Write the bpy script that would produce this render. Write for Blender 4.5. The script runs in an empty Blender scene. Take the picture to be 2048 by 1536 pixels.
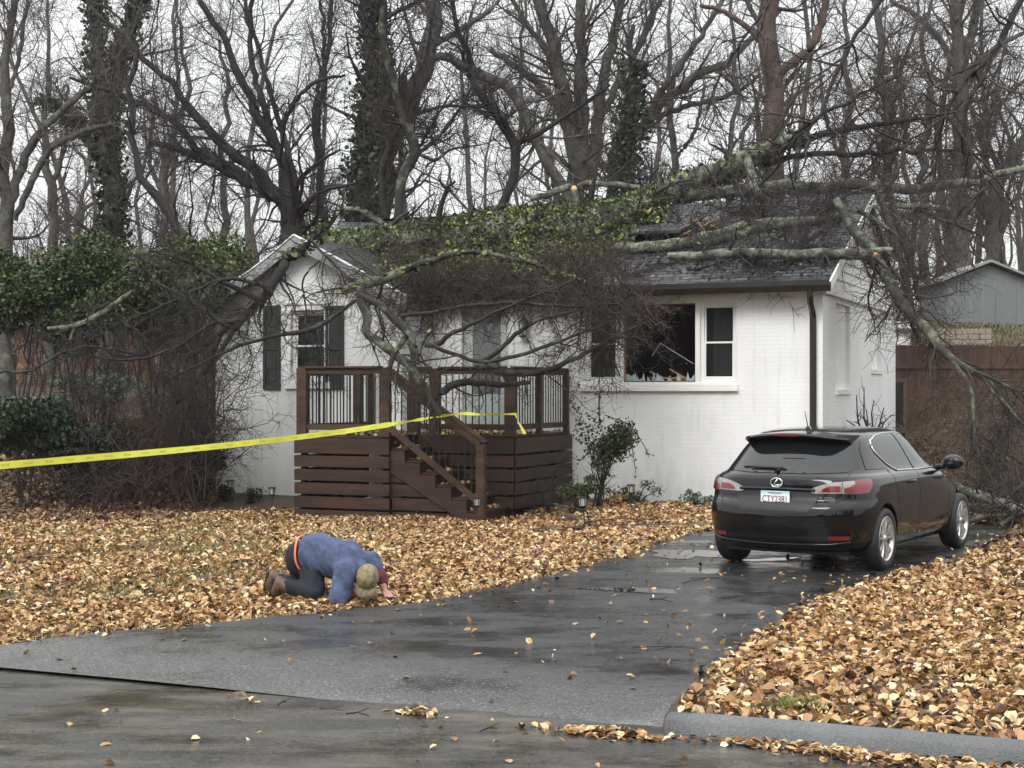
import bpy, bmesh, math, random
import numpy as np
from mathutils import Vector, Matrix
from mathutils.bvhtree import BVHTree
from mathutils import geometry as mgeo

R = math.radians
SC = bpy.context.scene
COL = SC.collection

# ------------------------------------------------------------------ camera
EYE = 1.8
FPX = 3000.0          # focal length in photograph pixels (photo 2048 wide)
CX, HY = 1024.0, 785.0
cam_d = bpy.data.cameras.new('camera')
cam = bpy.data.objects.new('camera', cam_d)
COL.objects.link(cam)
cam_d.sensor_width = 36.0
cam_d.lens = 36.0 * FPX / 2048.0
cam_d.shift_y = (HY - 768.0) / 2048.0
cam_d.clip_start = 0.1
cam_d.clip_end = 2000
cam.location = (0, 0, EYE)
cam.rotation_euler = (R(90), 0, 0)
SC.camera = cam

# ------------------------------------------------------------------ world: bright overcast sky
SUN_EL, SUN_AZ = 42.0, 205.0      # azimuth clockwise from +Y (behind the camera, to the left)
w = bpy.data.worlds.new('World')
SC.world = w
w.use_nodes = True
nt = w.node_tree
nt.nodes.clear()
o = nt.nodes.new('ShaderNodeOutputWorld')
bg = nt.nodes.new('ShaderNodeBackground')
sky = nt.nodes.new('ShaderNodeTexSky')
sky.sky_type = 'NISHITA'
sky.sun_disc = False
sky.sun_elevation = R(SUN_EL)
sky.sun_rotation = R(SUN_AZ)
sky.dust_density = 4.0
hs = nt.nodes.new('ShaderNodeHueSaturation')
hs.inputs['Saturation'].default_value = 0.25
nt.links.new(sky.outputs[0], hs.inputs['Color'])
tc = nt.nodes.new('ShaderNodeTexCoord')
sep = nt.nodes.new('ShaderNodeSeparateXYZ')
nt.links.new(tc.outputs['Generated'], sep.inputs[0])
mr = nt.nodes.new('ShaderNodeMapRange')      # overcast sky: brighter towards the zenith
mr.inputs['From Min'].default_value = 0.0
mr.inputs['From Max'].default_value = 1.0
mr.inputs['To Min'].default_value = 7.4
mr.inputs['To Max'].default_value = 19.0
nt.links.new(sep.outputs['Z'], mr.inputs['Value'])
cl = nt.nodes.new('ShaderNodeTexNoise')
cl.inputs['Scale'].default_value = 3.0
cl.inputs['Detail'].default_value = 4
nt.links.new(tc.outputs['Generated'], cl.inputs['Vector'])
cm = nt.nodes.new('ShaderNodeMapRange')
cm.inputs['To Min'].default_value = 0.93
cm.inputs['To Max'].default_value = 1.07
nt.links.new(cl.outputs['Fac'], cm.inputs['Value'])
mu = nt.nodes.new('ShaderNodeMath')
mu.operation = 'MULTIPLY'
nt.links.new(mr.outputs[0], mu.inputs[0])
nt.links.new(cm.outputs[0], mu.inputs[1])
cc = nt.nodes.new('ShaderNodeVectorMath')
cc.operation = 'SCALE'
cc.inputs[0].default_value = (0.965, 0.99, 1.0)
nt.links.new(mu.outputs[0], cc.inputs['Scale'])
mx = nt.nodes.new('ShaderNodeMix')
mx.data_type = 'RGBA'
mx.inputs['Factor'].default_value = 0.12
nt.links.new(cc.outputs[0], mx.inputs['A'])
nt.links.new(hs.outputs[0], mx.inputs['B'])
nt.links.new(mx.outputs['Result'], bg.inputs['Color'])
bg.inputs['Strength'].default_value = 0.1
nt.links.new(bg.outputs[0], o.inputs[0])

sun_d = bpy.data.lights.new('sun', 'SUN')
sun_d.energy = 1.5
sun_d.angle = R(25)
sun_d.color = (1.0, 0.985, 0.96)
sun = bpy.data.objects.new('sun', sun_d)
COL.objects.link(sun)
az, el = R(SUN_AZ), R(SUN_EL)
sdir = Vector((math.sin(az) * math.cos(el), math.cos(az) * math.cos(el), math.sin(el)))
sun.rotation_euler = sdir.to_track_quat('Z', 'Y').to_euler()

SC.view_settings.view_transform = 'Standard'
SC.view_settings.look = 'None'
SC.view_settings.exposure = 0.46
SC.view_settings.gamma = 1.0
SC.render.engine = 'CYCLES'
try:
    SC.cycles.max_bounces = 6
    SC.cycles.transparent_max_bounces = 8
    SC.cycles.use_denoising = True
except Exception:
    pass

# ------------------------------------------------------------------ projection helpers
def px(x, y, Z):
    """photo pixel at depth Z -> world point"""
    return Vector(((x - CX) / FPX * Z, Z, EYE - (y - HY) / FPX * Z))

def gp(x, y, z=0.0):
    """photo pixel on the horizontal plane of height z"""
    Z = (EYE - z) * FPX / (y - HY)
    return Vector(((x - CX) / FPX * Z, Z, z))

# ------------------------------------------------------------------ tagging
def tag(o, label=None, cat=None, group=None, kind=None):
    if label: o['label'] = label
    if cat: o['category'] = cat
    if group: o['group'] = group
    if kind: o['kind'] = kind
    return o

def empty(name, loc=(0, 0, 0), rz=0.0, label=None, cat=None, group=None):
    e = bpy.data.objects.new(name, None)
    COL.objects.link(e)
    e.location = loc
    e.rotation_euler = (0, 0, rz)
    e.empty_display_size = 0.2
    return tag(e, label, cat, group)

def link(name, me, mat=None, parent=None):
    ob = bpy.data.objects.new(name, me)
    COL.objects.link(ob)
    if mat is not None:
        for m in (mat if isinstance(mat, (list, tuple)) else [mat]):
            me.materials.append(m)
    if parent is not None:
        ob.parent = parent
    return ob

# ------------------------------------------------------------------ materials
MATS = {}
def mk(name, base, rough=0.7, var=0.15, scale=6.0, bump=0.0, bscale=40.0, metallic=0.0, coat=0.0,
       spec=0.5, detail=6, stretch=None, rvar=0.0, var2=0.0, scale2=0.7):
    if name in MATS: return MATS[name]
    m = bpy.data.materials.new(name)
    m.use_nodes = True
    n, l = m.node_tree.nodes, m.node_tree.links
    b = n['Principled BSDF']
    b.inputs['Roughness'].default_value = rough
    b.inputs['Metallic'].default_value = metallic
    b.inputs['Coat Weight'].default_value = coat
    b.inputs['Coat Roughness'].default_value = 0.05
    b.inputs['Specular IOR Level'].default_value = spec
    tc = n.new('ShaderNodeTexCoord')
    mp = n.new('ShaderNodeMapping')
    l.new(tc.outputs['Object'], mp.inputs['Vector'])
    if stretch: mp.inputs['Scale'].default_value = stretch
    nz = n.new('ShaderNodeTexNoise')
    nz.inputs['Scale'].default_value = scale
    nz.inputs['Detail'].default_value = detail
    nz.inputs['Roughness'].default_value = 0.65
    l.new(mp.outputs[0], nz.inputs['Vector'])
    rp = n.new('ShaderNodeValToRGB')
    rp.color_ramp.elements[0].position = 0.3
    rp.color_ramp.elements[1].position = 0.7
    rp.color_ramp.elements[0].color = tuple(c * (1 - var) for c in base) + (1,)
    rp.color_ramp.elements[1].color = tuple(min(1, c * (1 + var)) for c in base) + (1,)
    l.new(nz.outputs['Fac'], rp.inputs[0])
    outc = rp.outputs[0]
    if var2 > 0:
        n2 = n.new('ShaderNodeTexNoise')
        n2.inputs['Scale'].default_value = scale2
        n2.inputs['Detail'].default_value = 4
        l.new(mp.outputs[0], n2.inputs['Vector'])
        mrr = n.new('ShaderNodeMapRange')
        mrr.inputs['From Min'].default_value = 0.35
        mrr.inputs['From Max'].default_value = 0.65
        mrr.inputs['To Min'].default_value = 1 - var2
        mrr.inputs['To Max'].default_value = 1 + var2
        l.new(n2.outputs['Fac'], mrr.inputs['Value'])
        vm = n.new('ShaderNodeVectorMath'); vm.operation = 'SCALE'
        l.new(outc, vm.inputs[0]); l.new(mrr.outputs[0], vm.inputs['Scale'])
        outc = vm.outputs[0]
    l.new(outc, b.inputs['Base Color'])
    if rvar > 0:
        mr2 = n.new('ShaderNodeMapRange')
        mr2.inputs['From Min'].default_value = 0.35
        mr2.inputs['From Max'].default_value = 0.65
        mr2.inputs['To Min'].default_value = max(0.02, rough - rvar)
        mr2.inputs['To Max'].default_value = min(1, rough + rvar)
        l.new(nz.outputs['Fac'], mr2.inputs['Value'])
        l.new(mr2.outputs[0], b.inputs['Roughness'])
    if bump > 0:
        nb = n.new('ShaderNodeTexNoise')
        nb.inputs['Scale'].default_value = bscale
        nb.inputs['Detail'].default_value = 4
        l.new(mp.outputs[0], nb.inputs['Vector'])
        bp = n.new('ShaderNodeBump')
        bp.inputs['Strength'].default_value = bump
        bp.inputs['Distance'].default_value = 0.02
        l.new(nb.outputs['Fac'], bp.inputs['Height'])
        l.new(bp.outputs[0], b.inputs['Normal'])
    MATS[name] = m
    return m

def mkleaf(name, cols, rough=0.55, trans=0.15, pos=None):
    """colour chosen per leaf (random per mesh island)"""
    if name in MATS: return MATS[name]
    m = bpy.data.materials.new(name)
    m.use_nodes = True
    n, l = m.node_tree.nodes, m.node_tree.links
    b = n['Principled BSDF']
    g = n.new('ShaderNodeNewGeometry')
    rp = n.new('ShaderNodeValToRGB')
    rp.color_ramp.interpolation = 'LINEAR'
    els = rp.color_ramp.elements
    while len(els) < len(cols): els.new(0.5)
    for i, c in enumerate(cols):
        els[i].position = pos[i] if pos else i / (len(cols) - 1)
        els[i].color = tuple(c) + (1,)
    l.new(g.outputs['Random Per Island'], rp.inputs[0])
    l.new(rp.outputs[0], b.inputs['Base Color'])
    b.inputs['Roughness'].default_value = rough
    b.inputs['Specular IOR Level'].default_value = 0.4
    MATS[name] = m
    return m

def mkglass(name, col, rough=0.03, alpha=1.0, spec=0.5):
    if name in MATS: return MATS[name]
    m = bpy.data.materials.new(name)
    m.use_nodes = True
    b = m.node_tree.nodes['Principled BSDF']
    b.inputs['Base Color'].default_value = tuple(col) + (1,)
    b.inputs['Roughness'].default_value = rough
    b.inputs['Alpha'].default_value = alpha
    b.inputs['Specular IOR Level'].default_value = spec
    MATS[name] = m
    return m

def mkbrick(name, base, mortar, axis, course=0.0677, length=0.205, bump=0.5, var=0.05, dirt=0.1, rough=0.75):
    """brick texture laid on object coordinates; axis = 'x' for walls along local x, 'y' for walls along local y"""
    m = bpy.data.materials.new(name)
    m.use_nodes = True
    n, l = m.node_tree.nodes, m.node_tree.links
    b = n['Principled BSDF']
    b.inputs['Roughness'].default_value = rough
    tc = n.new('ShaderNodeTexCoord')
    sp = n.new('ShaderNodeSeparateXYZ')
    l.new(tc.outputs['Object'], sp.inputs[0])
    cb = n.new('ShaderNodeCombineXYZ')
    l.new(sp.outputs['X' if axis == 'x' else 'Y'], cb.inputs[0])
    l.new(sp.outputs['Z'], cb.inputs[1])
    bt = n.new('ShaderNodeTexBrick')
    bt.inputs['Scale'].default_value = 1.0
    bt.inputs['Brick Width'].default_value = length
    bt.inputs['Row Height'].default_value = course
    bt.inputs['Mortar Size'].default_value = 0.005
    bt.inputs['Mortar Smooth'].default_value = 0.5
    bt.inputs['Color1'].default_value = tuple(c * (1 + var) for c in base) + (1,)
    bt.inputs['Color2'].default_value = tuple(c * (1 - var) for c in base) + (1,)
    bt.inputs['Mortar'].default_value = tuple(mortar) + (1,)
    l.new(cb.outputs[0], bt.inputs['Vector'])
    nz = n.new('ShaderNodeTexNoise')
    nz.inputs['Scale'].default_value = 1.2
    nz.inputs['Detail'].default_value = 8
    l.new(tc.outputs['Object'], nz.inputs['Vector'])
    mr = n.new('ShaderNodeMapRange')
    mr.inputs['From Min'].default_value = 0.3
    mr.inputs['From Max'].default_value = 0.7
    mr.inputs['To Min'].default_value = 1 - dirt
    mr.inputs['To Max'].default_value = 1.0
    l.new(nz.outputs['Fac'], mr.inputs['Value'])
    vm = n.new('ShaderNodeVectorMath'); vm.operation = 'SCALE'
    l.new(bt.outputs['Color'], vm.inputs[0]); l.new(mr.outputs[0], vm.inputs['Scale'])
    # rain-splashed soil low on the wall and faint vertical stains
    s4 = n.new('ShaderNodeTexNoise'); s4.inputs['Scale'].default_value = 2.2; s4.inputs['Detail'].default_value = 7
    m5 = n.new('ShaderNodeMapping'); m5.inputs['Scale'].default_value = (3.5, 3.5, .5); l.new(tc.outputs['Object'], m5.inputs['Vector']); l.new(m5.outputs[0], s4.inputs['Vector'])
    a1 = n.new('ShaderNodeMath'); a1.operation = 'MULTIPLY_ADD'; a1.inputs[1].default_value = 1.3; l.new(s4.outputs['Fac'], a1.inputs[0]); l.new(sp.outputs['Z'], a1.inputs[2])
    a2 = n.new('ShaderNodeMapRange'); a2.inputs['From Min'].default_value = .35; a2.inputs['From Max'].default_value = 1.25; a2.inputs['To Min'].default_value = .55; a2.inputs['To Max'].default_value = 0; l.new(a1.outputs[0], a2.inputs['Value'])
    a3 = n.new('ShaderNodeMapRange'); a3.inputs['From Min'].default_value = .55; a3.inputs['From Max'].default_value = .75; a3.inputs['To Min'].default_value = 0; a3.inputs['To Max'].default_value = .22; l.new(s4.outputs['Fac'], a3.inputs['Value'])
    a4 = n.new('ShaderNodeMath'); a4.operation = 'MAXIMUM'; l.new(a2.outputs[0], a4.inputs[0]); l.new(a3.outputs[0], a4.inputs[1])
    a5 = n.new('ShaderNodeMix'); a5.data_type = 'RGBA'; l.new(a4.outputs[0], a5.inputs['Factor']); l.new(vm.outputs[0], a5.inputs['A']); a5.inputs['B'].default_value = (.42, .40, .34, 1)
    l.new(a5.outputs['Result'], b.inputs['Base Color'])
    n2 = n.new('ShaderNodeTexNoise')
    n2.inputs['Scale'].default_value = 9
    n2.inputs['Detail'].default_value = 6
    l.new(tc.outputs['Object'], n2.inputs['Vector'])
    ml = n.new('ShaderNodeMath'); ml.operation = 'MULTIPLY_ADD'
    l.new(n2.outputs['Fac'], ml.inputs[0]); ml.inputs[1].default_value = -0.8
    iv = n.new('ShaderNodeMath'); iv.operation = 'SUBTRACT'; iv.inputs[0].default_value = 1.0
    l.new(bt.outputs['Fac'], iv.inputs[1])
    l.new(iv.outputs[0], ml.inputs[2])
    bp = n.new('ShaderNodeBump')
    bp.inputs['Strength'].default_value = bump
    bp.inputs['Distance'].default_value = 0.008
    l.new(ml.outputs[0], bp.inputs['Height'])
    l.new(bp.outputs[0], b.inputs['Normal'])
    MATS[name] = m
    return m

# ------------------------------------------------------------------ small mesh builder
class MB:
    def __init__(s):
        s.v, s.f = [], []
    def add(s, vs, fs):
        k = len(s.v)
        s.v += [tuple(v) for v in vs]
        s.f += [tuple(i + k for i in f) for f in fs]
        return s
    def box(s, x0, x1, y0, y1, z0, z1, M=None):
        vs = [Vector(p) for p in ((x0,y0,z0),(x1,y0,z0),(x1,y1,z0),(x0,y1,z0),(x0,y0,z1),(x1,y0,z1),(x1,y1,z1),(x0,y1,z1))]
        if M: vs = [M @ v for v in vs]
        return s.add(vs, [(0,3,2,1),(4,5,6,7),(0,1,5,4),(1,2,6,5),(2,3,7,6),(3,0,4,7)])
    def prism(s, pts, d):
        """closed polygon pts (3-D, planar) extruded by vector d"""
        n = len(pts); d = Vector(d)
        a = [Vector(p) for p in pts]
        vs = a + [p + d for p in a]
        fs = [tuple(range(n))[::-1], tuple(range(n, 2 * n))]
        fs += [(i, (i + 1) % n, n + (i + 1) % n, n + i) for i in range(n)]
        return s.add(vs, fs)
    def bar(s, p, q, w, h, up=(0, 0, 1)):
        """rectangular bar from p to q, width w, height h"""
        p, q = Vector(p), Vector(q)
        d = (q - p).normalized(); up = Vector(up)
        sd = d.cross(up).normalized(); u = sd.cross(d).normalized()
        vs = []
        for c in (p, q):
            for a, b in ((-1,-1),(1,-1),(1,1),(-1,1)):
                vs.append(c + sd * (a * w / 2) + u * (b * h / 2))
        return s.add(vs, [(0,1,2,3)[::-1],(4,5,6,7),(0,1,5,4),(1,2,6,5),(2,3,7,6),(3,0,4,7)])
    def tube(s, pts, rad, k=8, cap=True):
        pts = [Vector(p) for p in pts]; n = len(pts)
        if not hasattr(rad, '__len__'): rad = [rad] * n
        vs = []; up0 = Vector((0.13, 0.21, 0.97)).normalized()
        for i, p in enumerate(pts):
            t = (pts[min(i + 1, n - 1)] - pts[max(i - 1, 0)]).normalized()
            u = up0 if abs(t.dot(up0)) < 0.93 else Vector((1, 0.1, 0))
            a = t.cross(u).normalized(); b = t.cross(a)
            for j in range(k):
                th = 2 * math.pi * j / k
                vs.append(p + (a * math.cos(th) + b * math.sin(th)) * rad[i])
        fs = [(i*k+j, i*k+(j+1)%k, (i+1)*k+(j+1)%k, (i+1)*k+j) for i in range(n-1) for j in range(k)]
        if cap: fs += [tuple(range(k))[::-1], tuple(range((n-1)*k, n*k))]
        return s.add(vs, fs)
    def lathe(s, prof, k=24, M=None, cap=False):
        """prof = [(r, h)] turned round the local z axis"""
        vs = []
        for r, h in prof:
            for j in range(k):
                th = 2 * math.pi * j / k
                v = Vector((r * math.cos(th), r * math.sin(th), h))
                vs.append(M @ v if M else v)
        n = len(prof)
        fs = [(i*k+j, i*k+(j+1)%k, (i+1)*k+(j+1)%k, (i+1)*k+j) for i in range(n-1) for j in range(k)]
        if cap: fs += [tuple(range(k))[::-1], tuple(range((n-1)*k, n*k))]
        return s.add(vs, fs)
    def build(s, name, mat, parent=None, smooth=False, bevel=0.0, recalc=True):
        me = bpy.data.meshes.new(name)
        me.from_pydata(s.v, [], s.f)
        if recalc or bevel:
            bm = bmesh.new(); bm.from_mesh(me)
            bmesh.ops.recalc_face_normals(bm, faces=bm.faces)
            if bevel:
                es = [e for e in bm.edges if len(e.link_faces) == 2 and e.calc_face_angle(0) > 0.6]
                bmesh.ops.bevel(bm, geom=es, offset=bevel, segments=1, affect='EDGES', clamp_overlap=True)
            bm.to_mesh(me); bm.free()
        if smooth:
            for p in me.polygons: p.use_smooth = True
        return link(name, me, mat, parent)

# ------------------------------------------------------------------ large meshes through numpy
def npmesh(name, V, F, mat=None, parent=None, smooth=True):
    """V (n,3) float, F (m,k) int: m faces of k corners"""
    me = bpy.data.meshes.new(name)
    V = np.ascontiguousarray(V, dtype=np.float32); F = np.ascontiguousarray(F, dtype=np.int32)
    m, k = F.shape
    me.vertices.add(len(V)); me.vertices.foreach_set('co', V.ravel())
    me.loops.add(m * k); me.loops.foreach_set('vertex_index', F.ravel())
    me.polygons.add(m); me.polygons.foreach_set('loop_start', np.arange(m, dtype=np.int32) * k)
    me.update(calc_edges=True)
    me.polygons.foreach_set('use_smooth', np.full(m, smooth, dtype=bool))
    me.validate()
    return link(name, me, mat, parent)

def unit(a):
    return a / np.maximum(np.linalg.norm(a, axis=-1, keepdims=True), 1e-9)

def tubes(P, Rd, k=3):
    """P (m,n,3), Rd (m,n) -> verts, quads"""
    m, n = P.shape[:2]
    T = unit(np.gradient(P, axis=1))
    ref = np.broadcast_to(np.array([0.31, 0.17, 0.93]), T.shape).copy()
    par = np.abs((T * ref).sum(-1)) > 0.9
    ref[par] = (1, 0.1, 0)
    A = unit(np.cross(T, ref)); B = np.cross(T, A)
    th = np.arange(k) * 2 * np.pi / k
    V = P[:, :, None] + Rd[:, :, None, None] * (A[:, :, None] * np.cos(th)[:, None] + B[:, :, None] * np.sin(th)[:, None])
    i = np.arange(m)[:, None, None]; j = np.arange(n - 1)[None, :, None]; q = np.arange(k)[None, None, :]
    a = (i * n + j) * k; q2 = (q + 1) % k
    F = np.stack([a + q, a + q2, a + k + q2, a + k + q], -1).reshape(-1, 4)
    return V.reshape(-1, 3), F

def join(parts):
    Vs, Fs, k = [], [], 0
    for V, F in parts:
        Vs.append(V); Fs.append(F + k); k += len(V)
    return np.concatenate(Vs), np.concatenate(Fs)

def resample(pts, n, rng=None, jit=0.0):
    """pts [(x,y,z,r)] -> smooth curve of n points"""
    a = np.array(pts, float)
    if len(a) > 2:                                   # Catmull-Rom
        e = np.concatenate([[2*a[0]-a[1]], a, [2*a[-1]-a[-2]]])
        out = []
        for i in range(1, len(e) - 2):
            p0, p1, p2, p3 = e[i-1:i+3]
            for t in np.linspace(0, 1, 8, endpoint=False):
                out.append(0.5*((2*p1)+(-p0+p2)*t+(2*p0-5*p1+4*p2-p3)*t*t+(-p0+3*p1-3*p2+p3)*t**3))
        out.append(a[-1]); a = np.array(out)
    d = np.concatenate([[0], np.cumsum(np.linalg.norm(np.diff(a[:, :3], axis=0), axis=1))])
    s = np.linspace(0, d[-1], n)
    r = np.stack([np.interp(s, d, a[:, c]) for c in range(4)], 1)
    if rng is not None and jit > 0:
        r[1:-1, :3] += rng.normal(0, 1, (n-2, 3)) * jit * d[-1] / n
    r[:, 3] = np.maximum(r[:, 3], 0.002)
    return r[:, :3], r[:, 3]

def grow(P, Rd, N, rng, ln=(0.4, 0.8), rr=0.6, n=6, ang=(35, 75), lift=0.05, wig=0.22, t0=0.15, rmin=0.004, absl=None, tip=0.3, flat=1.0):
    """N children spread over the parents by length"""
    L = np.linalg.norm(np.diff(P, axis=1), axis=2).sum(1)
    pr = L / L.sum()
    idx = rng.choice(len(P), N, p=pr)
    t = t0 + (1 - t0) * rng.random(N) ** 0.9
    fi = t * (P.shape[1] - 1); i0 = np.minimum(fi.astype(int), P.shape[1] - 2); fr = (fi - i0)[:, None]
    base = P[idx, i0] * (1 - fr) + P[idx, i0 + 1] * fr
    rb = Rd[idx, i0] * (1 - fr[:, 0]) + Rd[idx, i0 + 1] * fr[:, 0]
    T = unit(P[idx, i0 + 1] - P[idx, i0])
    q = rng.normal(size=(N, 3)); q[:, 1] *= flat
    q = unit(q - (q * T).sum(1, keepdims=True) * T)
    a = np.radians(rng.uniform(ang[0], ang[1], N))[:, None]
    D = unit(T * np.cos(a) + q * np.sin(a) + np.array([0, 0, lift * 2]))
    if absl is not None: l = rng.uniform(absl[0], absl[1], N)
    else: l = L[idx] * rng.uniform(ln[0], ln[1], N) * (1.15 - 0.7 * t)
    st = (l / (n - 1))[:, None]
    pts = [base]; d = D
    bend = rng.normal(0, wig * 0.35, (N, 3))
    for _ in range(n - 1):
        d = unit(d + rng.normal(0, wig, (N, 3)) + bend + np.array([0, 0, lift]))
        pts.append(pts[-1] + d * st)
    P2 = np.stack(pts, 1)
    r0 = np.maximum(rb * rr * rng.uniform(0.7, 1.1, N), rmin)
    R2 = np.maximum(r0[:, None] * np.linspace(1, tip, n)[None], rmin * 0.55)
    return P2, R2

def leafmesh(C, size, rng, squash=(1, 1, 1), up=0.0, curl=0.3, aspect=0.7):
    """one small curled six-sided leaf per centre C -> verts, quads (two quads per leaf)"""
    N = len(C)
    s = size * rng.uniform(0.6, 1.25, N) if np.isscalar(size) else size
    nrm = unit(rng.normal(size=(N, 3)) * (1 - up) + np.array([0, 0, 1.0]) * up * 2)
    a = unit(np.cross(nrm, rng.normal(size=(N, 3)))); b = np.cross(nrm, a)
    s = s[:, None]; as_ = aspect * rng.uniform(0.45, 1.6, (N, 1))
    cu = curl * rng.uniform(-0.4, 1.0, (N, 1))
    # tip, tail on the spine; two points each side, lifted to fold the leaf
    p0 = C - a * s * 0.5
    p3 = C + a * s * 0.5 + nrm * s * cu * 0.5
    p1 = C - a * s * 0.15 + b * s * 0.5 * as_ + nrm * s * cu
    p2 = C + a * s * 0.25 + b * s * 0.38 * as_ + nrm * s * cu * 1.2
    p5 = C - a * s * 0.15 - b * s * 0.5 * as_ + nrm * s * cu * 0.8
    p4 = C + a * s * 0.25 - b * s * 0.38 * as_ + nrm * s * cu
    V = np.stack([p0, p1, p2, p3, p4, p5], 1).reshape(-1, 3)
    k = np.arange(N)[:, None] * 6
    F = np.concatenate([k + [0, 1, 2, 3], k + [0, 3, 4, 5]], 0)
    return V, F

def solidify_remesh(ob, voxel, smooth=6, fac=0.5):
    """voxel-fuse the loose shapes of a mesh into one skin and relax it; returns the same object with baked mesh"""
    m = ob.modifiers.new('r', 'REMESH'); m.mode = 'VOXEL'; m.voxel_size = voxel; m.use_smooth_shade = True
    if smooth:
        s = ob.modifiers.new('s', 'SMOOTH'); s.iterations = smooth; s.factor = fac
    dg = bpy.context.evaluated_depsgraph_get()
    me = bpy.data.meshes.new_from_object(ob.evaluated_get(dg))
    ob.modifiers.clear()
    mats = [x for x in ob.data.materials]
    ob.data = me
    if not me.materials:
        for x in mats: me.materials.append(x)
    for p in me.polygons: p.use_smooth = True
    return ob

def capsule(mb, pts, rads, k=14):
    """rounded chain"""
    pts = [Vector(p) for p in pts]
    P, Q = [], []
    for i in range(len(pts) - 1):
        for j in range(4):
            t = j / 4
            P.append(pts[i].lerp(pts[i+1], t)); Q.append(rads[i] * (1-t) + rads[i+1] * t)
    P.append(pts[-1]); Q.append(rads[-1])
    d0 = (P[0] - P[1]).normalized(); d1 = (P[-1] - P[-2]).normalized()
    pre, prr, post, por = [], [], [], []
    for a in (80, 55, 30):
        pre.append(P[0] + d0 * Q[0] * math.sin(R(a))); prr.append(Q[0] * math.cos(R(a)))
    for a in (30, 55, 80):
        post.append(P[-1] + d1 * Q[-1] * math.sin(R(a))); por.append(Q[-1] * math.cos(R(a)))
    mb.tube(pre + P + post, prr + Q + por, k)

def ball(mb, c, r, k=14, M=None):
    """ellipsoid, r = (rx,ry,rz)"""
    vs, fs = [], []
    n = k // 2 + 1
    for i in range(n + 1):
        ph = math.pi * i / n
        ph = min(max(ph, 0.02), math.pi - 0.02)
        for j in range(k):
            th = 2 * math.pi * j / k
            v = Vector((r[0]*math.sin(ph)*math.cos(th), r[1]*math.sin(ph)*math.sin(th), r[2]*math.cos(ph)))
            vs.append(Vector(c) + (M @ v if M else v))
    fs = [(i*k+j, i*k+(j+1)%k, (i+1)*k+(j+1)%k, (i+1)*k+j) for i in range(n) for j in range(k)]
    fs += [tuple(range(k)), tuple(range(n*k, (n+1)*k))]
    mb.add(vs, fs)

def text_mesh(name, body, size, M, mat, parent, extrude=0.0, align='CENTER', sx=1.0):
    cu = bpy.data.curves.new(name, 'FONT')
    cu.body = body; cu.size = size; cu.extrude = extrude
    cu.align_x = align; cu.align_y = 'CENTER'
    t = bpy.data.objects.new('tmp', cu); COL.objects.link(t)
    dg = bpy.context.evaluated_depsgraph_get()
    me = bpy.data.meshes.new_from_object(t.evaluated_get(dg))
    COL.objects.unlink(t); bpy.data.objects.remove(t)
    me.transform(M @ Matrix.Diagonal((sx, 1, 1, 1)))
    me.name = name
    me.materials.clear()
    return link(name, me, mat, parent)
# ================================================================== THE SETTING
NORTH = 0.9187                       # cos of the street's angle
def sdist(x, y): return (y - (8.70 - 0.43 * x)) * NORTH     # metres north of the street edge
def sstep(t):
    t = np.clip(t, 0, 1); return t * t * (3 - 2 * t)
def hdrive(x, y):
    return -0.075 + 0.075 * sstep(sdist(x, y) / 1.1)
def H(x, y):
    """height of the soil"""
    x = np.asarray(x, float); y = np.asarray(y, float)
    s = sdist(x, y)
    h = np.where(x < 0.95, hdrive(x, y) - 0.03, -0.2 + 0.2 * sstep((s + 0.02) / 0.14))
    h = np.where(s < -0.02, -0.22, h)
    h = h - 0.12 * sstep((y - 17.5) / 4) * (1 - sstep((y - 24.0) / 2.0)) * sstep((2.5 - x) / 3)
    # bank behind the car, rising to the fence, and the hill beyond it
    h = h + 1.15 * sstep((y - 21 - 0.15 * (x - 8)) / 11) * sstep((x - 6.2) / 3.5)
    h = h + 2.7 * sstep((y - 34.5) / 18) * sstep((x - 4) / 6)
    h = h + 2.0 * sstep((y - 27) / 16) * sstep((-x - 3) / 5)
    h = h + 1.2 * sstep((y - 36) / 40)
    h = h + 0.025 * np.sin(x * 1.7 + 1) * np.sin(y * 1.3) * sstep((s - 0.5) / 2) * sstep(abs(x - 0.02 * y * y) / 4)
    return h
def hz(x, y): return float(H(x, y))

DL = [(-30, 21.9), (-9, 13.0), (-5.5, 11.35), (-3.69, 10.85), (-2.3, 11.74), (-.75, 12.86), (.64, 15.2), (1.3, 16.6), (1.9, 18.0), (2.5, 19.3), (3.6, 21.2)]
DR = [(.83, 8.36), (1.3, 9.7), (1.77, 11.0), (2.7, 13.1), (3.75, 14.75), (4.85, 16.4), (6.1, 18.6), (6.9, 20.2)]
def inpoly(x, y, poly):
    x = np.asarray(x); y = np.asarray(y); c = np.zeros(x.shape, bool); n = len(poly)
    for i in range(n):
        x1, y1 = poly[i]; x2, y2 = poly[(i + 1) % n]
        if y1 == y2: continue
        t = ((y1 > y) != (y2 > y)) & (x < (x2 - x1) * (y - y1) / (y2 - y1) + x1)
        c ^= t
    return c
DRIVE = DL + DR[::-1] + [(0.8, 8.36), (-30, 21.6)]

def grid(x0, x1, y0, y1, nx, ny, fn):
    xs = np.linspace(x0, x1, nx + 1); ys = np.linspace(y0, y1, ny + 1)
    X, Y = np.meshgrid(xs, ys)
    V = np.stack([X, Y, fn(X, Y)], -1).reshape(-1, 3)
    i = np.arange(ny)[:, None] * (nx + 1) + np.arange(nx)[None]
    F = np.stack([i, i + 1, i + nx + 2, i + nx + 1], -1).reshape(-1, 4)
    return V, F

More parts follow.
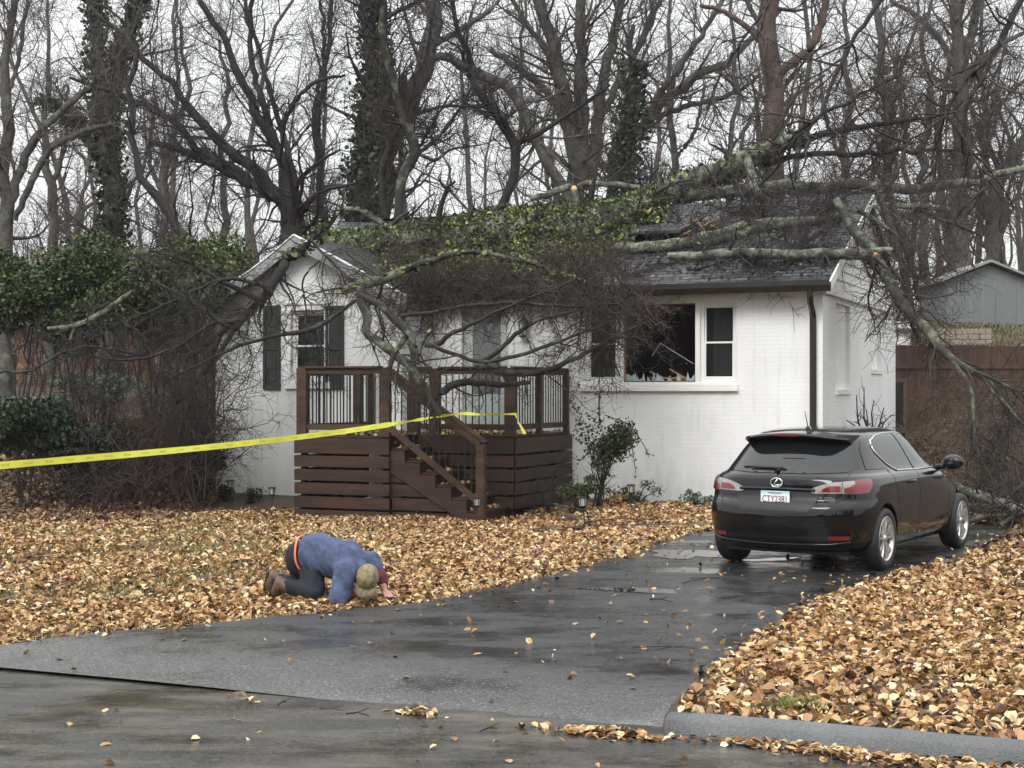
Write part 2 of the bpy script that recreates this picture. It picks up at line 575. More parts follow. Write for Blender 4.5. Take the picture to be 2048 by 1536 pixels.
m_soil = mk('soil_and_leaf_mould', (0.060, 0.036, 0.022), 0.85, 0.55, 22, bump=0.8, bscale=60, var2=0.3, scale2=0.6)
def ncoords():
    a = np.concatenate([-np.geomspace(400, 14, 26), np.arange(-13.6, 13.5, 0.2), np.geomspace(14, 400, 26)])
    b = np.concatenate([[-60, -20, 0, 4], np.arange(6, 36, 0.2), np.geomspace(36.4, 620, 34)])
    return a, b
xs, ys = ncoords()
X, Y = np.meshgrid(xs, ys)
nx = len(xs) - 1; ny = len(ys) - 1
i = np.arange(ny)[:, None] * (nx + 1) + np.arange(nx)[None]
F = np.stack([i, i + 1, i + nx + 2, i + nx + 1], -1).reshape(-1, 4)
g = npmesh('ground', np.stack([X, Y, H(X, Y)], -1).reshape(-1, 3), F, m_soil)
tag(g, kind='structure')

def asphalt(name, base, muddy, rough, rv, apron=None):
    """wet tarmac: fine aggregate, dry-ish patches, silt; roughness falls where the water lies"""
    m = bpy.data.materials.new(name); m.use_nodes = True
    n, l = m.node_tree.nodes, m.node_tree.links
    b = n['Principled BSDF']
    tc = n.new('ShaderNodeTexCoord')
    def noise(s, d=6, st=None, ro=0.6):
        z = n.new('ShaderNodeTexNoise'); z.inputs['Scale'].default_value = s; z.inputs['Detail'].default_value = d
        z.inputs['Roughness'].default_value = ro
        if st:
            mp = n.new('ShaderNodeMapping'); mp.inputs['Scale'].default_value = st[:3]
            mp.inputs['Rotation'].default_value = (0, 0, st[3])
            l.new(tc.outputs['Object'], mp.inputs['Vector']); l.new(mp.outputs[0], z.inputs['Vector'])
        else: l.new(tc.outputs['Object'], z.inputs['Vector'])
        return z.outputs['Fac']
    def rng_(src, a, b_, c, d):
        q = n.new('ShaderNodeMapRange')
        for k, v in zip(('From Min', 'From Max', 'To Min', 'To Max'), (a, b_, c, d)): q.inputs[k].default_value = v
        l.new(src, q.inputs['Value']); return q.outputs[0]
    fine = noise(48, 4); big = noise(0.55, 6); mid = noise(3.2, 7)
    sp = n.new('ShaderNodeTexVoronoi'); sp.inputs['Scale'].default_value = 38
    l.new(tc.outputs['Object'], sp.inputs['Vector'])
    spk = rng_(sp.outputs['Distance'], 0.04, 0.30, 3.2, 0.85)
    c1 = n.new('ShaderNodeVectorMath'); c1.operation = 'SCALE'; c1.inputs[0].default_value = base
    f1 = n.new('ShaderNodeMath'); f1.operation = 'MULTIPLY'
    l.new(rng_(fine, 0.3, 0.7, 0.35, 1.65), f1.inputs[0]); l.new(spk, f1.inputs[1])
    f2 = n.new('ShaderNodeMath'); f2.operation = 'MULTIPLY'
    l.new(f1.outputs[0], f2.inputs[0]); l.new(rng_(mid, 0.3, 0.7, 0.75, 1.25), f2.inputs[1])
    l.new(f2.outputs[0], c1.inputs['Scale'])
    mxx = n.new('ShaderNodeMix'); mxx.data_type = 'RGBA'
    streak = noise(1.3, 9, (0.8, 2.4, 1, -0.41), .7)
    l.new(rng_(streak, 0.47, 0.70, 0, muddy[3]), mxx.inputs['Factor'])
    l.new(c1.outputs[0], mxx.inputs['A']); mxx.inputs['B'].default_value = muddy[:3] + (1,)
    outc = mxx.outputs['Result']
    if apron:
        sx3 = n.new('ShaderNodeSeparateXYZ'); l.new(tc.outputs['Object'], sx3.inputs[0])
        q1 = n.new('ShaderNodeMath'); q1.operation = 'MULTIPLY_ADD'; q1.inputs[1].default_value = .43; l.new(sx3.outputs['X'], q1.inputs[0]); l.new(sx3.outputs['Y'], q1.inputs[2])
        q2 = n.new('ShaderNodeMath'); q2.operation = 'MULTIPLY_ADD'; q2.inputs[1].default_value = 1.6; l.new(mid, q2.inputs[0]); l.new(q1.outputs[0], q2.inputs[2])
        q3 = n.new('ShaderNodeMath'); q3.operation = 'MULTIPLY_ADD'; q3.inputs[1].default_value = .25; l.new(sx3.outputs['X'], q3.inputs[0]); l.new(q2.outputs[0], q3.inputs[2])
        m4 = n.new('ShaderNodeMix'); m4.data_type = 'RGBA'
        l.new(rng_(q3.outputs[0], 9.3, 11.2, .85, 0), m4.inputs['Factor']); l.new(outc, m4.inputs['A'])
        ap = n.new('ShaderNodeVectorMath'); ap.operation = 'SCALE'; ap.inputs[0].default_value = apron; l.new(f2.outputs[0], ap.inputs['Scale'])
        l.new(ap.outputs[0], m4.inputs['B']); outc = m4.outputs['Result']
    l.new(outc, b.inputs['Base Color'])
    pud = noise(0.9, 9, (1, 1.6, 1, -0.41), .68)
    l.new(rng_(pud, 0.42, 0.62, rough + rv, max(0.04, rough - rv)), b.inputs['Roughness'])
    bp = n.new('ShaderNodeBump'); bp.inputs['Distance'].default_value = 0.006
    l.new(rng_(pud, 0.45, 0.62, 0.75, 0.12), bp.inputs['Strength'])
    l.new(fine, bp.inputs['Height']); l.new(bp.outputs[0], b.inputs['Normal'])
    b.inputs['Specular IOR Level'].default_value = 0.45
    return m
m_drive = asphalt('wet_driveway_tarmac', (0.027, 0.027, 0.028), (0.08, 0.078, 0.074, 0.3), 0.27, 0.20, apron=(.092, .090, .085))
m_street = asphalt('wet_street_tarmac', (0.040, 0.037, 0.032), (0.17, 0.145, 0.11, 0.6), 0.27, 0.19)

# street sheet south of the edge
V, F = grid(-40, 40, -16, 0.2, 160, 60, lambda a, b: a * 0 - 0.080 - .014 * sstep((-a - .3) / 2.5) * sstep((b + .22) / .16) + 0.05 * sstep((-b) / 3.5))
c_, s_ = NORTH, 0.395
Vw = V.copy(); Vw[:, 0] = V[:, 0] * c_ + V[:, 1] * s_; Vw[:, 1] = 8.70 - V[:, 0] * s_ + V[:, 1] * c_
tag(npmesh('street', Vw, F, m_street), kind='structure')

# driveway with its flare, as a cut sheet
def sheet(poly, step, zf):
    P = []
    n = len(poly)
    for k in range(n):
        a, b = Vector(poly[k]), Vector(poly[(k + 1) % n])
        q = max(1, int((b - a).length / (step * 1.2)))
        for j in range(q): P.append(tuple(a.lerp(b, j / q)))
    nb = len(P)
    ax = np.array(poly)
    lo, hi = ax.min(0), ax.max(0)
    gx, gy = np.meshgrid(np.arange(lo[0], hi[0], step), np.arange(lo[1], hi[1], step))
    gx = gx.ravel(); gy = gy.ravel()
    ins = inpoly(gx, gy, poly)
    pts = [Vector(p) for p in P] + [Vector((a, b)) for a, b in zip(gx[ins], gy[ins])]
    r = mgeo.delaunay_2d_cdt(pts, [], [list(range(nb))], 1, 1e-5)
    vs = np.array([(v.x, v.y) for v in r[0]])
    V = np.column_stack([vs, zf(vs[:, 0], vs[:, 1])])
    return V, [tuple(f) for f in r[2]]
wob = random.Random(4)
def rough_edge(pts, amp):
    out = []
    for k in range(len(pts) - 1):
        a, b = Vector(pts[k]), Vector(pts[k + 1]); q = max(1, int((b - a).length / 0.25))
        for j in range(q):
            p = a.lerp(b, j / q); d = (b - a).normalized()
            w_ = wob.uniform(-amp, amp) if (j or k) else 0
            out.append((p.x - d.y * w_, p.y + d.x * w_))
    out.append(pts[-1]); return out
DLs = [(-13.0, 14.8)] + DL[1:]
poly = rough_edge(DLs, 0.03) + rough_edge(DR[::-1], 0.025) + [(-13, 14.3)]
V, F = sheet(poly, 0.2, lambda x, y: hdrive(x, y) + 0.004 - .020 * (1 - sstep(sdist(x, y) / .10)) * sstep((x + 2.6) / 2.2) + np.maximum(0, H(x, y) - hdrive(x, y)) * (sdist(x, y) > 0.3))
me = bpy.data.meshes.new('driveway'); me.from_pydata([tuple(v) for v in V], [], F)
for p in me.polygons: p.use_smooth = True
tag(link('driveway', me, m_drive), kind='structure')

# shallow puddle on the driveway beside the car's left rear wheel
m_water = mkglass('still_water', (0.02, 0.022, 0.022), 0.015, spec=.6)
def puddle(cx, cy, rx, ry_, rot, seed):
    r3 = random.Random(seed); ph = [r3.uniform(0, 6.28) for _ in range(5)]; pts = []
    for i in range(60):
        a = 2 * math.pi * i / 60; q = 1 + .22 * math.sin(2 * a + ph[0]) + .18 * math.sin(3 * a + ph[1]) + .14 * math.sin(5 * a + ph[2]) + .09 * math.sin(9 * a + ph[3])
        x = rx * q * math.cos(a); y = ry_ * q * math.sin(a); pts.append((cx + x * math.cos(rot) - y * math.sin(rot), cy + x * math.sin(rot) + y * math.cos(rot), .0085))
    mb = MB(); mb.add(pts, [tuple(range(60))]); tag(mb.build('puddle', m_water, recalc=False), kind='structure')
puddle(1.98, 16.75, .36, .62, .35, 3); puddle(2.75, 16.1, .30, .14, .4, 8); puddle(1.15, 13.6, .5, .14, -.2, 5)
# dark strip of a path between the driveway and the porch steps
pth = [(3.2, 20.3), (2.2, 20.45), (1.2, 20.3), (0.3, 20.3), (-0.3, 20.6)]
mb = MB(); vs = []; k = len(pth)
for x, y in pth: vs += [(x, y - .2, hz(x, y - .2) + .03), (x, y + .2, hz(x, y + .2) + .03)]
mb.add(vs, [(2*i, 2*i+2, 2*i+3, 2*i+1) for i in range(k - 1)])
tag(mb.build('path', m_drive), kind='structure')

# kerb to the right of the driveway (rolled tarmac kerb, real step)
m_kerb = mk('grey_kerb', (0.13, 0.135, 0.135), 0.45, 0.25, 60, bump=0.7, bscale=120, var2=0.2, scale2=1.5)
mb = MB(); prof = [(-0.13, -0.2), (-0.12, -0.07), (-0.095, -0.005), (-0.05, 0.028), (0.0, 0.034), (0.045, 0.02), (0.06, -0.1)]
ts = np.arange(0, 12.05, 0.25); rr_ = random.Random(2)
vs = []
for t in ts:
    e = min(1, (t + 0.12) / 0.2)
    for a, b in prof:
        j = rr_.uniform(-.004, .004)
        x = 0.87 + t * c_ + (a + 0.03) * s_; y = 8.70 - 0.43 * 0.87 - t * s_ + (a + .03) * c_
        vs.append((x, y, (b + j) * e if b > -.05 else b))
n = len(prof)
fs = [(i*n+j, (i+1)*n+j, (i+1)*n+j+1, i*n+j+1) for i in range(len(ts) - 1) for j in range(n - 1)] + [tuple(range(n))]
mb.add(vs, fs)
tag(mb.build('kerb', m_kerb, smooth=True, recalc=False), kind='structure')

# ================================================================== THE HOUSE
HA = R(-23.0)
HC = Vector((4.97, 24.0, 0.0))
HM = Matrix.Translation(HC) @ Matrix.Rotation(HA, 4, 'Z')
HMi = HM.inverted()
def hl(p): return HMi @ Vector(p)
def hpx(x, y, ly):
    """photo pixel on the vertical plane local-y = ly -> house-local point"""
    o_ = HMi @ Vector((0, 0, EYE)); d_ = HMi.to_3x3() @ Vector(((x - CX) / FPX, 1, -(y - HY) / FPX))
    return o_ + d_ * ((ly - o_.y) / d_.y)
def hside(x, y, lx=0.0):
    o_ = HMi @ Vector((0, 0, EYE)); d_ = HMi.to_3x3() @ Vector(((x - CX) / FPX, 1, -(y - HY) / FPX))
    return o_ + d_ * ((lx - o_.x) / d_.x)

PIT = math.tan(R(24.5))
DEP = 7.5; EZ = 3.52          # depth of the house, height of the wall plate
RZ = EZ + PIT * (DEP / 2 + 0.3) # ridge
def roofz(ly):               # top of the front slope
    return EZ + 0.06 + PIT * (ly + 0.32)
def roofpt(x, y, off=0.0):
    """photo pixel on the front roof slope, off metres above it -> world"""
    o_ = HMi @ Vector((0, 0, EYE)); d_ = HMi.to_3x3() @ Vector(((x - CX) / FPX, 1, -(y - HY) / FPX))
    t = (EZ + .06 + off + PIT * .32 + PIT * o_.y - o_.z) / (d_.z - PIT * d_.y)
    return HM @ (o_ + d_ * t)

white = (0.83, 0.83, 0.815)
m_brx = mkbrick('white_painted_brick', white, (0.775, 0.77, 0.755), 'x', bump=0.4, var=0.012, dirt=0.09)
m_bry = mkbrick('white_painted_brick_end', white, (0.775, 0.77, 0.755), 'y', bump=0.4, var=0.012, dirt=0.09)
m_trim = mk('white_trim_paint', (0.80, 0.79, 0.76), 0.45, 0.04, 3)
m_shut = mk('charcoal_shutter_paint', (0.038, 0.040, 0.040), 0.45, 0.1, 8)
m_gut = mk('black_brown_gutter', (0.022, 0.018, 0.015), 0.4, 0.2, 8)
m_fasc = mk('grey_fascia_metal', (0.30, 0.30, 0.30), 0.35, 0.1, 3, metallic=0.3)
m_glass = mkglass('dark_window_glass', (0.02, 0.024, 0.024), 0.03, .55, spec=0.6)
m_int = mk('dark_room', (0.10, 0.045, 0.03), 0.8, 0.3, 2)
m_curt = mk('grey_curtain', (0.42, 0.43, 0.42), 0.9, 0.2, 3, stretch=(12, 12, 0.4))
m_lap = mk('white_lap_siding', (0.76, 0.755, 0.74), 0.5, 0.04, 3)

def roof_mat():
    m = bpy.data.materials.new('wet_dark_shingles'); m.use_nodes = True
    n, l = m.node_tree.nodes, m.node_tree.links; b = n['Principled BSDF']
    tc = n.new('ShaderNodeTexCoord'); mp = n.new('ShaderNodeMapping')
    mp.inputs['Scale'].default_value = (1, 1 / math.cos(R(24.5)), 0)
    l.new(tc.outputs['Object'], mp.inputs['Vector'])
    bt = n.new('ShaderNodeTexBrick'); bt.inputs['Scale'].default_value = 1
    bt.inputs['Brick Width'].default_value = 0.33; bt.inputs['Row Height'].default_value = 0.14
    bt.inputs['Mortar Size'].default_value = 0.022; bt.inputs['Bias'].default_value = -0.2
    bt.inputs['Color1'].default_value = (0.085, 0.087, 0.092, 1); bt.inputs['Color2'].default_value = (0.014, 0.014, 0.016, 1)
    bt.inputs['Mortar'].default_value = (0.008, 0.008, 0.009, 1)
    l.new(mp.outputs[0], bt.inputs['Vector'])
    nz = n.new('ShaderNodeTexNoise'); nz.inputs['Scale'].default_value = 7; nz.inputs['Detail'].default_value = 8
    l.new(tc.outputs['Object'], nz.inputs['Vector'])
    mr = n.new('ShaderNodeMapRange'); mr.inputs['From Min'].default_value = .3; mr.inputs['From Max'].default_value = .7
    mr.inputs['To Min'].default_value = 0.6; mr.inputs['To Max'].default_value = 1.5
    l.new(nz.outputs['Fac'], mr.inputs['Value'])
    vm = n.new('ShaderNodeVectorMath'); vm.operation = 'SCALE'
    l.new(bt.outputs['Color'], vm.inputs[0]); l.new(mr.outputs[0], vm.inputs['Scale'])
    l.new(vm.outputs[0], b.inputs['Base Color'])
    r2 = n.new('ShaderNodeMapRange'); r2.inputs['From Min'].default_value = .4; r2.inputs['From Max'].default_value = .65
    r2.inputs['To Min'].default_value = 0.5; r2.inputs['To Max'].default_value = 0.2
    l.new(nz.outputs['Fac'], r2.inputs['Value']); l.new(r2.outputs[0], b.inputs['Roughness'])
    sw = n.new('ShaderNodeSeparateXYZ'); l.new(mp.outputs[0], sw.inputs[0])
    dv = n.new('ShaderNodeMath'); dv.operation = 'DIVIDE'; dv.inputs[1].default_value = 0.14; l.new(sw.outputs['Y'], dv.inputs[0])
    fr = n.new('ShaderNodeMath'); fr.operation = 'FRACT'; l.new(dv.outputs[0], fr.inputs[0])
    sb = n.new('ShaderNodeMath'); sb.operation = 'MULTIPLY_ADD'; sb.inputs[1].default_value = -1.0; l.new(fr.outputs[0], sb.inputs[0])
    l.new(bt.outputs['Fac'], sb.inputs[2])
    ad = n.new('ShaderNodeMath'); ad.operation = 'MULTIPLY_ADD'; ad.inputs[1].default_value = 1.2
    l.new(nz.outputs['Fac'], ad.inputs[0]); l.new(sb.outputs[0], ad.inputs[2])
    bp = n.new('ShaderNodeBump'); bp.inputs['Strength'].default_value = 0.8; bp.inputs['Distance'].default_value = 0.012
    l.new(ad.outputs[0], bp.inputs['Height']); l.new(bp.outputs[0], b.inputs['Normal'])
    return m
m_roof = roof_mat()

house = empty('brick_house', HC, HA, 'single-storey white painted brick house crushed by a fallen tree', 'house')

def holed_wall(mb, x0, x1, z0, z1, holes, y0, y1, top=None):
    """wall along x with rectangular holes [(xa,xb,za,zb)]"""
    xs = sorted({x0, x1, *[h[0] for h in holes], *[h[1] for h in holes]})
    for a, b in zip(xs, xs[1:]):
        cuts = sorted([(h[2], h[3]) for h in holes if h[0] <= a + 1e-6 and h[1] >= b - 1e-6])
        z = z0
        for c, d in cuts:
            if c > z: mb.box(a, b, y0, y1, z, c)
            z = d
        if z < z1: mb.box(a, b, y0, y1, z, z1)

WX0, WX1, WY = -10.84, -7.05, -1.0     # the gabled wing
# openings, read off the photograph
pA, pB = hpx(1168, 590, 0), hpx(1475, 768, 0)
TRI = (pA.x, pB.x, hpx(1300, 768, 0).z, 3.30)
dA, dB = hpx(925, 612, 0), hpx(1018, 612, 0)
DOOR = (dA.x, dB.x, 1.14, 3.32)
mb = MB(); holed_wall(mb, WX1 - 0.0, 0, -0.4, EZ, [TRI, DOOR], 0, 0.2)
mb.build('front_wall', m_brx, house)
wA, wB = hpx(583, 622, WY), hpx(657, 762, WY)
WIN = (wA.x, wB.x, wB.z, wA.z)
mb = MB(); holed_wall(mb, WX0, WX1 - 0.2, -0.4, EZ, [WIN], WY, WY + 0.2)
gx = (WX0 + WX1) / 2; WPIT = math.tan(R(27.0)); GZ = EZ + WPIT * (WX1 - WX0) / 2
mb.prism([(WX0, WY, EZ), (WX1, WY, EZ), (gx, WY, GZ)], (0, 0.2, 0))
mb.box(WX1 - 0.2, WX1, WY, WY + 0.2, -0.4, EZ)
mb.build('gable_wall', m_brx, house)
mb = MB(); mb.box(WX1 - 0.2, WX1, WY + 0.2, 0, -0.4, EZ); mb.box(WX0, WX0 + 0.2, WY + 0.2, DEP - 0.2, -0.4, EZ)
mb.build('wing_side_wall', m_bry, house)
# right-hand end wall with two blocked, recessed windows
s1 = [hside(1672, 600), hside(1700, 785)]; s2 = [hside(1743, 620), hside(1762, 745)]
HS = [(s1[0].y, s1[1].y, s1[1].z + .06, 3.30), (s2[0].y, s2[1].y, s2[1].z + .06, 3.30)]
mb = MB(); holed_wall(mb, 0.2, DEP - 0.2, -0.4, EZ, HS, 0, 0.2)
M90 = Matrix(((0, -1, 0, 0), (1, 0, 0, 0), (0, 0, 1, 0), (0, 0, 0, 1)))
mb.v = [tuple(M90 @ Vector(v)) for v in mb.v]
mb.box(-0.2, -0.07, 0.2, DEP - .2, -0.4, EZ - .01)
mb.build('end_wall', m_bry, house)
mb = MB(); mb.box(WX0, 0, DEP - 0.2, DEP, -0.4, EZ); mb.build('rear_wall', m_brx, house)
for a in HS:
    mb = MB(); mb.box(-0.03, 0.035, a[0] - .05, a[1] + .05, a[2] - 0.10, a[2] - .003); mb.build('window_sill', m_trim, house, bevel=.006)
# lap-sided gable end with boards
def gable_top(y): return EZ + PIT * (min(y, DEP - y) + 0.0)
mb = MB(); nb_ = 13; bh = 0.165
for k in range(nb_):
    z0 = EZ + 0.002 + k * bh; z1 = z0 + bh
    y0 = max(0.0, (z0 - EZ) / PIT); y1 = DEP - y0
    y2 = max(0.0, (z1 - EZ) / PIT); y3 = DEP - y2
    if y1 - y0 < 0.12: break
    if y3 < y2: y2 = y3 = DEP / 2; z1 = EZ + PIT * DEP / 2
    # each board leans out at its foot
    mb.add([(0.045, y0, z0), (0.045, y1, z0), (0.02, y3, z1), (0.02, y2, z1), (-0.1, y0, z0), (-0.1, y1, z0), (-0.1, y3, z1), (-0.1, y2, z1)],
           [(0,1,2,3),(4,7,6,5),(0,4,5,1),(3,2,6,7),(0,3,7,4),(1,5,6,2)])
mb.build('gable_siding', m_lap, house)
mb = MB(); mb.box(0.003, 0.07, -0.02, DEP + .02, EZ - 0.13, EZ); mb.build('gable_frieze', m_trim, house)

# dark room behind the openings
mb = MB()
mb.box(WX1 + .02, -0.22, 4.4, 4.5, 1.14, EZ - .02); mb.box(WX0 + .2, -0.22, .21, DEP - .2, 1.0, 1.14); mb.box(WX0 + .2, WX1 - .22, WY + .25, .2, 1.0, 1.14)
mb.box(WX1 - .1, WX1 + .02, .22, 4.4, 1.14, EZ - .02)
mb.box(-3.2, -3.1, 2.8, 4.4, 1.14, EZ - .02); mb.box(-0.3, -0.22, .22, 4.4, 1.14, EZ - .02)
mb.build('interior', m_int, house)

# main roof: front slope in columns with a crushed dip, rear slope
RX0, RX1 = WX0 - 0.05, 0.16
def dent(x, y):
    d = 0.0
    for cx, cy, rx, ry, a in ((-7.2, 1.6, 2.2, 1.6, .22), (-4.2, 2.6, 1.6, 0.8, .10), (-9.8, 2.0, 1.4, 1.5, .2)):
        d += a * math.exp(-((x - cx) / rx) ** 2 - ((y - cy) / ry) ** 2)
    return -d
holeP = [hl(roofpt(1248, 478)), hl(roofpt(1385, 452))]
qa, qb, qc = hl(roofpt(1262, 482)), hl(roofpt(1345, 468)), hl(roofpt(1470, 455))
HX0, HX1 = qa.x + .35, qc.x - .15; HY0, HY1 = qb.y - .35, qb.y + .42
mb = MB(); nx_, ny_ = 56, 22
def rp(i, j, lo=0.0):
    x = RX0 + (RX1 - RX0) * i / nx_; y = -0.32 + (DEP / 2 + 0.32) * j / ny_
    return (x, y, roofz(y) + dent(x, y) - lo)
vs = [rp(i, j) for j in range(ny_ + 1) for i in range(nx_ + 1)] + [rp(i, j, 0.10) for j in range(ny_ + 1) for i in range(nx_ + 1)]
nn = (nx_ + 1) * (ny_ + 1); fs = []
W_ = nx_ + 1
def isopen(i, j):
    x = RX0 + (RX1 - RX0) * (i + .5) / nx_; y = -0.32 + (DEP / 2 + .32) * (j + .5) / ny_
    return HX0 < x < HX1 and HY0 < y < HY1
for j in range(ny_):
    for i in range(nx_):
        a = j * W_ + i
        if isopen(i, j):
            continue
        fs += [(a, a + 1, a + W_ + 1, a + W_), (nn + a, nn + a + W_, nn + a + W_ + 1, nn + a + 1)]
        for (di, dj, e0, e1) in ((-1, 0, a, a + W_), (1, 0, a + W_ + 1, a + 1), (0, -1, a + 1, a), (0, 1, a + W_, a + W_ + 1)):
            ii, jj = i + di, j + dj
            if ii < 0 or jj < 0 or ii >= nx_ or jj >= ny_ or isopen(ii, jj):
                fs.append((e0, e1, nn + e1, nn + e0))
mb.add(vs, fs)
ry = DEP + .3
mb.add([(RX0, DEP/2, RZ + .06), (RX1, DEP/2, RZ + .06), (RX1, ry, EZ + .06), (RX0, ry, EZ + .06), (RX0, DEP/2, RZ - .04), (RX1, DEP/2, RZ - .04), (RX1, ry, EZ - .04), (RX0, ry, EZ - .04)],
       [(0,1,2,3),(4,7,6,5),(0,3,7,4),(1,5,6,2),(2,6,7,3)])
roof = mb.build('roof', m_roof, house, recalc=False)
# lifted slab of shingles and splintered boards round the hole
mb = MB()
M_ = Matrix.Translation(((qa.x + qb.x) / 2 + .1, qb.y - .22, roofz(qb.y - .22) + .13)) @ Matrix.Rotation(R(14), 4, 'X') @ Matrix.Rotation(R(-3), 4, 'Z')
mb.box(-.62, .55, -.24, .6, 0, .05, M_)
M_ = Matrix.Translation((qa.x - .28, qb.y - .05, roofz(qb.y - .05) + .05)) @ Matrix.Rotation(R(24), 4, 'X') @ Matrix.Rotation(R(12), 4, 'Z')
mb.box(-.32, .3, -.2, .25, 0, .05, M_)
mb.build('broken_shingle_slab', m_roof, roof)
m_split = mk('splintered_wood', (0.42, 0.25, 0.12), 0.7, 0.4, 30, stretch=(1, 12, 12))
mb = MB(); rr = random.Random(7)
for k in range(16):
    x = rr.uniform(qb.x, qc.x + .1); y = rr.uniform(HY0, HY1); z = roofz(y) + rr.uniform(-.02, .12)
    a = Vector((x, y, z)); d = Vector((rr.uniform(-1, 1), rr.uniform(-.3, .3), rr.uniform(-.1, .5))).normalized() * rr.uniform(.12, .4)
    mb.bar(a, a + d, .045 * rr.uniform(.5, 1.4), .02)
mb.build('broken_roof_boards', m_split, roof)
# rake boards on the right end
mb = MB()
for (ya, za, yb, zb) in ((-0.34, roofz(-.34) - .02, DEP/2, RZ + .05), (DEP/2, RZ + .05, DEP + .3, EZ + .05)):
    mb.prism([(.163, ya, za - .17), (.163, yb, zb - .17), (.163, yb, zb), (.163, ya, za)], (.03, 0, 0))
mb.build('rake_board', m_trim, house)
mb = MB(); mb.box(WX1 + .3, 0.15, -0.30, 0.0, EZ - 0.03, EZ - 0.005); mb.build('soffit', m_trim, house)
# gutter: open trough along the front eave and the downspout at the corner
mb = MB(); g0, g1 = WX1 + .05, 0.20
gp_ = [(-.335, EZ + .03), (-.335, EZ - .12), (-.36, EZ - .125), (-.42, EZ - .12), (-.47, EZ - .03), (-.475, EZ + .055), (-.465, EZ + .055), (-.455, EZ - .02), (-.41, EZ - .105), (-.345, EZ - .105), (-.345, EZ + .03)]
mb.prism([(g0, a, b) for a, b in gp_], (g1 - g0, 0, 0))
mb.build('gutter', m_gut, house)
mb = MB()
mb.tube([(-.12, -.40, EZ - .1), (-.12, -.40, EZ - .2), (-.13, -.33, EZ - .30), (-.14, -.12, EZ - .42), (-.14, -.07, EZ - .52), (-.14, -.07, 0.15), (-.14, -.12, .02), (-.14, -.3, -.03)], .052, 4)
mb.build('downspout', m_gut, house)

# wing roof with overhanging rakes
mb = MB(); ov = 0.30; yb = 4.0; yf = WY - 0.38
hw_ = (WX1 - WX0) / 2 + ov; zE = GZ + .06 - WPIT * hw_
def wr(side, sag):
    n_ = 14; top, bot = [], []
    for k in range(n_ + 1):
        t = k / n_; x = gx + side * hw_ * t; z = GZ + .06 - WPIT * hw_ * t
        if side < 0: z -= sag * math.sin(math.pi * t) * 0.9 - 0.0
        top.append((x, z)); bot.append((x, z - .09))
    return top, bot
for side, sag in ((1, 0), (-1, 0.16)):
    top, bot = wr(side, sag); n_ = len(top)
    vs = [(x, yf, z) for x, z in top] + [(x, yb, z) for x, z in top] + [(x, yf, z) for x, z in bot] + [(x, yb, z) for x, z in bot]
    fs = []
    for k in range(n_ - 1):
        fs += [(k, k+1, n_+k+1, n_+k), (2*n_+k, 3*n_+k, 3*n_+k+1, 2*n_+k+1), (k, 2*n_+k, 2*n_+k+1, k+1)]
    fs.append((n_-1, 3*n_-1, 4*n_-1, 2*n_-1))
    mb.add(vs, fs)
wroof = mb.build('wing_roof', m_roof, house)
for side, sag, nm in ((1, 0, 'rake_fascia'), (-1, .16, 'rake_fascia')):
    top, bot = wr(side, sag); n_ = len(top)
    mb = MB()
    vs = []
    for x, z in top: vs += [(x, yf - .028, z - .20), (x, yf - .028, z - .005), (x, yf - .002, z - .005), (x, yf - .002, z - .20)]
    fs = []
    for k in range(n_ - 1):
        for j in range(4): fs.append((k*4+j, k*4+(j+1)%4, k*4+4+(j+1)%4, k*4+4+j))
    fs += [(0,1,2,3), tuple(range((n_-1)*4, n_*4))]
    mb.add(vs, fs); fo = mb.build(nm, m_fasc, house)
    mb = MB(); vs = []
    for x, z in top: vs += [(x, yf - .05, z + .0), (x, yf - .05, z + .022), (x, yf + .03, z + .022), (x, yf + .03, z + .003)]
    mb.add(vs, fs); mb.build('drip_edge', m_trim, house)
    mb = MB(); vs = []
    for x, z in top: vs += [(x, yf, z - .11), (x, WY - .002, z - .11), (x, WY - .002, z - .095), (x, yf, z - .095)]
    mb.add(vs, fs); mb.build('rake_soffit', m_gut, house)

def frame_rect(mb, x0, x1, z0, z1, w, y0, y1, wb=None):
    wb = w if wb is None else wb
    mb.box(x0, x0 + w, y0, y1, z0, z1); mb.box(x1 - w, x1, y0, y1, z0, z1)
    mb.box(x0 + w, x1 - w, y0 + .001, y1 - .001, z1 - w, z1); mb.box(x0 + w, x1 - w, y0 + .001, y1 - .001, z0, z0 + wb)

def sash_window(x0, x1, z0, z1, y, name='window', curt=True, parent=None):
    """double-hung window filling an opening; y = wall face"""
    mb = MB(); frame_rect(mb, x0, x1, z0, z1, .05, y + .05, y + .13, .06)
    fr = mb.build(name, m_trim, parent or house, bevel=.004)
    zm = (z0 + z1) / 2 + .0
    a, b = x0 + .052, x1 - .052
    mb = MB(); frame_rect(mb, a, b, zm - .015, z1 - .052, .028, y + .09, y + .115)
    frame_rect(mb, a, b, z0 + .062, zm + .015, .03, y + .062, y + .088)
    mb.build('sash', m_trim, fr)
    for (za, zb, yy) in ((zm + .013, z1 - .078, y + .102), (z0 + .09, zm - .013, y + .075)):
        mb = MB(); mb.box(a + .027, b - .027, yy, yy + .005, za, zb)
        mb.build('pane', m_glass, fr)
    return fr

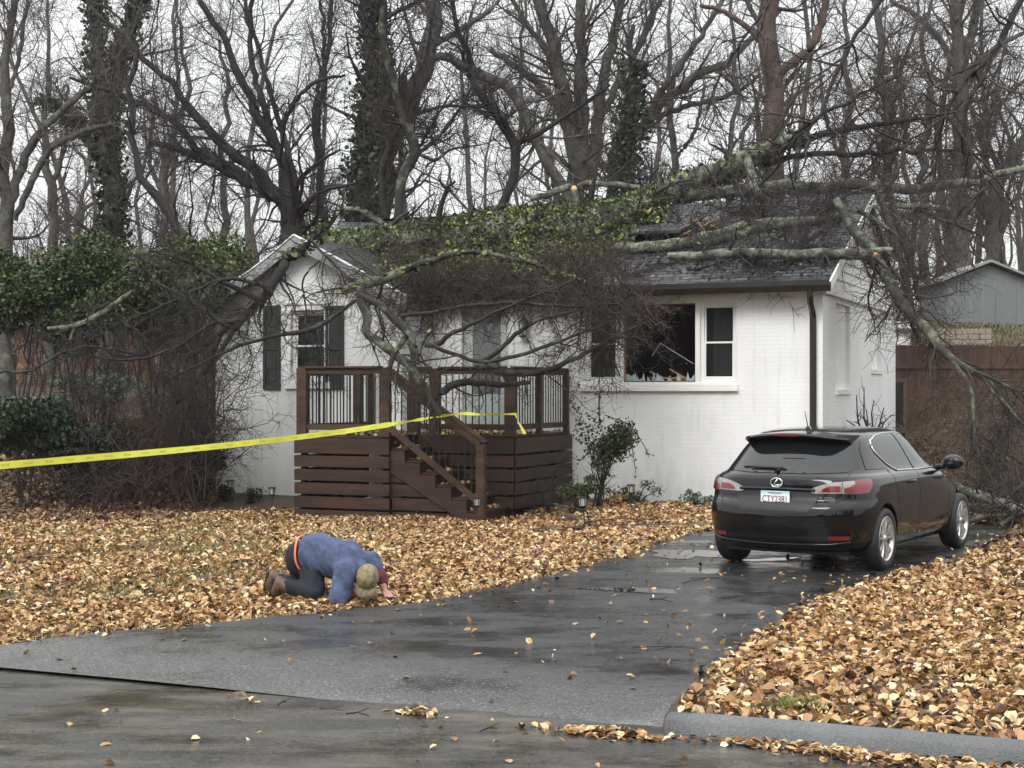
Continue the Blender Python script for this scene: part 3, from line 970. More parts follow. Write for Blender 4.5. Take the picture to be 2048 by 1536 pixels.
# window of the wing with its deep white surround, sill and shutters
sw = sash_window(WIN[0], WIN[1], WIN[2], WIN[3], WY)
mb = MB(); t_ = .10
frame_rect(mb, WIN[0] - t_, WIN[1] + t_ * .2, WIN[2] - .02, WIN[3] + .10, .098, WY - .03, WY + .02, .02)
mb.box(WIN[0] - t_ - .03, WIN[1] + .05, WY - .05, WY + .0, WIN[3] + .10, WIN[3] + .15)
mb.box(WIN[0] - t_ - .02, WIN[1] + .06, WY - .06, WY - .002, WIN[2] - .14, WIN[2] - .023)
mb.build('window_surround', m_trim, sw, bevel=.006)
sh0 = [hpx(528, 612, WY), hpx(562, 779, WY)]; sh1 = [hpx(653, 612, WY), hpx(689, 779, WY)]
for q in (sh0, sh1):
    x0, x1, z0, z1 = q[0].x, q[1].x, q[1].z, q[0].z
    mb = MB(); frame_rect(mb, x0, x1, z0, z1, .055, WY - .045, WY - .004, .09)
    zm = z0 + (z1 - z0) * .5; mb.box(x0 + .055, x1 - .055, WY - .044, WY - .005, zm - .05, zm + .05)
    for (za, zb) in ((z0 + .09, zm - .05), (zm + .05, z1 - .055)):
        mb.box(x0 + .05, x1 - .05, WY - .024, WY - .006, za, zb)
        mb.box(x0 + .085, x1 - .085, WY - .034, WY - .02, za + .05, zb - .05)
    mb.build('shutter', m_shut, house, bevel=.004)

# three-part picture window: sash, broken picture pane, sash
x0, x1, z0, z1 = TRI
xa = hpx(1240, 700, 0).x; xb = hpx(1398, 700, 0).x
xs0 = hpx(1174, 700, 0).x; xs1 = hpx(1470, 700, 0).x
sash_window(x0 + .02, xa - .02, z0 + .03, z1 - .02, 0)
sash_window(xb + .02, x1 - .02, z0 + .03, z1 - .02, 0)
m_shard = mkglass('broken_glass', (0.05, 0.06, 0.06), 0.3, 0.03, spec=.05)
m_edge = mkglass('broken_glass_edge', (0.45, 0.55, 0.52), 0.15, .8)
mb = MB(); frame_rect(mb, x0, x1, z0, z1, .02, -.02, .14, .03)
mb.box(xa - .02, xa + .06, -.018, .138, z0 + .03, z1 - .02); mb.box(xb - .06, xb + .02, -.018, .138, z0 + .03, z1 - .02)
mb.box(x0 - .05, x1 + .05, -.04, -.003, z1, z1 + .09)
pw = mb.build('picture_window', m_trim, house, bevel=.003)
mb = MB(); frame_rect(mb, xa + .06, xb - .06, z0 + .03, z1 - .02, .022, .05, .09)
mb.build('inner_frame', mk('raw_wood_edge', (0.24, 0.11, 0.05), 0.6, 0.2, 12), pw)
mb = MB(); mb.box(x0 - .08, x1 + .02, -.07, .04, z0 - .125, z0 - .003); mb.build('window_sill', m_trim, house, bevel=.01)
mb = MB(); L_, R_ = xa + .085, xb - .085; B_ = z0 + .055; T_ = z1 - .045
def shard(pts, y=.068): mb.prism([(L_ + (R_ - L_) * a, y, B_ + (T_ - B_) * b) for a, b in pts], (0, .004, 0))
shard([(.32, 0), (.98, 0), (.98, .22), (.50, .50), (.38, .33)])
mb.build('broken_pane', m_shard, pw); mb = MB()
def sp3(a, b): return (L_ + (R_ - L_) * a, .066, B_ + (T_ - B_) * b)
mb2 = MB(); mb2.tube([sp3(.98, .22), sp3(.50, .50)], .006, 5); mb2.tube([sp3(.50, .50), sp3(.38, .33)], .005, 5); mb2.build('glass_edge', m_edge, pw)
shard([(0, 0), (.12, 0), (.1, .06), (.0, .10)])
rr = random.Random(11)
for k in range(26):
    a = rr.uniform(.02, .95); w_ = rr.uniform(.03, .1); h_ = rr.uniform(.03, .12)
    shard([(a, 0), (min(.99, a + w_), 0), (a + w_ * rr.random(), h_)], .03 + .003 * k)
gs = mb.build('glass_shards', m_edge, pw); gs['kind'] = 'stuff'
mb = MB()
for k in range(9):
    a = Vector((L_ + rr.uniform(.5, .95) * (R_ - L_), .12 + .02 * k, B_ + rr.uniform(.0, .05)))
    mb.bar(a, a + Vector((rr.uniform(-.4, .2), .05, rr.uniform(-.02, .16))), .03, .02)
mb.build('splintered_frame', m_split, pw)
for (a, b) in ((x0 + .08, xa - .1), (xb + .1, x1 - .08), (WIN[0] + .05, WIN[1] - .05)):
    mb = MB(); yy = .19 if a > -6.9 else WY + .28
    n_ = 24; za = z0 + .1 if a > -6.9 else WIN[2] + .05; zb = z1 - .05 if a > -6.9 else WIN[3] - .05
    vs = []
    for k in range(n_ + 1):
        xx = a + (b - a) * .8 * k / n_ + (b-a)*.2; o2 = .018 * math.sin(k * 1.9)
        vs += [(xx, yy + o2, za), (xx, yy + o2, zb)]
    mb.add(vs, [(2*k, 2*k+2, 2*k+3, 2*k+1) for k in range(n_)])
    mb.build('curtain', m_curt, house, recalc=False)

# pale green front door with a tall glass light, white jamb and the wall lantern
m_door = mk('pale_green_door_paint', (0.47, 0.54, 0.49), 0.4, 0.06, 4)
x0, x1, z0, z1 = DOOR
mb = MB(); frame_rect(mb, x0 - .10, x1 + .10, z0 - .05, z1 + .1, .098, -.03, .15, .05); jb = mb.build('door_frame', m_trim, house, bevel=.004)
mb = MB(); frame_rect(mb, x0 + .005, x1 - .005, z0 + .01, z1 - .01, .17, .05, .095, .62)
for k in range(2):
    mb.box(x0 + .22 + k * .28, x0 + .42 + k * .28, .043, .05, z0 + .14, z0 + .5)
dr = mb.build('front_door', m_door, house)
mb = MB(); mb.box(x0 + .176, x1 - .176, .068, .075, z0 + .632, z1 - .182); mb.build('door_glass', mkglass('grey_door_glass', (.16, .17, .165), .15), dr)
mb = MB(); mb.lathe([(.001, 0), (.03, 0), (.03, .03), (.012, .04), (.012, .06), (.03, .07), (.03, .1), (.001, .105)], 14, Matrix.Translation((x1 - .09, .05, z0 + .95)) @ Matrix.Rotation(R(90), 4, 'X'))
mb.build('door_handle', m_gut, dr, smooth=True)
m_lan = mk('black_lantern_metal', (0.02, 0.035, 0.032), 0.35, 0.1, 10)
lc = hpx(1046, 655, -.12)
M_ = Matrix.Translation((lc.x, -.13, lc.z))
mb = MB(); mb.lathe([(.001, .20), (.02, .19), (.03, .15), (.10, .10), (.11, .08), (.085, .075)], 6, M_)
mb.lathe([(.07, -.13), (.075, -.15), (.04, -.17), (.001, -.18)], 6, M_)
for k in range(6):
    a = k * math.pi / 3; mb.bar(M_ @ Vector((.08*math.cos(a), .08*math.sin(a), .08)), M_ @ Vector((.068*math.cos(a), .068*math.sin(a), -.14)), .01, .01)
mb.tube([M_ @ Vector((0, .02, .14)), M_ @ Vector((0, .08, .18)), M_ @ Vector((0, .13, .1))], .012, 6)
mb.box(lc.x - .04, lc.x + .04, -.02, -.003, lc.z + .0, lc.z + .16)
ln = mb.build('wall_lantern', m_lan, house)
mb = MB(); mb.lathe([(.055, -.13), (.068, .07)], 6, M_, cap=True); mb.build('lantern_glass', mkglass('clear_lantern_glass', (.7, .7, .65), .08, .4), ln)

# ================================================================== THE PORCH DECK
def wood_mat(name, base, v):
    return mk(name, base, 0.5, v, 7, bump=0.5, bscale=30, stretch=(0.6, 7, 7), var2=0.4, scale2=1.2, spec=.3)
m_wood = wood_mat('dark_stained_wood', (0.034, 0.0145, 0.0075), 0.35)
m_wood2 = wood_mat('brown_stained_rail_wood', (0.052, 0.025, 0.013), 0.3)
m_bal = mk('black_balusters', (0.012, 0.012, 0.012), 0.4, 0.1, 5)
deck = empty('porch_deck', HM @ Vector((-5.2, -1.8, 0)), HA, 'dark brown wooden porch deck with a railing and side steps', 'porch')
DO = Vector((-5.2, -1.8, 0))
class DMB(MB):
    def build(s, name, mat, parent=None, smooth=False, bevel=0.0, recalc=True):
        s.v = [tuple(Vector(v) - DO) for v in s.v]
        return MB.build(s, name, mat, parent, smooth, bevel, recalc)
FZ = 1.127; RT = 2.185; YR = -2.5; YL = -3.5; GB = -.16
XL = hpx(592, 900, YL).x; XM = hpx(778, 900, YL).x; XR = hpx(1029, 900, YR).x
# floor boards
mb = DMB(); y = -.02
while y > YR + .05:
    mb.box(XL + .02, XR - .02, max(y - .135, YR + .02), y, FZ - .035, FZ + .001 * (int(y * 50) % 3)); y -= .142
while y > YL + .05:
    mb.box(XL + .02, XM - .02, max(y - .135, YL + .02), y, FZ - .035, FZ); y -= .142
mb.build('deck_floor', m_wood, deck)
# horizontal skirt boards
def skirt(p, q, zt, zb, nout):
    p, q = Vector(p), Vector(q); d = (q - p); z = zt; k = 0
    w_ = 0.245; rr = random.Random(int(p.x * 31 + q.y * 7))
    mbs = DMB()
    while z > zb + .04:
        h_ = min(w_ if k == 0 else .178, z - zb)
        a = p + nout * (.02 + rr.uniform(-.003, .003)); b = q + nout * (.02 + rr.uniform(-.003, .003))
        mbs.bar(Vector((a.x, a.y, z - h_ / 2)), Vector((b.x, b.y, z - h_ / 2 + rr.uniform(-.004, .004))), .03, h_)
        z -= h_ + .035; k += 1
    mbs.build('skirt_boards', m_wood, deck, bevel=.004)
skirt((XL, YL, 0), (XM + .02, YL, 0), FZ - .04, GB, Vector((0, -1, 0)))
skirt((XM - .0, YR, 0), (XR, YR, 0), FZ - .04, GB + .12, Vector((0, -1, 0)))
skirt((XR, YR, 0), (XR, -.05, 0), FZ - .04, GB + .1, Vector((1, 0, 0)))
skirt((XL, WY - .05, 0), (XL, YL, 0), FZ - .04, GB, Vector((-1, 0, 0)))
mbs = DMB(); z = FZ - .04 - .245 - .035; k = 0
while z > GB + .04:
    h_ = min(.178, z - GB)
    xe = lambda zz: XM + max(0.0, (FZ - .50 - zz)) * (.262 / ((FZ - GB) / 7))
    if xe(z - h_) > XM + .06:
        mbs.prism([(XM + .022, YL + .0565, z), (xe(z) + .1, YL + .0565, z), (xe(z - h_) + .1, YL + .0565, z - h_), (XM + .022, YL + .0565, z - h_)], (0, .024, 0))
    z -= h_ + .035
mbs.build('skirt_boards', m_wood, deck)
# frame joists and legs under the floor
mb = DMB()
for x in (XL + .1, (XL + XR) / 2, XR - .1):
    for y in (YR + .1, -.6): mb.box(x - .045, x + .045, y - .045, y + .045, -.3, FZ - .04)
for x in (XL + .1, XM - .1): mb.box(x - .045, x + .045, YL + .06, YL + .15, -.3, FZ - .04)
for k in range(9):
    x = XL + .1 + k * (XR - XL - .2) / 8; mb.box(x - .02, x + .02, (YL if x < XM else YR) + .05, -.05, FZ - .2, FZ - .04)
mb.build('deck_frame', m_wood, deck)
# posts
def post(x, y, zt=RT, w_=.09, zb=None):
    b = DMB(); b.box(x - w_, x + w_, y - .045, y + .045, FZ - .02 if zb is None else zb, zt); return b.build('rail_post', m_wood2, deck, bevel=.006)
pc = hpx(1008, 800, YR).x
POSTS = [(XL + .09, YL + .05), (XM - .09, YL + .05), (XM + .28, YR + .05), (XR - .09, YR + .05)]
for x, y in POSTS: post(x, y)
post(XR - .05, -.12, w_=.045); post(XR - .05, -1.35, w_=.045)
post(XL + .05, WY - .12, w_=.045)
post(XL + .62, -2.6, w_=.06, zt=2.15)
# rails and balusters
def rail(p, q, zt=RT, zb=None, cap_=True, bal=True, off=.05):
    p, q = Vector(p), Vector(q); zb = FZ + .13 if zb is None else zb
    b = DMB(); b.bar((p.x, p.y, zt - .05), (q.x, q.y, zt - .05), .04, .09); b.build('top_rail', m_wood2, deck, bevel=.004)
    b = DMB(); b.bar((p.x, p.y, zb), (q.x, q.y, zb), .04, .09); b.build('bottom_rail', m_wood2, deck, bevel=.004)
    b = DMB(); b.bar((p.x, p.y, zt + .012), (q.x, q.y, zt + .012), .14, .03); b.build('rail_cap', m_wood2, deck, bevel=.004)
    L = (q - p).length; n_ = int(L / .107)
    if bal:
        for k in range(1, n_):
            c = p.lerp(q, k / n_)
            b = DMB(); b.tube([(c.x, c.y, zb + .03), (c.x, c.y, zt - .1)], .0105, 6); b.build('baluster', m_bal, deck)
rail((XL + .16, YL + .05, 0), (XM - .16, YL + .05, 0))
rail((XM - .02, YR + .05, 0), (XM + .20, YR + .05, 0))
post(XM - .09, YR + .05)
rail((XM + .36, YR + .05, 0), (XR - .17, YR + .05, 0))
rail((XR - .05, YR + .1, 0), (XR - .05, -.16, 0))
rail((XL + .05, YL + .1, 0), (XL + .05, WY - .16, 0))
# steps going down to the right along the deck front
SX0 = XM; nst = 7; rise = (FZ - GB) / nst; run = .262
mb = DMB()
for k in range(1, nst):
    z = FZ - k * rise; x = SX0 + (k - 1) * run
    mb.box(x - .01, x + run + .03, YL + .06, YR - .05, z - .038, z)
tr = mb.build('stair_treads', m_wood, deck, bevel=.004)
mb = DMB()
for k in range(0, nst):
    x = SX0 + (k - 0) * run; z = FZ - k * rise
    if k < nst: mb.box(x - .03 + (0 if k else .0), x - .01, YL + .06, YR - .05, z - rise - .0, z - .04)
mb.build('stair_risers', m_wood, deck)
st = [(SX0, FZ - .02)]
for k in range(1, nst):
    z = FZ - k * rise; x = SX0 + k * run
    st += [(x - run, z - .04), (x, z - .04)]
st += [(SX0 + (nst - 1) * run, GB), (SX0 + (nst - 2.2) * run, GB), (SX0, FZ - .55)]
for y in (YL + .015, YR - .09):
    mb = DMB(); mb.prism([(a, y, b) for a, b in st], (0, .04, 0)); mb.build('stair_stringer', m_wood, deck)
NX = hpx(962, 900, YL).x
b = DMB(); b.box(NX - .07, NX + .07, YL - .05, YL + .06, GB - .05, hpx(962, 888, YL).z); b.build('newel_post', m_wood2, deck, bevel=.006)
ra = Vector((XM - .02, YL, RT - .02)); rb = Vector((NX, YL, hpx(962, 880, YL).z))
b = DMB(); b.bar(ra - Vector((0, 0, .06)), rb - Vector((0, 0, .06)), .09, .12); b.bar(ra + Vector((0, 0, .02)), rb + (rb - ra).normalized() * .1 + Vector((0, 0, .02)), .14, .035)
b.build('stair_handrail', m_wood2, deck, bevel=.005)
la = Vector((XM, YL, FZ + .14)); lb = Vector((NX - .05, YL, hpx(950, 1003, YL).z))
b = DMB(); b.bar(la, lb, .04, .10); b.build('stair_bottom_rail', m_wood2, deck, bevel=.004)
for k in range(1, 14):
    t = k / 14; c0 = la.lerp(lb, t); c1 = ra.lerp(rb, t)
    b = DMB(); b.tube([(c0.x, YL, c0.z + .03), (c0.x, YL, c1.z - .11)], .0105, 6); b.build('baluster', m_bal, deck)
m_conc = mk('concrete_pad', (.33, .31, .27), .8, .15, 20, bump=.4)
mb = DMB(); mb.box(XL - .1, XL + .35, YL - .18, YL + .2, -.3, GB + .015); mb.build('footing_block', m_conc, deck)
mb = DMB(); mb.box(XL + 1.0, XL + 1.5, YL - .12, YL + .2, -.3, GB + .0); mb.build('footing_block', m_conc, deck)
# ================================================================== THE CAR
CF = Vector((0.546, 0.838, 0)).normalized()
car_rz = math.atan2(CF.y, CF.x)
car = empty('parked_car', (2.60, 14.95, 0.004), car_rz, 'wet black five-door hatchback parked on the driveway beside the leaves', 'car')
m_paint = mk('wet_black_paint', (0.003, 0.003, 0.0035), 0.35, 0.1, 20, coat=1.0, spec=0.03)
m_cglass = mkglass('black_car_glass', (0.008, 0.009, 0.010), 0.02, spec=0.6)
m_rub = mk('black_tyre_rubber', (0.014, 0.014, 0.014), 0.6, 0.2, 30)
m_rim = mk('silver_alloy', (0.55, 0.55, 0.54), 0.28, 0.1, 20, metallic=0.8)
m_chr = mk('chrome_trim', (0.75, 0.75, 0.76), 0.12, 0.02, 5, metallic=1.0)
m_red = mk('red_lamp_lens', (0.16, 0.005, 0.008), 0.12, 0.2, 30, coat=1.0)
m_clr = mk('clear_lamp_lens', (0.28, 0.25, 0.24), 0.12, 0.3, 25, coat=1.0)
m_blk = mk('black_plastic', (0.012, 0.012, 0.012), 0.5, 0.1, 10)
tab = [ # z, rear x, front x, half width, rear exponent p, q
 (.20, .20, 4.16, .79, 7, 3), (.26, .09, 4.26, .835, 8, 3), (.33, .035, 4.30, .862, 8, 3), (.38, .03, 4.31, .872, 8, 3), (.46, .0, 4.32, .880, 8, 3),
 (.58, -.005, 4.30, .883, 8, 3), (.66, .01, 4.24, .884, 8, 3), (.70, .045, 4.16, .884, 8, 3.1), (.725, .085, 4.08, .884, 8, 3.2), (.80, .095, 3.88, .880, 8, 3.2),
 (.88, .10, 3.62, .872, 8, 3.1), (.93, .105, 3.45, .860, 7, 3.0), (.96, .125, 3.36, .838, 6.5, 3), (.985, .16, 3.28, .800, 6, 3), (1.02, .205, 3.18, .775, 6, 3.0),
 (1.10, .30, 3.00, .738, 6, 3), (1.18, .395, 2.84, .700, 6, 3), (1.26, .485, 2.68, .658, 6, 3), (1.32, .555, 2.54, .620, 6, 3), (1.355, .60, 2.45, .590, 5.5, 2.9),
 (1.38, .65, 2.36, .555, 5, 2.8), (1.40, .74, 2.25, .50, 4.5, 2.6), (1.418, .90, 2.10, .41, 4, 2.4), (1.43, 1.15, 1.95, .27, 3, 2.2), (1.434, 1.45, 1.70, .08, 2, 2)]
tab_a = np.array(tab)
def carlevel(z):
    return [np.interp(z, tab_a[:, 0], tab_a[:, c]) for c in range(1, 6)]
zs = []
for a, b in zip(tab[:-1], tab[1:]):
    q = 3 if a[0] < 1.36 else 2
    zs += [a[0] + (b[0] - a[0]) * k / q for k in range(q)]
zs.append(tab[-1][0])
NA = 26
vs = []
for z in zs:
    xr, xf, hw, p, q = carlevel(z)
    xc = 1.75 if z < .9 else 1.75
    lr, lf = xc - xr, xf - xc
    ring = []
    for sgn_y, rng_ in ((-1, range(0, NA + 1)), (1, range(NA - 1, 0, -1))):
        for k in rng_:
            a = math.pi / 2 * k / NA * 2        # 0..pi : rear -> front
            c, s = math.cos(a), math.sin(a)
            pp, qq = (p, q) if c >= 0 else ((4.0, 2.6) if z < .95 else (3.2, 2.6))
            u = abs(c) ** (2 / pp); v = abs(s) ** (2 / qq)
            x = xc - lr * u if c >= 0 else xc + lf * u
            y = sgn_y * hw * v
            # wheel-arch flare and door waist
            fl = 0.022 * sum(math.exp(-((x - wx) / .42) ** 4) for wx in (.82, 3.42)) * math.exp(-((z - .45) / .28) ** 2)
            wa = -0.018 * math.exp(-((x - 2.1) / .8) ** 4) * math.exp(-((z - .50) / .14) ** 2)
            y += sgn_y * (fl + wa) * v
            ring.append((x, y, z))
    vs += ring
k = 2 * NA
fs = [(i*k+j, i*k+(j+1)%k, (i+1)*k+(j+1)%k, (i+1)*k+j) for i in range(len(zs) - 1) for j in range(k)]
fs += [tuple(range(k))[::-1], tuple(range((len(zs)-1)*k, len(zs)*k))]
mb = MB(); mb.add(vs, fs)
body = mb.build('body', m_paint, car, smooth=True)
body.data.materials.append(m_blk)
cut = MB()
for wx in (.82, 3.42):
    for sy in (-1, 1):
        M_ = Matrix.Translation((wx, sy * .78, .325)) @ Matrix.Rotation(R(90), 4, 'X')
        cut.lathe([(.355, -.2), (.355, .2)], 40, M_, cap=True)
cut = cut.build('tmpcut', m_blk)
sub = body.modifiers.new('s', 'SUBSURF'); sub.levels = 1; sub.render_levels = 1
bo = body.modifiers.new('b', 'BOOLEAN'); bo.operation = 'DIFFERENCE'; bo.object = cut; bo.solver = 'EXACT'
bpy.context.view_layer.update()
dg = bpy.context.evaluated_depsgraph_get()
# the boolean works in world space: bring the cutter into the car's frame
cut.matrix_world = Matrix.Translation(car.location) @ Matrix.Rotation(car_rz, 4, 'Z')
bpy.context.view_layer.update(); dg = bpy.context.evaluated_depsgraph_get()
me = bpy.data.meshes.new_from_object(body.evaluated_get(dg))
body.modifiers.clear(); body.data = me
bpy.data.objects.remove(cut)
me.materials.clear(); me.materials.append(m_paint)
for p in me.polygons: p.use_smooth = True
try:
    me.set_sharp_from_angle(angle=R(38))
except Exception: pass
bmt = bmesh.new(); bmt.from_mesh(me); BV = BVHTree.FromBMesh(bmt)

def patch(name, poly, view, mat, parent=None, off=0.005, step=.03, src=1):
    """a panel cut to an outline and laid on the body's surface. view 'side': poly in (x,z), seen from the right (y<0); 'rear': poly in (y,z)"""
    P = []; n = len(poly)
    for i in range(n):
        a, b = Vector(poly[i]), Vector(poly[(i + 1) % n]); q = max(1, int((b - a).length / step))
        for j in range(q): P.append(a.lerp(b, j / q))
    ax = np.array(poly); lo, hi = ax.min(0), ax.max(0)
    gx, gy = np.meshgrid(np.arange(lo[0], hi[0], step), np.arange(lo[1], hi[1], step)); gx = gx.ravel(); gy = gy.ravel()
    ins = inpoly(gx, gy, poly)
    pts = P + [Vector((a, b)) for a, b in zip(gx[ins], gy[ins])]
    r = mgeo.delaunay_2d_cdt(pts, [], [list(range(len(P)))], 1, 1e-6)
    vs = []
    for v in r[0]:
        if view == 'side': o_, d_ = Vector((v.x, -2 * src, v.y)), Vector((0, src, 0))
        elif view == 'rear': o_, d_ = Vector((-2, v.x, v.y)), Vector((1, 0, 0))
        elif view == 'front': o_, d_ = Vector((7, v.x, v.y)), Vector((-1, 0, 0))
        hit = BV.ray_cast(o_, d_)
        if hit[0] is None:
            hit = BV.find_nearest(o_ + d_ * 1.2)
        p, nn = hit[0], hit[1]
        if nn.dot(d_) > 0: nn = -nn
        vs.append(p + nn * off)
    mbp = MB(); mbp.add(vs, [tuple(f) for f in r[2]])
    return mbp.build(name, mat, parent or car, smooth=True, recalc=False)
def path_on(name, pts, view, mat, rad, parent=None, off=.0, closed=False, src=1):
    P = []; n = len(pts); rngk = range(n if closed else n - 1)
    for i in rngk:
        a, b = Vector(pts[i]), Vector(pts[(i + 1) % n]); q = max(1, int((b - a).length / .025))
        for j in range(q): P.append(a.lerp(b, j / q))
    P.append(Vector(pts[0] if closed else pts[-1]))
    out = []
    for v in P:
        if view == 'side': o_, d_ = Vector((v.x, -2 * src, v.y)), Vector((0, src, 0))
        else: o_, d_ = Vector((-2, v.x, v.y)), Vector((1, 0, 0))
        hit = BV.ray_cast(o_, d_)
        if hit[0] is None: hit = BV.find_nearest(o_ + d_ * 1.2)
        nn = hit[1] if hit[1].dot(d_) < 0 else -hit[1]
        out.append(hit[0] + nn * off)
    mbp = MB(); mbp.tube(out, rad, 6)
    return mbp.build(name, mat, parent or car, smooth=True)

def mirror(poly): return [(-a, b) for a, b in poly][::-1]
# rear glass, side glass with bright surround
rg = [(-.64, 1.0), (-.66, 1.03), (-.54, 1.31), (-.50, 1.345), (.50, 1.345), (.54, 1.31), (.66, 1.03), (.64, 1.0), (.3, .985), (-.3, .985)]
patch('rear_window', rg, 'rear', m_cglass)
dlo = [(1.36, .985), (1.16, 1.06), (1.00, 1.17), (.985, 1.24), (1.04, 1.30), (1.25, 1.345), (1.55, 1.365), (1.95, 1.362), (2.30, 1.325), (2.60, 1.235), (2.90, 1.10), (3.10, .985), (3.06, .965), (2.0, .972)]
for src in (1, -1):
    rearg = [p for p in dlo if p[0] < 1.86 and p != (2.0, .972)] + [(1.80, 1.362), (1.86, .972)]
    rearg = [(1.36, .985), (1.16, 1.06), (1.00, 1.17), (.985, 1.24), (1.04, 1.30), (1.25, 1.345), (1.55, 1.363), (1.74, 1.365), (1.86, .973)]
    frontg = [(1.93, .973), (1.81, 1.364), (1.95, 1.362), (2.30, 1.325), (2.60, 1.235), (2.90, 1.10), (3.10, .985), (3.06, .965)]
    patch('side_window', rearg, 'side', m_cglass, src=src)
    patch('side_window', frontg, 'side', m_cglass, src=src)
    path_on('window_trim', dlo, 'side', m_chr, .009, off=.004, closed=True, src=src)
    patch('quarter_glass', [(.62, 1.02), (.72, 1.20), (.84, 1.30), (.90, 1.31), (.90, 1.16), (1.0, 1.06), (1.1, 1.01)], 'side', m_cglass, src=src)
    # handles, lower trim, door seams
    for hx in (1.62, 2.62):
        mb = MB(); mb.tube([(hx - .10, -.885 * src, .862), (hx - .06, -.905 * src, .868), (hx + .06, -.905 * src, .868), (hx + .10, -.885 * src, .862)], .013, 8)
        mb.build('door_handle', m_paint, car, smooth=True)
        patch('handle_recess', [(hx + .01, .83), (hx + .02, .87), (hx + .09, .87), (hx + .10, .84), (hx + .06, .82)], 'side', m_chr if False else m_blk, src=src, off=.003)
    path_on('door_seam', [(1.88, .97), (1.90, .6), (1.88, .30)], 'side', m_blk, .004, src=src, off=-.001)
    path_on('door_seam', [(1.10, 1.02), (1.16, .80), (1.22, .62), (1.25, .42), (1.32, .30)], 'side', m_blk, .004, src=src, off=-.001)
    path_on('door_seam', [(2.98, .95), (3.0, .6), (2.96, .30)], 'side', m_blk, .004, src=src, off=-.001)
    # door mirror
    mb = MB(); M_ = Matrix.Rotation(R(-8 * src), 4, 'Z')
    ball(mb, (2.80, -.955 * src, 1.02), (.075, .125, .085), 16, M_)
    mb.tube([(2.84, -.76 * src, .955), (2.82, -.90 * src, .985)], .032, 8)
    mr_ = mb.build('door_mirror', m_paint, car, smooth=True)
    mb = MB(); ball(mb, (2.742, -.955 * src, 1.02), (.025, .10, .066), 16, M_); mb.build('mirror_glass', m_cglass, mr_, smooth=True)
    # lamps
    lamp_r = [(.36, .805), (.355, .84), (.44, .875), (.56, .905), (.64, .912), (.64, .80), (.40, .795)]
    P_ = lamp_r if src == -1 else mirror(lamp_r)
    tl = patch('tail_lamp', P_, 'rear', m_clr, off=.012)
    red = [(.46, .812), (.47, .84), (.53, .868), (.63, .872), (.63, .812)]
    patch('red_lens', red if src == -1 else mirror(red), 'rear', m_red, tl, off=.018)
    sl = [(.08, .795), (.08, .912), (.16, .918), (.30, .925), (.46, .93), (.53, .925), (.50, .85), (.44, .80), (.36, .79), (.22, .79)]
    sp_ = [(.66, .80), (.66, .912), (.76, .92), (.80, .92), (.80, .79)]
    t2 = patch('tail_lamp', [(.645 + .0, .80), (.645, .912), (.70, .918), (.76, .925), (.80, .928), (.80, .795), (.72, .793)] if src == -1 else mirror([(.645, .80), (.645, .912), (.70, .918), (.76, .925), (.80, .928), (.80, .795), (.72, .793)]), 'rear', m_clr, off=.012, step=.02)
    patch('red_lens', [(.66, .805), (.66, .85), (.70, .862), (.73, .88), (.76, .925), (.80, .928), (.80, .795), (.72, .797)] if src == -1 else mirror([(.66, .805), (.66, .85), (.70, .862), (.73, .88), (.76, .925), (.80, .928), (.80, .795), (.72, .797)]), 'rear', m_red, t2, off=.018, step=.02)
    t3 = patch('tail_lamp', [(.30, .80), (.30, .925), (.46, .935), (.52, .928), (.49, .86), (.42, .80)], 'side', m_red, off=.014, src=src, step=.02)
    rf = [(.54, .345), (.54, .385), (.72, .385), (.72, .345)]
    patch('rear_reflector', rf if src == -1 else mirror(rf), 'rear', m_red, off=.006)
# lettering, plate, badge, wiper, spoiler, aerial
rec = patch('plate_recess', [(-.42, .72), (-.46, .80), (-.40, .825), (.40, .825), (.46, .80), (.42, .72), (.36, .62), (-.36, .62)], 'rear', m_blk, off=.003)
path_on('chrome_garnish', [(-.40, .828), (.0, .832), (.40, .828)], 'rear', m_paint, .018, off=.006)
path_on('hatch_seam', [(-.665, 1.0), (-.66, .90), (-.655, .78), (-.60, .68), (-.45, .585), (0, .57), (.45, .585), (.60, .68), (.655, .78), (.66, .90), (.665, 1.0)], 'rear', m_blk, .005, off=-.001)
path_on('bumper_strip', [(-.72, .325), (-.55, .30), (0, .285), (.55, .30), (.72, .325)], 'rear', m_paint, .012, off=.003)
patch('lower_valance', [(-.70, .215), (-.66, .285), (.66, .285), (.70, .215)], 'rear', m_blk, off=.005)
def rear_frame(y, z, off=.0):
    hit = BV.ray_cast(Vector((-2, y, z)), Vector((1, 0, 0)))
    return hit[0] + Vector((-off, 0, 0))
RM = Matrix(((0, 0, -1, 0), (-1, 0, 0, 0), (0, 1, 0, 0), (0, 0, 0, 1)))   # text x -> -y, text y -> z, facing -x
def at_rear(y, z, off): return Matrix.Translation(rear_frame(y, z, off)) @ RM
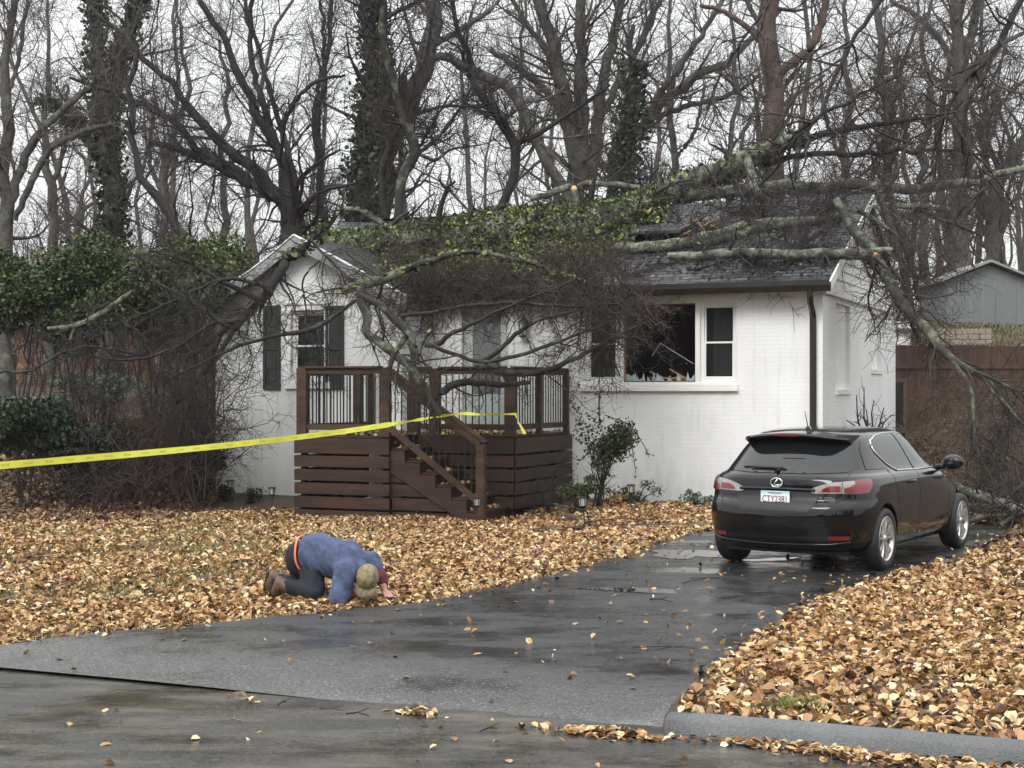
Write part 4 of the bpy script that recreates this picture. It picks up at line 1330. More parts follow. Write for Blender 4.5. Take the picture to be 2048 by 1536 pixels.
def rplate():
    m = bpy.data.materials.new('licence_plate_paint'); m.use_nodes = True
    n, l = m.node_tree.nodes, m.node_tree.links; b = n['Principled BSDF']; b.inputs['Roughness'].default_value = .3
    tc = n.new('ShaderNodeTexCoord'); sp = n.new('ShaderNodeSeparateXYZ'); l.new(tc.outputs['Object'], sp.inputs[0])
    nz = n.new('ShaderNodeTexNoise'); nz.inputs['Scale'].default_value = 14; l.new(tc.outputs['Object'], nz.inputs['Vector'])
    ad = n.new('ShaderNodeMath'); ad.operation = 'MULTIPLY_ADD'; ad.inputs[1].default_value = .04; l.new(nz.outputs['Fac'], ad.inputs[0]); l.new(sp.outputs['Z'], ad.inputs[2])
    mr = n.new('ShaderNodeMapRange'); mr.inputs['From Min'].default_value = .665; mr.inputs['From Max'].default_value = .83; l.new(ad.outputs[0], mr.inputs['Value'])
    rp = n.new('ShaderNodeValToRGB'); e = rp.color_ramp.elements
    e[0].color = (.75, .50, .32, 1); e[1].color = (.30, .52, .62, 1)
    for p_, c_2 in ((.28, (.80, .62, .48)), (.42, (.80, .78, .74)), (.75, (.78, .80, .80))):
        x_ = e.new(p_); x_.color = c_2 + (1,)
    l.new(mr.outputs[0], rp.inputs[0]); l.new(rp.outputs[0], b.inputs['Base Color'])
    return m
pc_ = rear_frame(0, .735, .0); pxx = pc_.x - .035
mb = MB(); mb.box(pxx, pxx + .008, -.155, .155, .66, .812)
plate = mb.build('licence_plate', rplate(), car, bevel=.004)
PM = Matrix.Translation((pxx - .002, 0, .735)) @ RM
m_ink = mk('plate_ink', (.07, .03, .04), .4, .1, 5)
text_mesh('plate_number', 'CTY2381', .095, PM @ Matrix.Translation((0, -.006, 0)), m_ink, plate, extrude=.001, sx=.74)
text_mesh('plate_slogan', 'www.georgia.gov', .022, PM @ Matrix.Translation((0, .06, 0)), m_ink, plate, extrude=.001)
text_mesh('model_badge', 'CT 200h', .052, at_rear(-.50, .745, .008) @ Matrix.Translation((0, 0, 0)), m_chr, car, extrude=.003, sx=1.15)
bc = rear_frame(.045, .895, .012)
mb = MB(); BMx = Matrix.Translation(rear_frame(0.0, .893, .012)) @ RM
ring = []
nseg = 32
def ell(a, rx, ry_): return BMx @ Vector((rx * math.cos(a), ry_ * math.sin(a), 0))
mb.tube([ell(2*math.pi*i/nseg, .062, .045) for i in range(nseg + 1)], .007, 6)
mb.tube([BMx @ Vector(p) for p in ((.012, .036, 0), (-.018, .0, 0), (-.03, -.022, 0), (-.01, -.026, 0), (.05, -.02, 0))], .0065, 6)
mb.build('badge', m_chr, car, smooth=True)
mb = MB(); w0 = rear_frame(.03, 1.0, .02); 
mb.tube([w0, rear_frame(-.02, 1.035, .03), rear_frame(.12, 1.04, .03), rear_frame(.33, 1.03, .025)], [.022, .016, .012, .006], 6)
mb.tube([rear_frame(-.06, 1.028, .022), rear_frame(.2, 1.045, .022), rear_frame(.42, 1.04, .022)], .009, 6)
mb.build('rear_wiper', m_blk, car, smooth=True)
mb = MB(); n_ = 20; vs = []
for i in range(n_ + 1):
    t = -1 + 2 * i / n_; y = .565 * t; e = 1
    xb = .62 + .06 * t * t; xe = .40 + .19 * t ** 6; zt = 1.394 - .050 * t * t
    vs += [(xb + .25, y, zt + .012), (xe + .02, y, zt - .012), (xe, y, zt - .03), (xe + .02, y, zt - .048), (xb, y, zt - .075)]
mb.add(vs, [(i*5+j, i*5+5+j, i*5+6+j, i*5+1+j) for i in range(n_) for j in range(4)] + [tuple(range(5)), tuple(range(n_*5, n_*5+5))] + [(i*5+4, i*5+9, i*5+5, i*5) for i in range(n_)])
mb.build('roof_spoiler', m_paint, car, smooth=False)
mb = MB(); mb.box(.352, .36, -.13, .13, 1.352, 1.37); mb.build('brake_lamp', m_red, car)
mb = MB(); mb.lathe([(.03, 0), (.022, .02), (.008, .035)], 10, Matrix.Translation((.92, 0, 1.41)), cap=True); mb.tube([(.92, 0, 1.43), (.83, 0, 1.60)], [.006, .003], 6); mb.build('roof_aerial', m_blk, car, smooth=True)
# wheels
def wheel(wx, sy):
    wl = empty('wheel', (wx, sy * .785, .318)); wl.parent = car
    MW = Matrix.Rotation(R(90) * (1 if sy < 0 else -1), 4, 'X')    # lathe axis -> outward
    mb = MB(); mb.lathe([(.222, -.10), (.25, -.105), (.295, -.10), (.312, -.075), (.318, -.03), (.318, .03), (.312, .075), (.295, .10), (.25, .105), (.228, .095)], 48, MW)
    mb.build('tyre', m_rub, wl, smooth=True)
    mb = MB(); mb.lathe([(.228, .093), (.226, .10), (.218, .10), (.208, .085), (.205, .03), (.20, -.06), (.16, -.09), (.001, -.09)], 48, MW)
    r_ = mb.build('rim', m_rim, wl, smooth=True)
    mb = MB()
    for i in range(10):
        a = 2 * math.pi * (i // 2) / 5 + (.17 if i % 2 else -.17) + .3; a2 = a + (.09 if i % 2 else -.09)
        p = [MW @ Vector((.03 * math.cos(a), .03 * math.sin(a), .075)), MW @ Vector((.12 * math.cos((a+a2)/2), .12 * math.sin((a+a2)/2), .085)), MW @ Vector((.21 * math.cos(a2), .21 * math.sin(a2), .088))]
        d = (p[2] - p[0]).normalized(); ax = MW.to_3x3() @ Vector((0, 0, 1)); sd = d.cross(ax)
        vs = []
        for q, w1 in zip(p, (.014, .017, .027)):
            vs += [q - sd * w1 - ax * .02, q - sd * w1 * .75, q + sd * w1 * .75, q + sd * w1 - ax * .02]
        mb.add(vs, [(0,1,5,4),(1,2,6,5),(2,3,7,6),(4,5,9,8),(5,6,10,9),(6,7,11,10),(0,4,7,3),(4,8,11,7)])
    mb.lathe([(.001, .095), (.028, .093), (.036, .08), (.05, .07), (.05, .04)], 20, MW)
    mb.build('spokes', m_rim, r_)
    mb = MB(); mb.lathe([(.15, .0), (.15, .012), (.04, .03), (.001, .03)], 30, MW); mb.build('brake_disc', mk('dark_brake_steel', (.08, .075, .07), .5, .2, 9, metallic=.6), wl)
for wx in (.82, 3.42):
    for sy in (-1, 1): wheel(wx, sy)
mb = MB(); mb.box(.35, 3.95, -.66, .66, .17, .24); mb.box(.5, 3.7, -.40, .40, .24, .5); mb.build('underbody', m_blk, car)
bmt.free()

# ================================================================== THE KNEELING MAN
m_shirt = mk('blue_heather_shirt', (0.058, 0.078, 0.145), 0.9, 0.25, 30, bump=1.0, bscale=11, var2=.25, scale2=6)
m_jean = mk('dark_navy_trousers', (0.007, 0.010, 0.017), 0.85, 0.35, 12, bump=.4, bscale=14)
m_skin = mk('skin', (0.42, 0.22, 0.15), 0.55, 0.12, 14)
m_boot = mk('muddy_brown_boots', (0.10, 0.055, 0.035), 0.6, 0.5, 14, bump=.5, bscale=25)
m_cap = mk('khaki_cap', (0.22, 0.175, 0.10), 0.9, 0.6, 26, bump=.3, bscale=30)
m_hiv = mk('orange_waistband', (0.85, 0.22, 0.09), 0.7, 0.1, 8)
m_mar = mk('maroon_sleeve', (0.10, 0.015, 0.03), 0.9, 0.25, 14)
def PP(x, y, Z): return px(x, y, Z)
pman = empty('person', gp(655, 1200, 0), 0, 'man in a blue shirt and khaki cap kneeling on the leaves', 'person')
MO = Vector(pman.location)
class PMB(MB):
    def build(s, name, mat, parent=None, **k):
        s.v = [tuple(Vector(v) - MO) for v in s.v]
        return MB.build(s, name, mat, parent, **k)
Zk = 12.95
hipN, hipF = PP(620, 1130, 13.16), PP(605, 1108, 13.42)
kneeN, kneeF = PP(630, 1186, 12.95), PP(600, 1176, 13.40)
ankN, ankF = PP(572, 1172, 13.10), PP(560, 1160, 13.48)
pel = PP(612, 1112, 13.25); spine = PP(650, 1112, 13.13); chest = PP(695, 1128, 13.0); neck = PP(722, 1140, 12.88)
shN, shF = PP(692, 1142, 12.80), PP(738, 1122, 13.10)
elN, wrN = PP(682, 1182, 12.74), PP(722, 1192, 12.98)
elF, wrF = PP(762, 1153, 13.02), PP(769, 1182, 12.95)
head = PP(735, 1156, 12.80)
b = PMB()
capsule(b, [pel, spine, chest], [.13, .135, .14]); capsule(b, [chest, neck, head], [.10, .06, .07])
MT = Matrix.Rotation(R(58), 3, 'X') @ Matrix.Rotation(R(-12), 3, 'Z')      # crown towards the street, face to the ground
def hd(x, y, z): return head + MT @ Vector((x, y, z))
ball(b, head, (.080, .095, .10), 18, MT)
capsule(b, [hd(0, -.03, -.03), hd(0, -.055, -.085)], [.062, .042])
capsule(b, [hd(0, -.095, -.02), hd(0, -.118, -.045)], [.012, .014])      # nose
capsule(b, [hd(-.02, -.098, -.078), hd(.02, -.098, -.078)], [.009, .009])  # lips
ball(b, hd(-.082, .01, -.03), (.014, .022, .034), 10, MT); ball(b, hd(.082, .01, -.03), (.014, .022, .034), 10, MT)
for A_, K_, F_ in ((hipN, kneeN, ankN), (hipF, kneeF, ankF)): capsule(b, [A_, K_], [.10, .065]); capsule(b, [K_, F_], [.06, .042])
for S_, E_, W_2 in ((shN, elN, wrN), (shF, elF, wrF)):
    capsule(b, [chest, S_], [.09, .062]); capsule(b, [S_, E_], [.058, .045]); capsule(b, [E_, W_2], [.043, .030])
    d = Vector((.35, -.85, -.15)).normalized(); sd = d.cross(Vector((0, 0, 1))).normalized()
    pal = W_2 + d * .045 + Vector((0, 0, -.008))
    capsule(b, [W_2, pal], [.028, .030]); capsule(b, [pal - sd * .02, pal + sd * .02], [.02, .02])
    for k2, (o2, ln_) in enumerate(((-.034, .062), (-.012, .075), (.011, .07), (.033, .055))):
        r0 = pal + sd * o2 + d * .02; r1 = r0 + d * ln_ * .55 + Vector((0, 0, .012)); r2 = r1 + d * ln_ * .45 - Vector((0, 0, .022))
        capsule(b, [r0, r1, r2], [.0095, .009, .0075], 8)
    t0_ = W_2 + d * .025 - sd * .028; capsule(b, [t0_, t0_ - sd * .035 + d * .02, t0_ - sd * .042 + d * .05 - Vector((0, 0, .01))], [.012, .011, .009], 8)
bo_ = b.build('body', m_skin, pman); solidify_remesh(bo_, .0085, 3)
# clothing
b = PMB()
capsule(b, [PP(634, 1110, 13.17), PP(642, 1112, 13.14), spine, chest], [.188, .19, .185, .175], 20)
capsule(b, [PP(640, 1102, 13.30), PP(700, 1112, 13.12)], [.12, .13], 16)
capsule(b, [chest, shN + Vector((0, .03, .01))], [.15, .105]); capsule(b, [chest, shF], [.14, .10])
capsule(b, [neck - Vector((.05, -.05, .0)), neck], [.11, .075])
capsule(b, [shN, elN + Vector((-.0, 0, -.01)), PP(678, 1198, 12.72)], [.10, .092, .085])
capsule(b, [shF, PP(752, 1140, 13.05)], [.09, .085])
sh = b.build('shirt', m_shirt, pman); solidify_remesh(sh, .016, 8)
def folds(ob, amp, sc, seed):
    from mathutils import noise as mn
    me = ob.data
    for v in me.vertices:
        p = v.co * sc + Vector((seed, 0, 0))
        q = Vector((p.x * 1.0 + p.z * .6, p.y * .8, p.z * .35))
        v.co += v.normal * amp * (mn.noise(q) + .45 * mn.noise(q * 2.7))
    me.update()
folds(sh, .034, 7, 3); folds(sh, .010, 17, 5)
b = PMB(); capsule(b, [PP(752, 1138, 13.06), elF, PP(766, 1166, 13.0)], [.066, .060, .052]); mm = b.build('sleeve', m_mar, pman); solidify_remesh(mm, .012, 4); folds(mm, .008, 20, 1)
b = PMB()
for A_, K_, F_ in ((hipN, kneeN, ankN), (hipF, kneeF, ankF)):
    capsule(b, [A_, A_.lerp(K_, .5), K_], [.105, .105, .088]); capsule(b, [K_, F_ + (K_ - F_) * .1], [.085, .068])
ball(b, PP(606, 1117, 13.26), (.168, .17, .168), 20); capsule(b, [pel + Vector((-.03, 0, -.01)), hipN], [.15, .12]); capsule(b, [pel + Vector((-.03, 0, -.01)), hipF], [.15, .12])
jn = b.build('trousers', m_jean, pman); solidify_remesh(jn, .014, 5); folds(jn, .016, 12, 8)
# waistband ring where the shirt ends, tilted with the back
wc = PP(617, 1112, 13.22); axd = (spine - pel).normalized()
u_ = axd.cross(Vector((0, 0, 1))).normalized(); v_ = u_.cross(axd)
b = PMB(); nW = 40; vs = []
for i in range(nW):
    a = 2 * math.pi * i / nW
    for dx, rr_2 in ((-.012, .168), (-.008, .181), (.016, .184), (.0, .160)):
        p = wc + axd * (dx + .012 * math.sin(a * 3) - .05 * (v_ * math.sin(a)).z) + (u_ * math.cos(a) + v_ * math.sin(a)) * rr_2
        vs.append(p)
b.add(vs, [(i*4+j, ((i+1)%nW)*4+j, ((i+1)%nW)*4+(j+1)%4, i*4+(j+1)%4) for i in range(nW) for j in range(4)])
b.build('waistband', m_hiv, pman, smooth=True)
# boots, soles towards the camera's left
for A_, K_ in ((ankN, kneeN), (ankF, kneeF)):
    dn = (A_ - K_).normalized(); toe = Vector((A_.x - .10, A_.y + .02, .045))
    b = PMB()
    capsule(b, [A_ + (K_ - A_) * .22, A_, A_ + Vector((-.06, .01, .03))], [.060, .060, .058])
    capsule(b, [A_ + Vector((-.06, .01, .03)), Vector((A_.x - .10, A_.y + .01, A_.z - .05)), toe], [.058, .052, .045])
    bt = b.build('boot', m_boot, pman); solidify_remesh(bt, .012, 3)
    b = PMB()
    top = A_ + Vector((-.105, .01, .075)); bot = Vector((A_.x - .145, A_.y + .02, .02))
    b.bar(top, bot, .09, .022, up=(-1, 0, .2)); b.build('boot_sole', m_rub, bt, bevel=.008)
# cap with peak
b = PMB(); cc_ = hd(0, .005, .012)
k_ = 20; vs = []
for i in range(9):
    ph = math.pi / 2 * i / 8 * 1.08
    for j in range(k_):
        th = 2 * math.pi * j / k_
        v = Vector((.098 * math.sin(ph + .01) * math.cos(th), .112 * math.sin(ph + .01) * math.sin(th), .115 * math.cos(ph)))
        vs.append(cc_ + MT @ v)
b.add(vs, [(i*k_+j, i*k_+(j+1)%k_, (i+1)*k_+(j+1)%k_, (i+1)*k_+j) for i in range(8) for j in range(k_)] + [tuple(range(k_))])
cp = b.build('cap', m_cap, pman, smooth=True)
b = PMB(); vs = []
for i in range(11):
    th = math.pi * (1.12 + .76 * i / 10); 
    for r2, zz in ((.96, -.012), (1.0 + .62 * math.sin(math.pi * i / 10) ** .6, -.045), (1.0 + .62 * math.sin(math.pi * i / 10) ** .6, -.049), (.96, -.018)):
        vs.append(cc_ + MT @ Vector((.096 * r2 * math.cos(th), .112 * r2 * math.sin(th), zz)))
b.add(vs, [(i*4+j, i*4+4+j, i*4+4+(j+1)%4, i*4+(j+1)%4) for i in range(10) for j in range(4)])
b.build('cap_peak', m_cap, cp, smooth=True)
# short hair showing under the cap
b = PMB(); hv = []
capsule(b, [hd(-.045, .055, -.04), hd(.045, .055, -.04)], [.045, .045]); hr = b.build('hair', mk('grey_brown_hair', (.10, .075, .055), .8, .3, 60), pman); solidify_remesh(hr, .01, 2)
b = PMB()
for sx_ in (-1, 1):
    ball(b, hd(sx_ * .03, -.092, -.012), (.012, .009, .008), 8)
b.build('eyes', mk('dark_eyes', (.03, .02, .02), .2, .1, 5), pman, smooth=True)

# ================================================================== BARRIER TAPE
m_tape = mk('yellow_barrier_tape', (0.88, 0.88, 0.11), 0.35, 0.04, 4)
m_tink = mk('faded_tape_print', (0.42, 0.44, 0.10), 0.5, 0.1, 9)
pN = HM @ Vector((XM + .25, YL - .08, 0)); pE = HM @ Vector((XR - .02, YR - .03, 0))
hn = hpx(905, 829, YL - .08); hn = HM @ hn
TP = [px(-420, 966, 12.4), px(0, 931, 14.8), px(430, 893, 18.4), px(700, 861, 20.9), hn, HM @ hpx(960, 829, YR - .7), HM @ hpx(1031, 828, YR - .06)]
def curve(pts, n):
    a = np.array([tuple(p) + (1,) for p in pts]); return [Vector(p) for p in resample(a, n)[0]]
TC = curve(TP, 150)
mb = MB(); vs = []; W2 = .037
rr = random.Random(5)
for i, p in enumerate(TC):
    t = i / 149
    f = 1.0 if t < .80 else .55 + .25 * math.sin(i * 1.1)
    tw = 0.22 * math.sin(i * .12) + .12 * math.sin(i * .47) + (0 if t < .8 else .7 * math.sin(i * .6))
    up_ = Vector((0.0, math.sin(tw), math.cos(tw)))
    vs += [p - up_ * W2 * f, p + up_ * W2 * f, p + up_ * W2 * f + Vector((0, .003, 0)), p - up_ * W2 * f + Vector((0, .003, 0))]
mb.add(vs, [(i*4+j, i*4+4+j, i*4+4+(j+1)%4, i*4+(j+1)%4) for i in range(149) for j in range(4)] + [(0,1,2,3), (596,597,598,599)])
TO = Vector(TC[0])
tape = mb.build('barrier_tape', m_tape, recalc=True)
tag(tape, 'yellow barrier tape stretched from the left edge to the porch railing', 'tape')
e = TC[-1]
mb = MB(); tl_ = curve([e + Vector((0, -.0, .0)), HM @ hpx(1038, 845, YR - .1), HM @ hpx(1050, 868, YR - .12)], 14); vs = []
for i, p in enumerate(tl_):
    a = 1.2 + i * .16; u2 = Vector((math.cos(a), .3, math.sin(a) * .4)).normalized(); f = .026
    vs += [p - u2 * f, p + u2 * f, p + u2 * f + Vector((0, .003, 0)), p - u2 * f + Vector((0, .003, 0))]
mb.add(vs, [(i*4+j, i*4+4+j, i*4+4+(j+1)%4, i*4+(j+1)%4) for i in range(13) for j in range(4)])
mb.build('loose_end', m_tape, tape)
acc = 0; words = ['FIRE LINE', 'DO NOT CROSS']; kk = 0
for i in range(4, 118):
    acc += (TC[i] - TC[i - 1]).length
    if acc > .27:
        acc = 0
        d = (TC[i + 1] - TC[i - 1]).normalized(); nrm = d.cross(Vector((0, 0, 1))).normalized()
        if nrm.y > 0: nrm = -nrm
        up_ = nrm.cross(d)
        if up_.z < 0: up_ = -up_
        M_ = Matrix((( d.x, up_.x, nrm.x, TC[i].x + nrm.x * .006), (d.y, up_.y, nrm.y, TC[i].y + nrm.y * .006), (d.z, up_.z, nrm.z, TC[i].z + nrm.z * .006), (0, 0, 0, 1)))
        text_mesh('printed_text', words[kk % 2], .033 if kk % 2 == 0 else .028, M_ , m_tink, tape, sx=.9 if kk % 2 == 0 else .7); kk += 1

# ================================================================== SOLAR PATH LIGHTS
m_sol = mk('black_light_plastic', (.018, .018, .018), .4, .1, 9)
m_lens = mkglass('frosted_light_lens', (.45, .45, .42), .25, .75)
def path_light():
    r_ = empty('path_light')
    mb = MB(); mb.tube([(0, 0, -.1), (0, 0, .22)], [.006, .011], 8); mb.lathe([(.011, .20), (.018, .24), (.014, .25)], 10); mb.build('stake', m_sol, r_)
    mb = MB(); mb.lathe([(.014, .245), (.045, .275), (.050, .285)], 16)
    mb.lathe([(.066, .385), (.068, .395), (.05, .405), (.001, .408)], 16); 
    for k in range(6):
        a = k * math.pi / 3; mb.bar((.049*math.cos(a), .049*math.sin(a), .283), (.062*math.cos(a), .062*math.sin(a), .388), .007, .007)
    mb.build('lantern_cage', m_sol, r_)
    mb = MB(); mb.lathe([(.040, .283), (.052, .386)], 16, cap=True); mb.build('lens', m_lens, r_)
    return r_
def copytree(o, parent=None):
    c = o.copy(); COL.objects.link(c)
    if parent: c.parent = parent
    for ch in list(o.children): copytree(ch, c)
    return c
L0 = None
PLS = [(461, 1010, 'solar path light nearest the left corner of the house, half hidden in weeds', 1.0), (544, 1018, 'solar path light standing in the dead leaves just left of the porch deck', 1.0),
       (954, 1049, 'solar path light in front of the newel post of the porch steps', 1.0), (1170, 1056, 'tilted solar path light beside the fallen limb right of the porch', 1.05),
       (1262, 1022, 'solar path light among the low weeds under the picture window', 1.0)]
protoL = path_light()
for i, (x, y, lab, sc_) in enumerate(PLS):
    o_ = protoL if i == 0 else copytree(protoL)
    Z = 1.9 * FPX / (y - HY); p = px(x, y, Z); p.z = hz(p.x, p.y)
    for _ in range(4):
        Z = (EYE - hz(p.x, p.y)) * FPX / (y - HY); p = px(x, y, Z); p.z = hz(p.x, p.y)
    o_.location = p; o_.scale = (sc_,) * 3
    if i == 3: o_.rotation_euler = (R(-6), R(-5), 0)
    tag(o_, lab, 'garden light', 'solar path lights in front of the house')
# ================================================================== TREES AND BRANCHES
rng = np.random.default_rng(12)
def bark_mat(name, dark, light, amount, rough=.8, scale=9, bump=.9):
    m = bpy.data.materials.new(name); m.use_nodes = True
    n, l = m.node_tree.nodes, m.node_tree.links; b = n['Principled BSDF']; b.inputs['Roughness'].default_value = rough
    tc = n.new('ShaderNodeTexCoord')
    a = n.new('ShaderNodeTexNoise'); a.inputs['Scale'].default_value = scale; a.inputs['Detail'].default_value = 8; a.inputs['Roughness'].default_value = .7
    l.new(tc.outputs['Object'], a.inputs['Vector'])
    c = n.new('ShaderNodeTexNoise'); c.inputs['Scale'].default_value = 3.0; c.inputs['Detail'].default_value = 6
    l.new(tc.outputs['Object'], c.inputs['Vector'])
    rp = n.new('ShaderNodeValToRGB'); rp.color_ramp.elements[0].position = .35; rp.color_ramp.elements[1].position = .65
    rp.color_ramp.elements[0].color = tuple(x * .5 for x in dark) + (1,); rp.color_ramp.elements[1].color = tuple(x * 1.4 for x in dark) + (1,)
    l.new(a.outputs['Fac'], rp.inputs[0])
    mr = n.new('ShaderNodeMapRange'); mr.inputs['From Min'].default_value = .62 - amount * .3; mr.inputs['From Max'].default_value = .70 - amount * .25
    l.new(c.outputs['Fac'], mr.inputs['Value'])
    m2 = n.new('ShaderNodeMath'); m2.operation = 'MULTIPLY'; l.new(mr.outputs[0], m2.inputs[0])
    m3 = n.new('ShaderNodeMapRange'); m3.inputs['From Min'].default_value = .35; m3.inputs['From Max'].default_value = .6; l.new(a.outputs['Fac'], m3.inputs['Value']); l.new(m3.outputs[0], m2.inputs[1])
    mx = n.new('ShaderNodeMix'); mx.data_type = 'RGBA'; l.new(m2.outputs[0], mx.inputs['Factor']); l.new(rp.outputs[0], mx.inputs['A']); mx.inputs['B'].default_value = light + (1,)
    l.new(mx.outputs['Result'], b.inputs['Base Color'])
    bp = n.new('ShaderNodeBump'); bp.inputs['Strength'].default_value = bump; bp.inputs['Distance'].default_value = .03
    l.new(a.outputs['Fac'], bp.inputs['Height']); l.new(bp.outputs[0], b.inputs['Normal'])
    return m
m_barkg = bark_mat('grey_brown_bark', (0.075, 0.065, 0.057), (0.13, 0.14, 0.11), .35)
m_barkd = bark_mat('dark_wet_bark', (0.019, 0.015, 0.013), (0.06, 0.065, 0.05), .2)
m_barkp = bark_mat('red_brown_pine_bark', (0.085, 0.052, 0.040), (0.12, 0.10, 0.08), .3, scale=5)
m_lich = bark_mat('lichen_covered_bark', (0.042, 0.037, 0.030), (0.22, 0.235, 0.17), .62, scale=13)
m_moss = bark_mat('mossy_bark', (0.030, 0.026, 0.021), (0.17, 0.185, 0.125), .42, scale=14)
m_twig = mk('grey_brown_twigs', (0.080, 0.066, 0.058), .8, .3, 3)
m_twigd = mk('dark_wet_twigs', (0.024, 0.017, 0.014), .7, .3, 3)
m_twigr = mk('red_brown_twigs', (0.042, 0.024, 0.019), .75, .35, 2)
m_fresh = mk('fresh_split_wood', (0.62, 0.40, 0.20), .7, .25, 25)
m_ivy = mkleaf('ivy_leaves', [(.014, .026, .008), (.038, .062, .012), (.095, .125, .024), (.18, .21, .045), (.30, .31, .09)], .45, pos=[0, .4, .75, .95, 1])
m_ivyd = mkleaf('dark_ivy_leaves', [(.008, .018, .009), (.016, .032, .014), (.035, .055, .022), (.06, .08, .03)], .5, pos=[0, .4, .8, 1])
m_ever = mkleaf('evergreen_leaves', [(.010, .020, .007), (.024, .042, .011), (.050, .074, .018), (.11, .13, .035)], .45, pos=[0, .4, .8, 1])

def tr(pts, Z):
    """traced limb: photo pixels with width (px) -> points with radius; Z a number or (start, end)"""
    if not hasattr(Z, '__len__'): Z = (Z, Z)
    n = len(pts); out = []
    for i, (x, y, w_) in enumerate(pts):
        z = Z[0] + (Z[1] - Z[0]) * i / max(1, n - 1)
        p = px(x, y, z); out.append((p.x, p.y, p.z, w_ / 2 / FPX * z))
    return out
def trr(pts, lift=1.0):
    """traced limb lying on the front roof slope"""
    out = []
    for x, y, w_ in pts:
        p = roofpt(x, y, .05); r = w_ / 2 / FPX * p.y; p = roofpt(x, y, r * lift); out.append((p.x, p.y, p.z, w_ / 2 / FPX * p.y))
    return out

def limbs(curves, n=22, k=9, jit=.10):
    P, Q = [], []
    for c in curves:
        a, b = resample(c, n, rng, jit); P.append(a); Q.append(b)
    P, Q = np.array(P), np.array(Q)
    return P, Q, tubes(P, Q, k)

def make_tree(name, curves, label, cat, bark, twig, counts=(50, 300, 1500), parent_pos=None, l1=(.9, 2.6), l2=(.5, 1.3), l3=(.25, .7), group=None, lift=.06, jit=.12, ang=(30, 75), wig=.2, rmin=.0045, twname='crown', root=None, t0=.15, balls=0):
    P, Q, tm = limbs(curves, jit=jit)
    base = P[0][0] if parent_pos is None else parent_pos
    e = root or empty(name, tuple(base), 0, label, cat, group)
    o_ = np.array(e.location)
    V, F = tm
    npmesh('trunk', V - o_, F, bark, e)
    parts = []
    P1, R1 = grow(P, Q, counts[0], rng, absl=l1, rr=.32, n=7, ang=ang, lift=lift, wig=wig, rmin=.012, t0=t0)
    P2, R2 = grow(np.concatenate([P1]), np.concatenate([R1]), counts[1], rng, absl=l2, rr=.5, n=6, lift=lift * .5, wig=wig * 1.15, rmin=rmin * 1.4, t0=.1)
    P3, R3 = grow(P2, R2, counts[2], rng, absl=l3, rr=.6, n=5, lift=lift * .3, wig=wig * 1.3, rmin=rmin, t0=.05)
    parts = [tubes(P1, R1, 5), tubes(P2, R2, 4), tubes(P3, R3, 3)]
    if balls:                                    # round seed heads hanging from the twig ends
        ii = rng.choice(len(P3), balls); c0 = P3[ii, -1]; rb_ = rng.uniform(.010, .017, balls)
        Pb = np.stack([c0 + np.array([0, 0, -d_]) * rb_[:, None] for d_ in (0, .3, 1, 1.7, 2)], 1); parts.append(tubes(Pb, rb_[:, None] * np.array([.15, .75, 1, .75, .15])[None], 6))
    V, F = join(parts)
    npmesh(twname, V - o_, F, twig, e)
    return e, P, Q

def ivy_on(e, P, Q, N, spread, size=.08, mat=None, name='ivy', zr=None):
    """leaves clinging round limbs P (indices chosen by length)"""
    L = np.linalg.norm(np.diff(P, axis=1), axis=2).sum(1); idx = rng.choice(len(P), N, p=L / L.sum())
    t = rng.random(N) * (P.shape[1] - 1.001); i = t.astype(int); f = (t - i)[:, None]
    c = P[idx, i] * (1 - f) + P[idx, i + 1] * f; r = Q[idx, i]
    clump = .6 + .4 * np.sin(c[:, 2] * 3.1 + idx) * np.sin(c[:, 2] * 7.3 + 1)
    u = unit(rng.normal(size=(N, 3)))
    rad = (r + spread * clump * rng.random(N) ** .6)[:, None]
    C = c + u * rad
    if zr is not None:
        k = (C[:, 2] > zr[0]) & (C[:, 2] < zr[1]); C = C[k]
    V, F = leafmesh(C, size, rng, aspect=.95)
    return npmesh(name, V - np.array(e.location), F, mat or m_ivy, e, smooth=False)

BG = 'bare trees behind the house'
def st(name, curves, label, bark=m_barkg, twig=m_twig, counts=(60, 420, 2300), **k):
    return make_tree(name, curves, label, 'tree', bark, twig, counts, group=None, **k)

def down(p, Z):      # carry a traced trunk down to the soil
    x, y, w_ = p[0]; q = px(x, y, Z if not hasattr(Z, '__len__') else Z[0]); 
    g_ = hz(q.x, q.y) - .3; yy = HY + (EYE - g_) * FPX / q.y
    return ([(x, yy, w_ * 1.25)] if yy > y + 30 else []) + p

st('bare_tree', [tr(down([(14, 480, 30), (10, 330, 26), (8, 200, 22), (12, 80, 16), (30, -60, 10)], 34), 34), tr([(14, 440, 18), (45, 330, 18), (80, 260, 17), (130, 215, 14), (190, 165, 10), (230, 120, 6)], 34),
   tr([(10, 200, 10), (38, 120, 9), (45, 60, 8), (60, -20, 6)], 34), tr([(30, 440, 12), (60, 370, 14), (100, 300, 14), (160, 268, 12), (225, 245, 9)], 34)], 'grey forked bare tree at the far left edge')
e, P, Q = st('ivy_covered_tree', [tr(down([(222, 450, 44), (222, 300, 40), (215, 200, 36), (200, 90, 24), (188, -40, 18)], 38), 38), tr([(222, 220, 22), (245, 110, 24), (268, 30, 22), (288, -50, 18)], 38),
   tr([(210, 330, 14), (160, 250, 14), (110, 215, 12), (80, 205, 8)], 38)], 'two-pronged tree wrapped in dark ivy, second from the left edge', counts=(40, 260, 1500))
ivy_on(e, P[:2], Q[:2], 7000, .34, .11, m_ivyd, zr=(3.6, 14)); ivy_on(e, P[2:], Q[2:], 900, .3, .11, m_ivyd)
